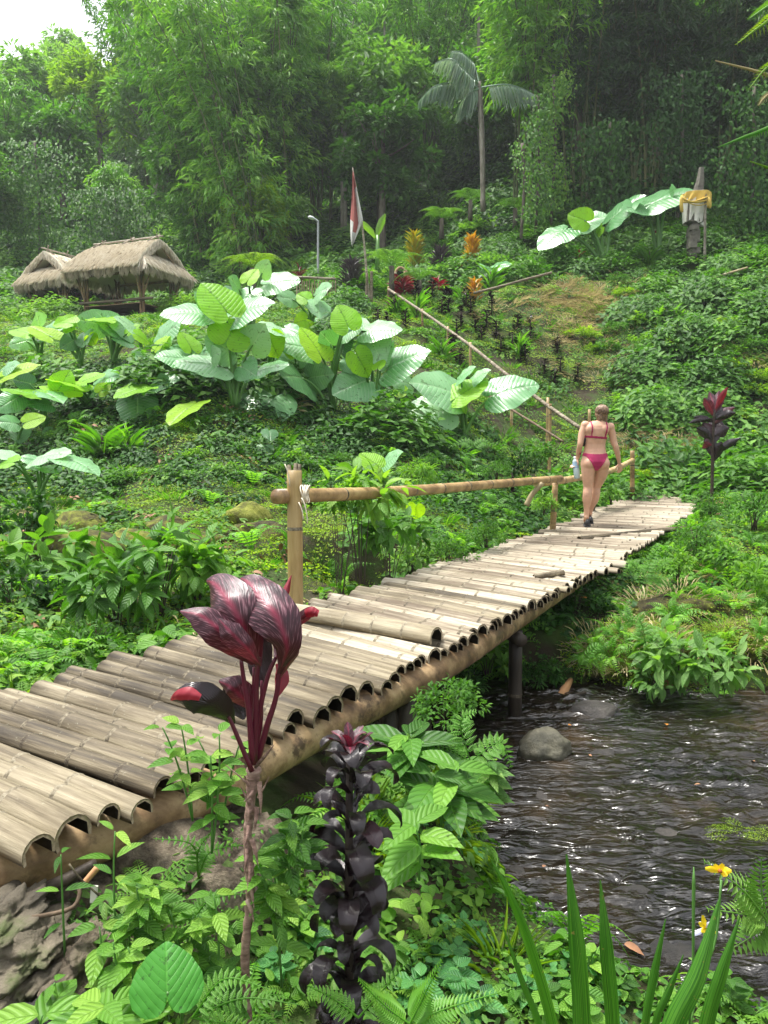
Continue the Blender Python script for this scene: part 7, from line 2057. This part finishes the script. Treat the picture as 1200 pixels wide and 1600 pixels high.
def blades(n, R, hgt, W, seed, spread=.5):
    rg = np.random.default_rng(seed)
    a = rg.uniform(0, 6.283, n); r_ = R * np.sqrt(rg.random(n))
    C = np.stack([r_ * np.cos(a), r_ * np.sin(a), np.zeros(n) - .02], 1)
    D = np.stack([np.cos(a) * spread, np.sin(a) * spread, np.ones(n)], 1) + rg.normal(0, .3, (n, 3))
    mb = MB(); add_leaves(mb, LANCE, C, D, np.stack([-np.cos(a), -np.sin(a), np.full(n, .5)], 1), rg.uniform(.5, 1.1, n) * hgt, W, rg.random(n)); return mb
def fern_proto(seed, n=7, R=.3, H_=.16):
    rg = np.random.default_rng(seed); mb = MB()
    for i in range(n):
        a = 6.283 * i / n + rg.uniform(-.3, .3); q = R * rg.uniform(.7, 1.1)
        P = bez((0, 0, 0), (math.cos(a) * q * .4, math.sin(a) * q * .4, H_ * 1.6), (math.cos(a) * q, math.sin(a) * q, H_ * rg.uniform(.2, .8)), 8)
        frond_chunk(mb, P, R * .2, 14, rnd=rg.random(), lw=.36, droop=.15)
    return mb
PR = {
    'creeper': proto(clump_leaves(110, .26, .10, .055, .036, OVATE, 1), M['leaf'], 'creeper_patch'),
    'creeper_light': proto(clump_leaves(110, .26, .09, .05, .034, OVATE, 2), M['leaf_light'], 'creeper_patch'),
    'tiny': proto(clump_leaves(170, .26, .05, .028, .018, DIAMOND, 3), M['leaf_yellow'], 'creeper_patch'),
    'tiny_green': proto(clump_leaves(170, .26, .06, .032, .02, DIAMOND, 4), M['leaf'], 'creeper_patch'),
    'dark': proto(clump_leaves(90, .26, .13, .07, .04, OVATE, 5), M['leaf_dark'], 'creeper_patch'),
    'herb': proto(clump_leaves(46, .2, .16, .10, .045, BROAD, 6), M['leaf_light'], 'herb'),
    'herb2': proto(clump_leaves(40, .2, .18, .10, .06, BROAD, 7), M['leaf'], 'herb'),
    'herb3': proto(clump_leaves(60, .2, .14, .06, .045, BROAD, 8), M['leaf_blue'], 'herb'),
    'herb4': proto(clump_leaves(50, .2, .18, .08, .03, BROAD, 9), M['leaf_pale'], 'herb'),
    'grass': proto(blades(60, .13, .16, .006, 9), M['grass'], 'grass_tuft'),
    'grass2': proto(blades(50, .12, .26, .008, 10, .7), M['leaf_yellow'], 'grass_tuft'),
    'straw': proto(blades(110, .30, .13, .008, 11, 1.8), M['straw'], 'straw_tuft'),
    'fern': proto(fern_proto(12), M['fern'], 'fern_clump'),
    'fern2': proto(fern_proto(13, 8, .28, .12), M['leaf_light'], 'fern_clump'),
    'litter': proto(clump_leaves(16, .25, .05, .09, .035, BROAD, 21), M['dead_leaf2'], 'leaf_litter'),
    'moss': proto(clump_leaves(260, .2, .035, .016, .009, DIAMOND, 14), M['moss'], 'moss_cushion'),
    'bush': proto(clump_leaves(420, .5, .45, .13, .06, DIAMOND, 15), M['leaf'], 'bush'),
    'bush_dark': proto(clump_leaves(420, .5, .5, .13, .06, DIAMOND, 16), M['leaf_dark'], 'bush'),
    'bush_light': proto(clump_leaves(420, .5, .45, .12, .05, DIAMOND, 17), M['leaf_pale'], 'bush'),
}
def gn_group(coll):
    g = bpy.data.node_groups.new('scatter', 'GeometryNodeTree')
    g.interface.new_socket('Geometry', in_out='INPUT', socket_type='NodeSocketGeometry')
    g.interface.new_socket('Geometry', in_out='OUTPUT', socket_type='NodeSocketGeometry')
    gi = g.nodes.new('NodeGroupInput'); go = g.nodes.new('NodeGroupOutput')
    ip = g.nodes.new('GeometryNodeInstanceOnPoints'); ci = g.nodes.new('GeometryNodeCollectionInfo')
    ci.inputs['Collection'].default_value = coll; ci.inputs['Separate Children'].default_value = True; ci.inputs['Reset Children'].default_value = True
    def na(nm, ty):
        n = g.nodes.new('GeometryNodeInputNamedAttribute'); n.data_type = ty; n.inputs['Name'].default_value = nm
        return n.outputs['Attribute']
    g.links.new(gi.outputs[0], ip.inputs['Points']); g.links.new(ci.outputs[0], ip.inputs['Instance'])
    ip.inputs['Pick Instance'].default_value = True
    g.links.new(na('idx', 'INT'), ip.inputs['Instance Index'])
    er = g.nodes.new('FunctionNodeEulerToRotation'); g.links.new(na('rot', 'FLOAT_VECTOR'), er.inputs[0]); g.links.new(er.outputs[0], ip.inputs['Rotation'])
    g.links.new(na('scl', 'FLOAT'), ip.inputs['Scale'])
    g.links.new(ip.outputs[0], go.inputs[0])
    return g
NCOV = [0]
def cover(name, label, kinds, pts, scl, idx, tilt=.25, embed=.02):
    coll = bpy.data.collections.new('patches_' + name)
    for i, k in enumerate(kinds):
        src = PR[k]; c_ = bpy.data.objects.new(f'{i:02d}_{src.name}', src.data); coll.objects.link(c_)
    pts = np.asarray(pts); n = len(pts)
    me = bpy.data.meshes.new(name); me.vertices.add(n); me.vertices.foreach_set('co', pts.ravel())
    e = .15
    gx = (H(pts[:, 0] + e, pts[:, 1]) - H(pts[:, 0] - e, pts[:, 1])) / (2 * e); gy = (H(pts[:, 0], pts[:, 1] + e) - H(pts[:, 0], pts[:, 1] - e)) / (2 * e)
    gx = np.clip(gx, -1.2, 1.2); gy = np.clip(gy, -1.2, 1.2)
    rz = RNG.uniform(0, 6.283, n)
    # tilt with the slope: rotate about world x,y after the spin (small angle, XYZ euler: spin last) -> use local approximations
    rot = np.stack([np.arctan(gy) * .8 + RNG.normal(0, tilt * .4, n), -np.arctan(gx) * .8 + RNG.normal(0, tilt * .4, n), np.zeros(n)], 1)
    rot[:, 2] = RNG.uniform(-.6, .6, n)
    a = me.attributes.new('rot', 'FLOAT_VECTOR', 'POINT'); a.data.foreach_set('vector', rot.astype(np.float32).ravel())
    a = me.attributes.new('scl', 'FLOAT', 'POINT'); a.data.foreach_set('value', np.asarray(scl, np.float32))
    a = me.attributes.new('idx', 'INT', 'POINT'); a.data.foreach_set('value', np.asarray(idx, np.int32))
    o = link(bpy.data.objects.new(name, me)); m_ = o.modifiers.new('scatter', 'NODES'); m_.node_group = gn_group(coll)
    tag(o, label, None, kind='stuff'); NCOV[0] += n
    return o
def scatter(xr, yr, dens, filt=None, fan=None):
    n = int((xr[1] - xr[0]) * (yr[1] - yr[0]) * dens)
    X = RNG.uniform(*xr, n); Y = RNG.uniform(*yr, n)
    ok = np.abs(X) < (Y * .62 + 1.2) if fan is None else np.abs(X) < Y * fan
    ok &= (poly_sd(X, Y, DECKPOLY) > .10) | (Y > 6.2)
    ok &= poly_sd(X, Y, STREAM) > .10
    ok &= poly_sd(X, Y, LEDGE) > np.where(X > -.95, -.22, -.05)
    if filt is not None: ok &= filt(X, Y)
    X, Y = X[ok], Y[ok]
    return np.stack([X, Y, H(X, Y) - .01], 1)
floor_ = lambda P: (P[:, 1] > 6.4) & (P[:, 1] < 10.5) & (pxof(P) < 560)
under_ = lambda P: poly_sd(P[:, 0], P[:, 1], DECKPOLY) < .15
def pxof(P): return 600 + 1200 * P[:, 0] / P[:, 1]
# keep the hut floors, and the pits of the near ledge, open
def pick(P, table):
    """table: list of (kind index, weight function) -> idx"""
    Wt = np.stack([np.broadcast_to(f(P), (len(P),)) for _, f in table], 1); Wt = np.clip(Wt, 1e-6, None); Wt /= Wt.sum(1, keepdims=True)
    c_ = Wt.cumsum(1); r_ = RNG.random(len(P))[:, None]
    return np.array([t_[0] for t_ in table])[(r_ > c_).sum(1).clip(0, len(table) - 1)]
noisy = lambda P, s, k: .5 + .5 * wob(P[:, 0], P[:, 1], s, k)
# foreground bank
P = np.concatenate([scatter((-1.4, 2.6), (1.45, 4.6), 80), scatter((-5, -.6), (2.6, 4.7), 60, lambda X, Y: (-.857 * X + .515 * Y) > 2.9)])
k_ = ['herb', 'herb2', 'herb3', 'herb4', 'fern', 'creeper', 'grass2', 'creeper_light', 'fern2', 'tiny_green']
idx = pick(P, [(0, lambda P: 1.2 * noisy(P, 3, 1)), (1, lambda P: 1.0 * noisy(P, 2, 3)), (2, lambda P: 2.2 * (P[:, 0] > .1) * noisy(P, 3, 5)), (3, lambda P: .6), (4, lambda P: .5 * noisy(P, 4, 2)), (5, lambda P: 1.2), (6, lambda P: .12), (7, lambda P: .8), (8, lambda P: .35), (9, lambda P: 1.4)])
s_ = RNG.uniform(.55, 1.0, len(P)) * np.interp(P[:, 1], [1.4, 2.2, 4], [.55, .75, 1.1])
cover('near_undergrowth', 'mixed herbs, ferns and creepers covering the near stream bank', k_, P, s_, idx, .5)
# far bank, terrace floor and slope
P = scatter((-11, 11), (4.6, 13.5), 34)
k_ = ['creeper', 'creeper_light', 'tiny', 'tiny_green', 'dark', 'fern', 'grass', 'herb2', 'moss', 'straw', 'herb4', 'litter']
rightb = lambda P: (pxof(P) > 900) & (P[:, 1] < 8.5)
idx = pick(P, [(0, lambda P: 1.2 * noisy(P, 1.3, 1)), (1, lambda P: 1.1 * noisy(P, 1.1, 4)), (2, lambda P: 1.6 + 3.0 * (noisy(P, .9, 2) > .55) + 1.6 * floor_(P)), (3, lambda P: 1.1), (4, lambda P: 6.5 * (P[:, 1] > 10.3) * (pxof(P) < 860) + .3), (5, lambda P: .30), (6, lambda P: .55 + .8 * (noisy(P, .7, 8) > .7)), (7, lambda P: .35), (8, lambda P: 1.8 + 4 * rightb(P) + 3.5 * floor_(P)), (9, lambda P: .06 + 1.1 * rightb(P) * (noisy(P, 2, 3) > .5)), (10, lambda P: .25), (11, lambda P: .5)])
ud = under_(P); idx = np.where(ud, RNG.choice([0, 4, 5, 3], len(P)), idx)
cover('ground_cover', 'creepers, moss and low herbs covering the terrace floor and banks', k_, P, RNG.uniform(.8, 1.5, len(P)) * np.where(ud, .8, 1), idx, .4)
P = scatter((-20, 20), (13.5, 33), 13)
hutsd = lambda X, Y: (np.hypot(X - hb.x, (Y - hb.y)) > 1.7) & (np.hypot(X - hb2.x, Y - hb2.y) > 1.7)
P = P[hutsd(P[:, 0], P[:, 1])]
k_ = ['creeper', 'creeper_light', 'tiny', 'tiny_green', 'dark', 'bush', 'grass', 'bush_light', 'straw', 'moss']
straw_ = lambda P: np.exp(-((pxof(P) - 890) / 60) ** 2 - ((P[:, 1] - 23) / 1.6) ** 2) + np.exp(-((pxof(P) - 1040) / 45) ** 2 - ((P[:, 1] - 15.8) / 1.2) ** 2)
flat_ = lambda P: ((P[:, 1] > 16.5) & (P[:, 1] < 27) & (pxof(P) < 520)) | ((P[:, 1] > 14) & (P[:, 1] < 26) & (pxof(P) > 560) & (pxof(P) < 980))
idx = pick(P, [(0, lambda P: 1.1), (1, lambda P: 1.1), (2, lambda P: .5 + 3.2 * flat_(P)), (3, lambda P: .8 + 1.2 * flat_(P)), (4, lambda P: 1.1 * (1 - flat_(P)) + 7 * ((P[:, 1] < 16.5) & (pxof(P) < 760))), (5, lambda P: (.4 * (1 - flat_(P)) + .5 * (P[:, 1] > 27)) * (np.hypot(P[:, 0] - hb.x, P[:, 1] - hb.y + 1) > 4.5)), (6, lambda P: .9 * flat_(P) + .2), (7, lambda P: .35 * (P[:, 1] > 27)), (8, lambda P: .04 + 26 * straw_(P)), (9, lambda P: 2.5 * flat_(P) + .2)])
cover('slope_cover', 'green creepers and grass over the upper slope and hut terrace', k_, P, RNG.uniform(1.1, 2.0, len(P)), idx, .4)
Ps = []
for cx, cy, sx, sy, n_ in ((890, 465, 50, 16, 150), (930, 492, 40, 10, 60), (1050, 690, 40, 24, 110), (1180, 560, 30, 16, 20)):
    for _ in range(n_):
        g_ = G(cx + RNG.normal(0, sx * .6), cy + RNG.normal(0, sy * .6)); Ps.append((g_.x, g_.y, g_.z))
Ps = np.array(Ps); ok = poly_sd(Ps[:, 0], Ps[:, 1], DECKPOLY) > .3; Ps = Ps[ok]
cover('dry_grass', 'patches of pale cut dry grass on the right slope', ['straw', 'tiny'], Ps, RNG.uniform(.9, 1.7, len(Ps)), (RNG.random(len(Ps)) < .45).astype(int), .5)
Pe = []
for _ in range(260):
    g_ = G(RNG.uniform(950, 1150), RNG.uniform(715, 768))
    if poly_sd(np.array([g_.x]), np.array([g_.y]), DECKPOLY)[0] > .05: Pe.append((g_.x, g_.y, g_.z))
Pe = np.array(Pe)
cover('bridge_end_growth', 'low leafy growth and grass behind the far end of the bridge', ['creeper', 'tiny', 'herb2', 'grass2', 'creeper_light'], Pe, RNG.uniform(.8, 1.4, len(Pe)), RNG.integers(0, 5, len(Pe)), .5)
# jungle floor up the hill
P = scatter((-66, 66), (32, 118), 1.35)
k_ = ['bush', 'bush_dark', 'bush_light']
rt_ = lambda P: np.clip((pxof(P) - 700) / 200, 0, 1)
idx = pick(P, [(0, lambda P: 1.2), (1, lambda P: .5 + 3 * rt_(P)), (2, lambda P: .9 * (1 - rt_(P)))])  # more dark bushes to the right, shade given by leaf colour
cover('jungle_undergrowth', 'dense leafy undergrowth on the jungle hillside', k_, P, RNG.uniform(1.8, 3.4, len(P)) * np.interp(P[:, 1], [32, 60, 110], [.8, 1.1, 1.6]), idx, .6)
Pm = []
for (x, y, Y, s_) in ((1090, 950, 6.9, .55), (1010, 985, 6.5, .42), (1150, 985, 6.5, .42), (960, 1010, 6.4, .35)):
    q = PY(x, y, Y)
    for _ in range(46):
        d = rand_dirs(1, .5)[0]; d[2] = abs(d[2]) * .9; d[1] = -abs(d[1]) * .8
        Pm.append((q.x + d[0] * s_ * .95, q.y + d[1] * s_ * .55, q.z - .12 + d[2] * s_ * .42))
cover('mound_moss', 'hanging yellow green moss and dry grass on the far bank mounds', ['moss', 'straw', 'tiny', 'fern'], np.array(Pm), RNG.uniform(.5, .95, len(Pm)), RNG.choice([0, 0, 0, 1, 2, 2, 3], len(Pm)), .8)
# tiny green raft of weed at the right of the stream
q = PZ(1165, 1300, WATER_Z)
Pw = np.array([(q.x + RNG.normal(0, .10), q.y + RNG.normal(0, .035), WATER_Z + .005) for _ in range(16)])
cover('water_weed', 'small bright green raft of weed on the stream at right', ['tiny'], Pw, np.full(16, .22), np.zeros(16))

# haze between the camera and the hill
def haze():
    me = bpy.data.meshes.new('haze'); v, f = box_vf((0, 55, 50), (300, 300, 106)); 
    me.from_pydata([tuple(a) for a in v], [], [tuple(int(i) for i in a) for a in f])
    m, nt, out = new_mat('haze')
    pv = nt.nodes.new('ShaderNodeVolumePrincipled'); pv.inputs['Color'].default_value = (.93, .97, 1, 1); pv.inputs['Density'].default_value = HAZE
    pv.inputs['Anisotropy'].default_value = .3
    nt.links.new(pv.outputs[0], out.inputs['Volume']); me.materials.append(m)
    o = link(bpy.data.objects.new('haze', me)); tag(o, 'thin pale mist filling the valley', None, kind='stuff')
HAZE = .0007
if HAZE > 0: haze()
print('TREES', nt_, 'BUSHES', nb, 'PLANKS', N_PLANKS, 'COVER', NCOV[0])
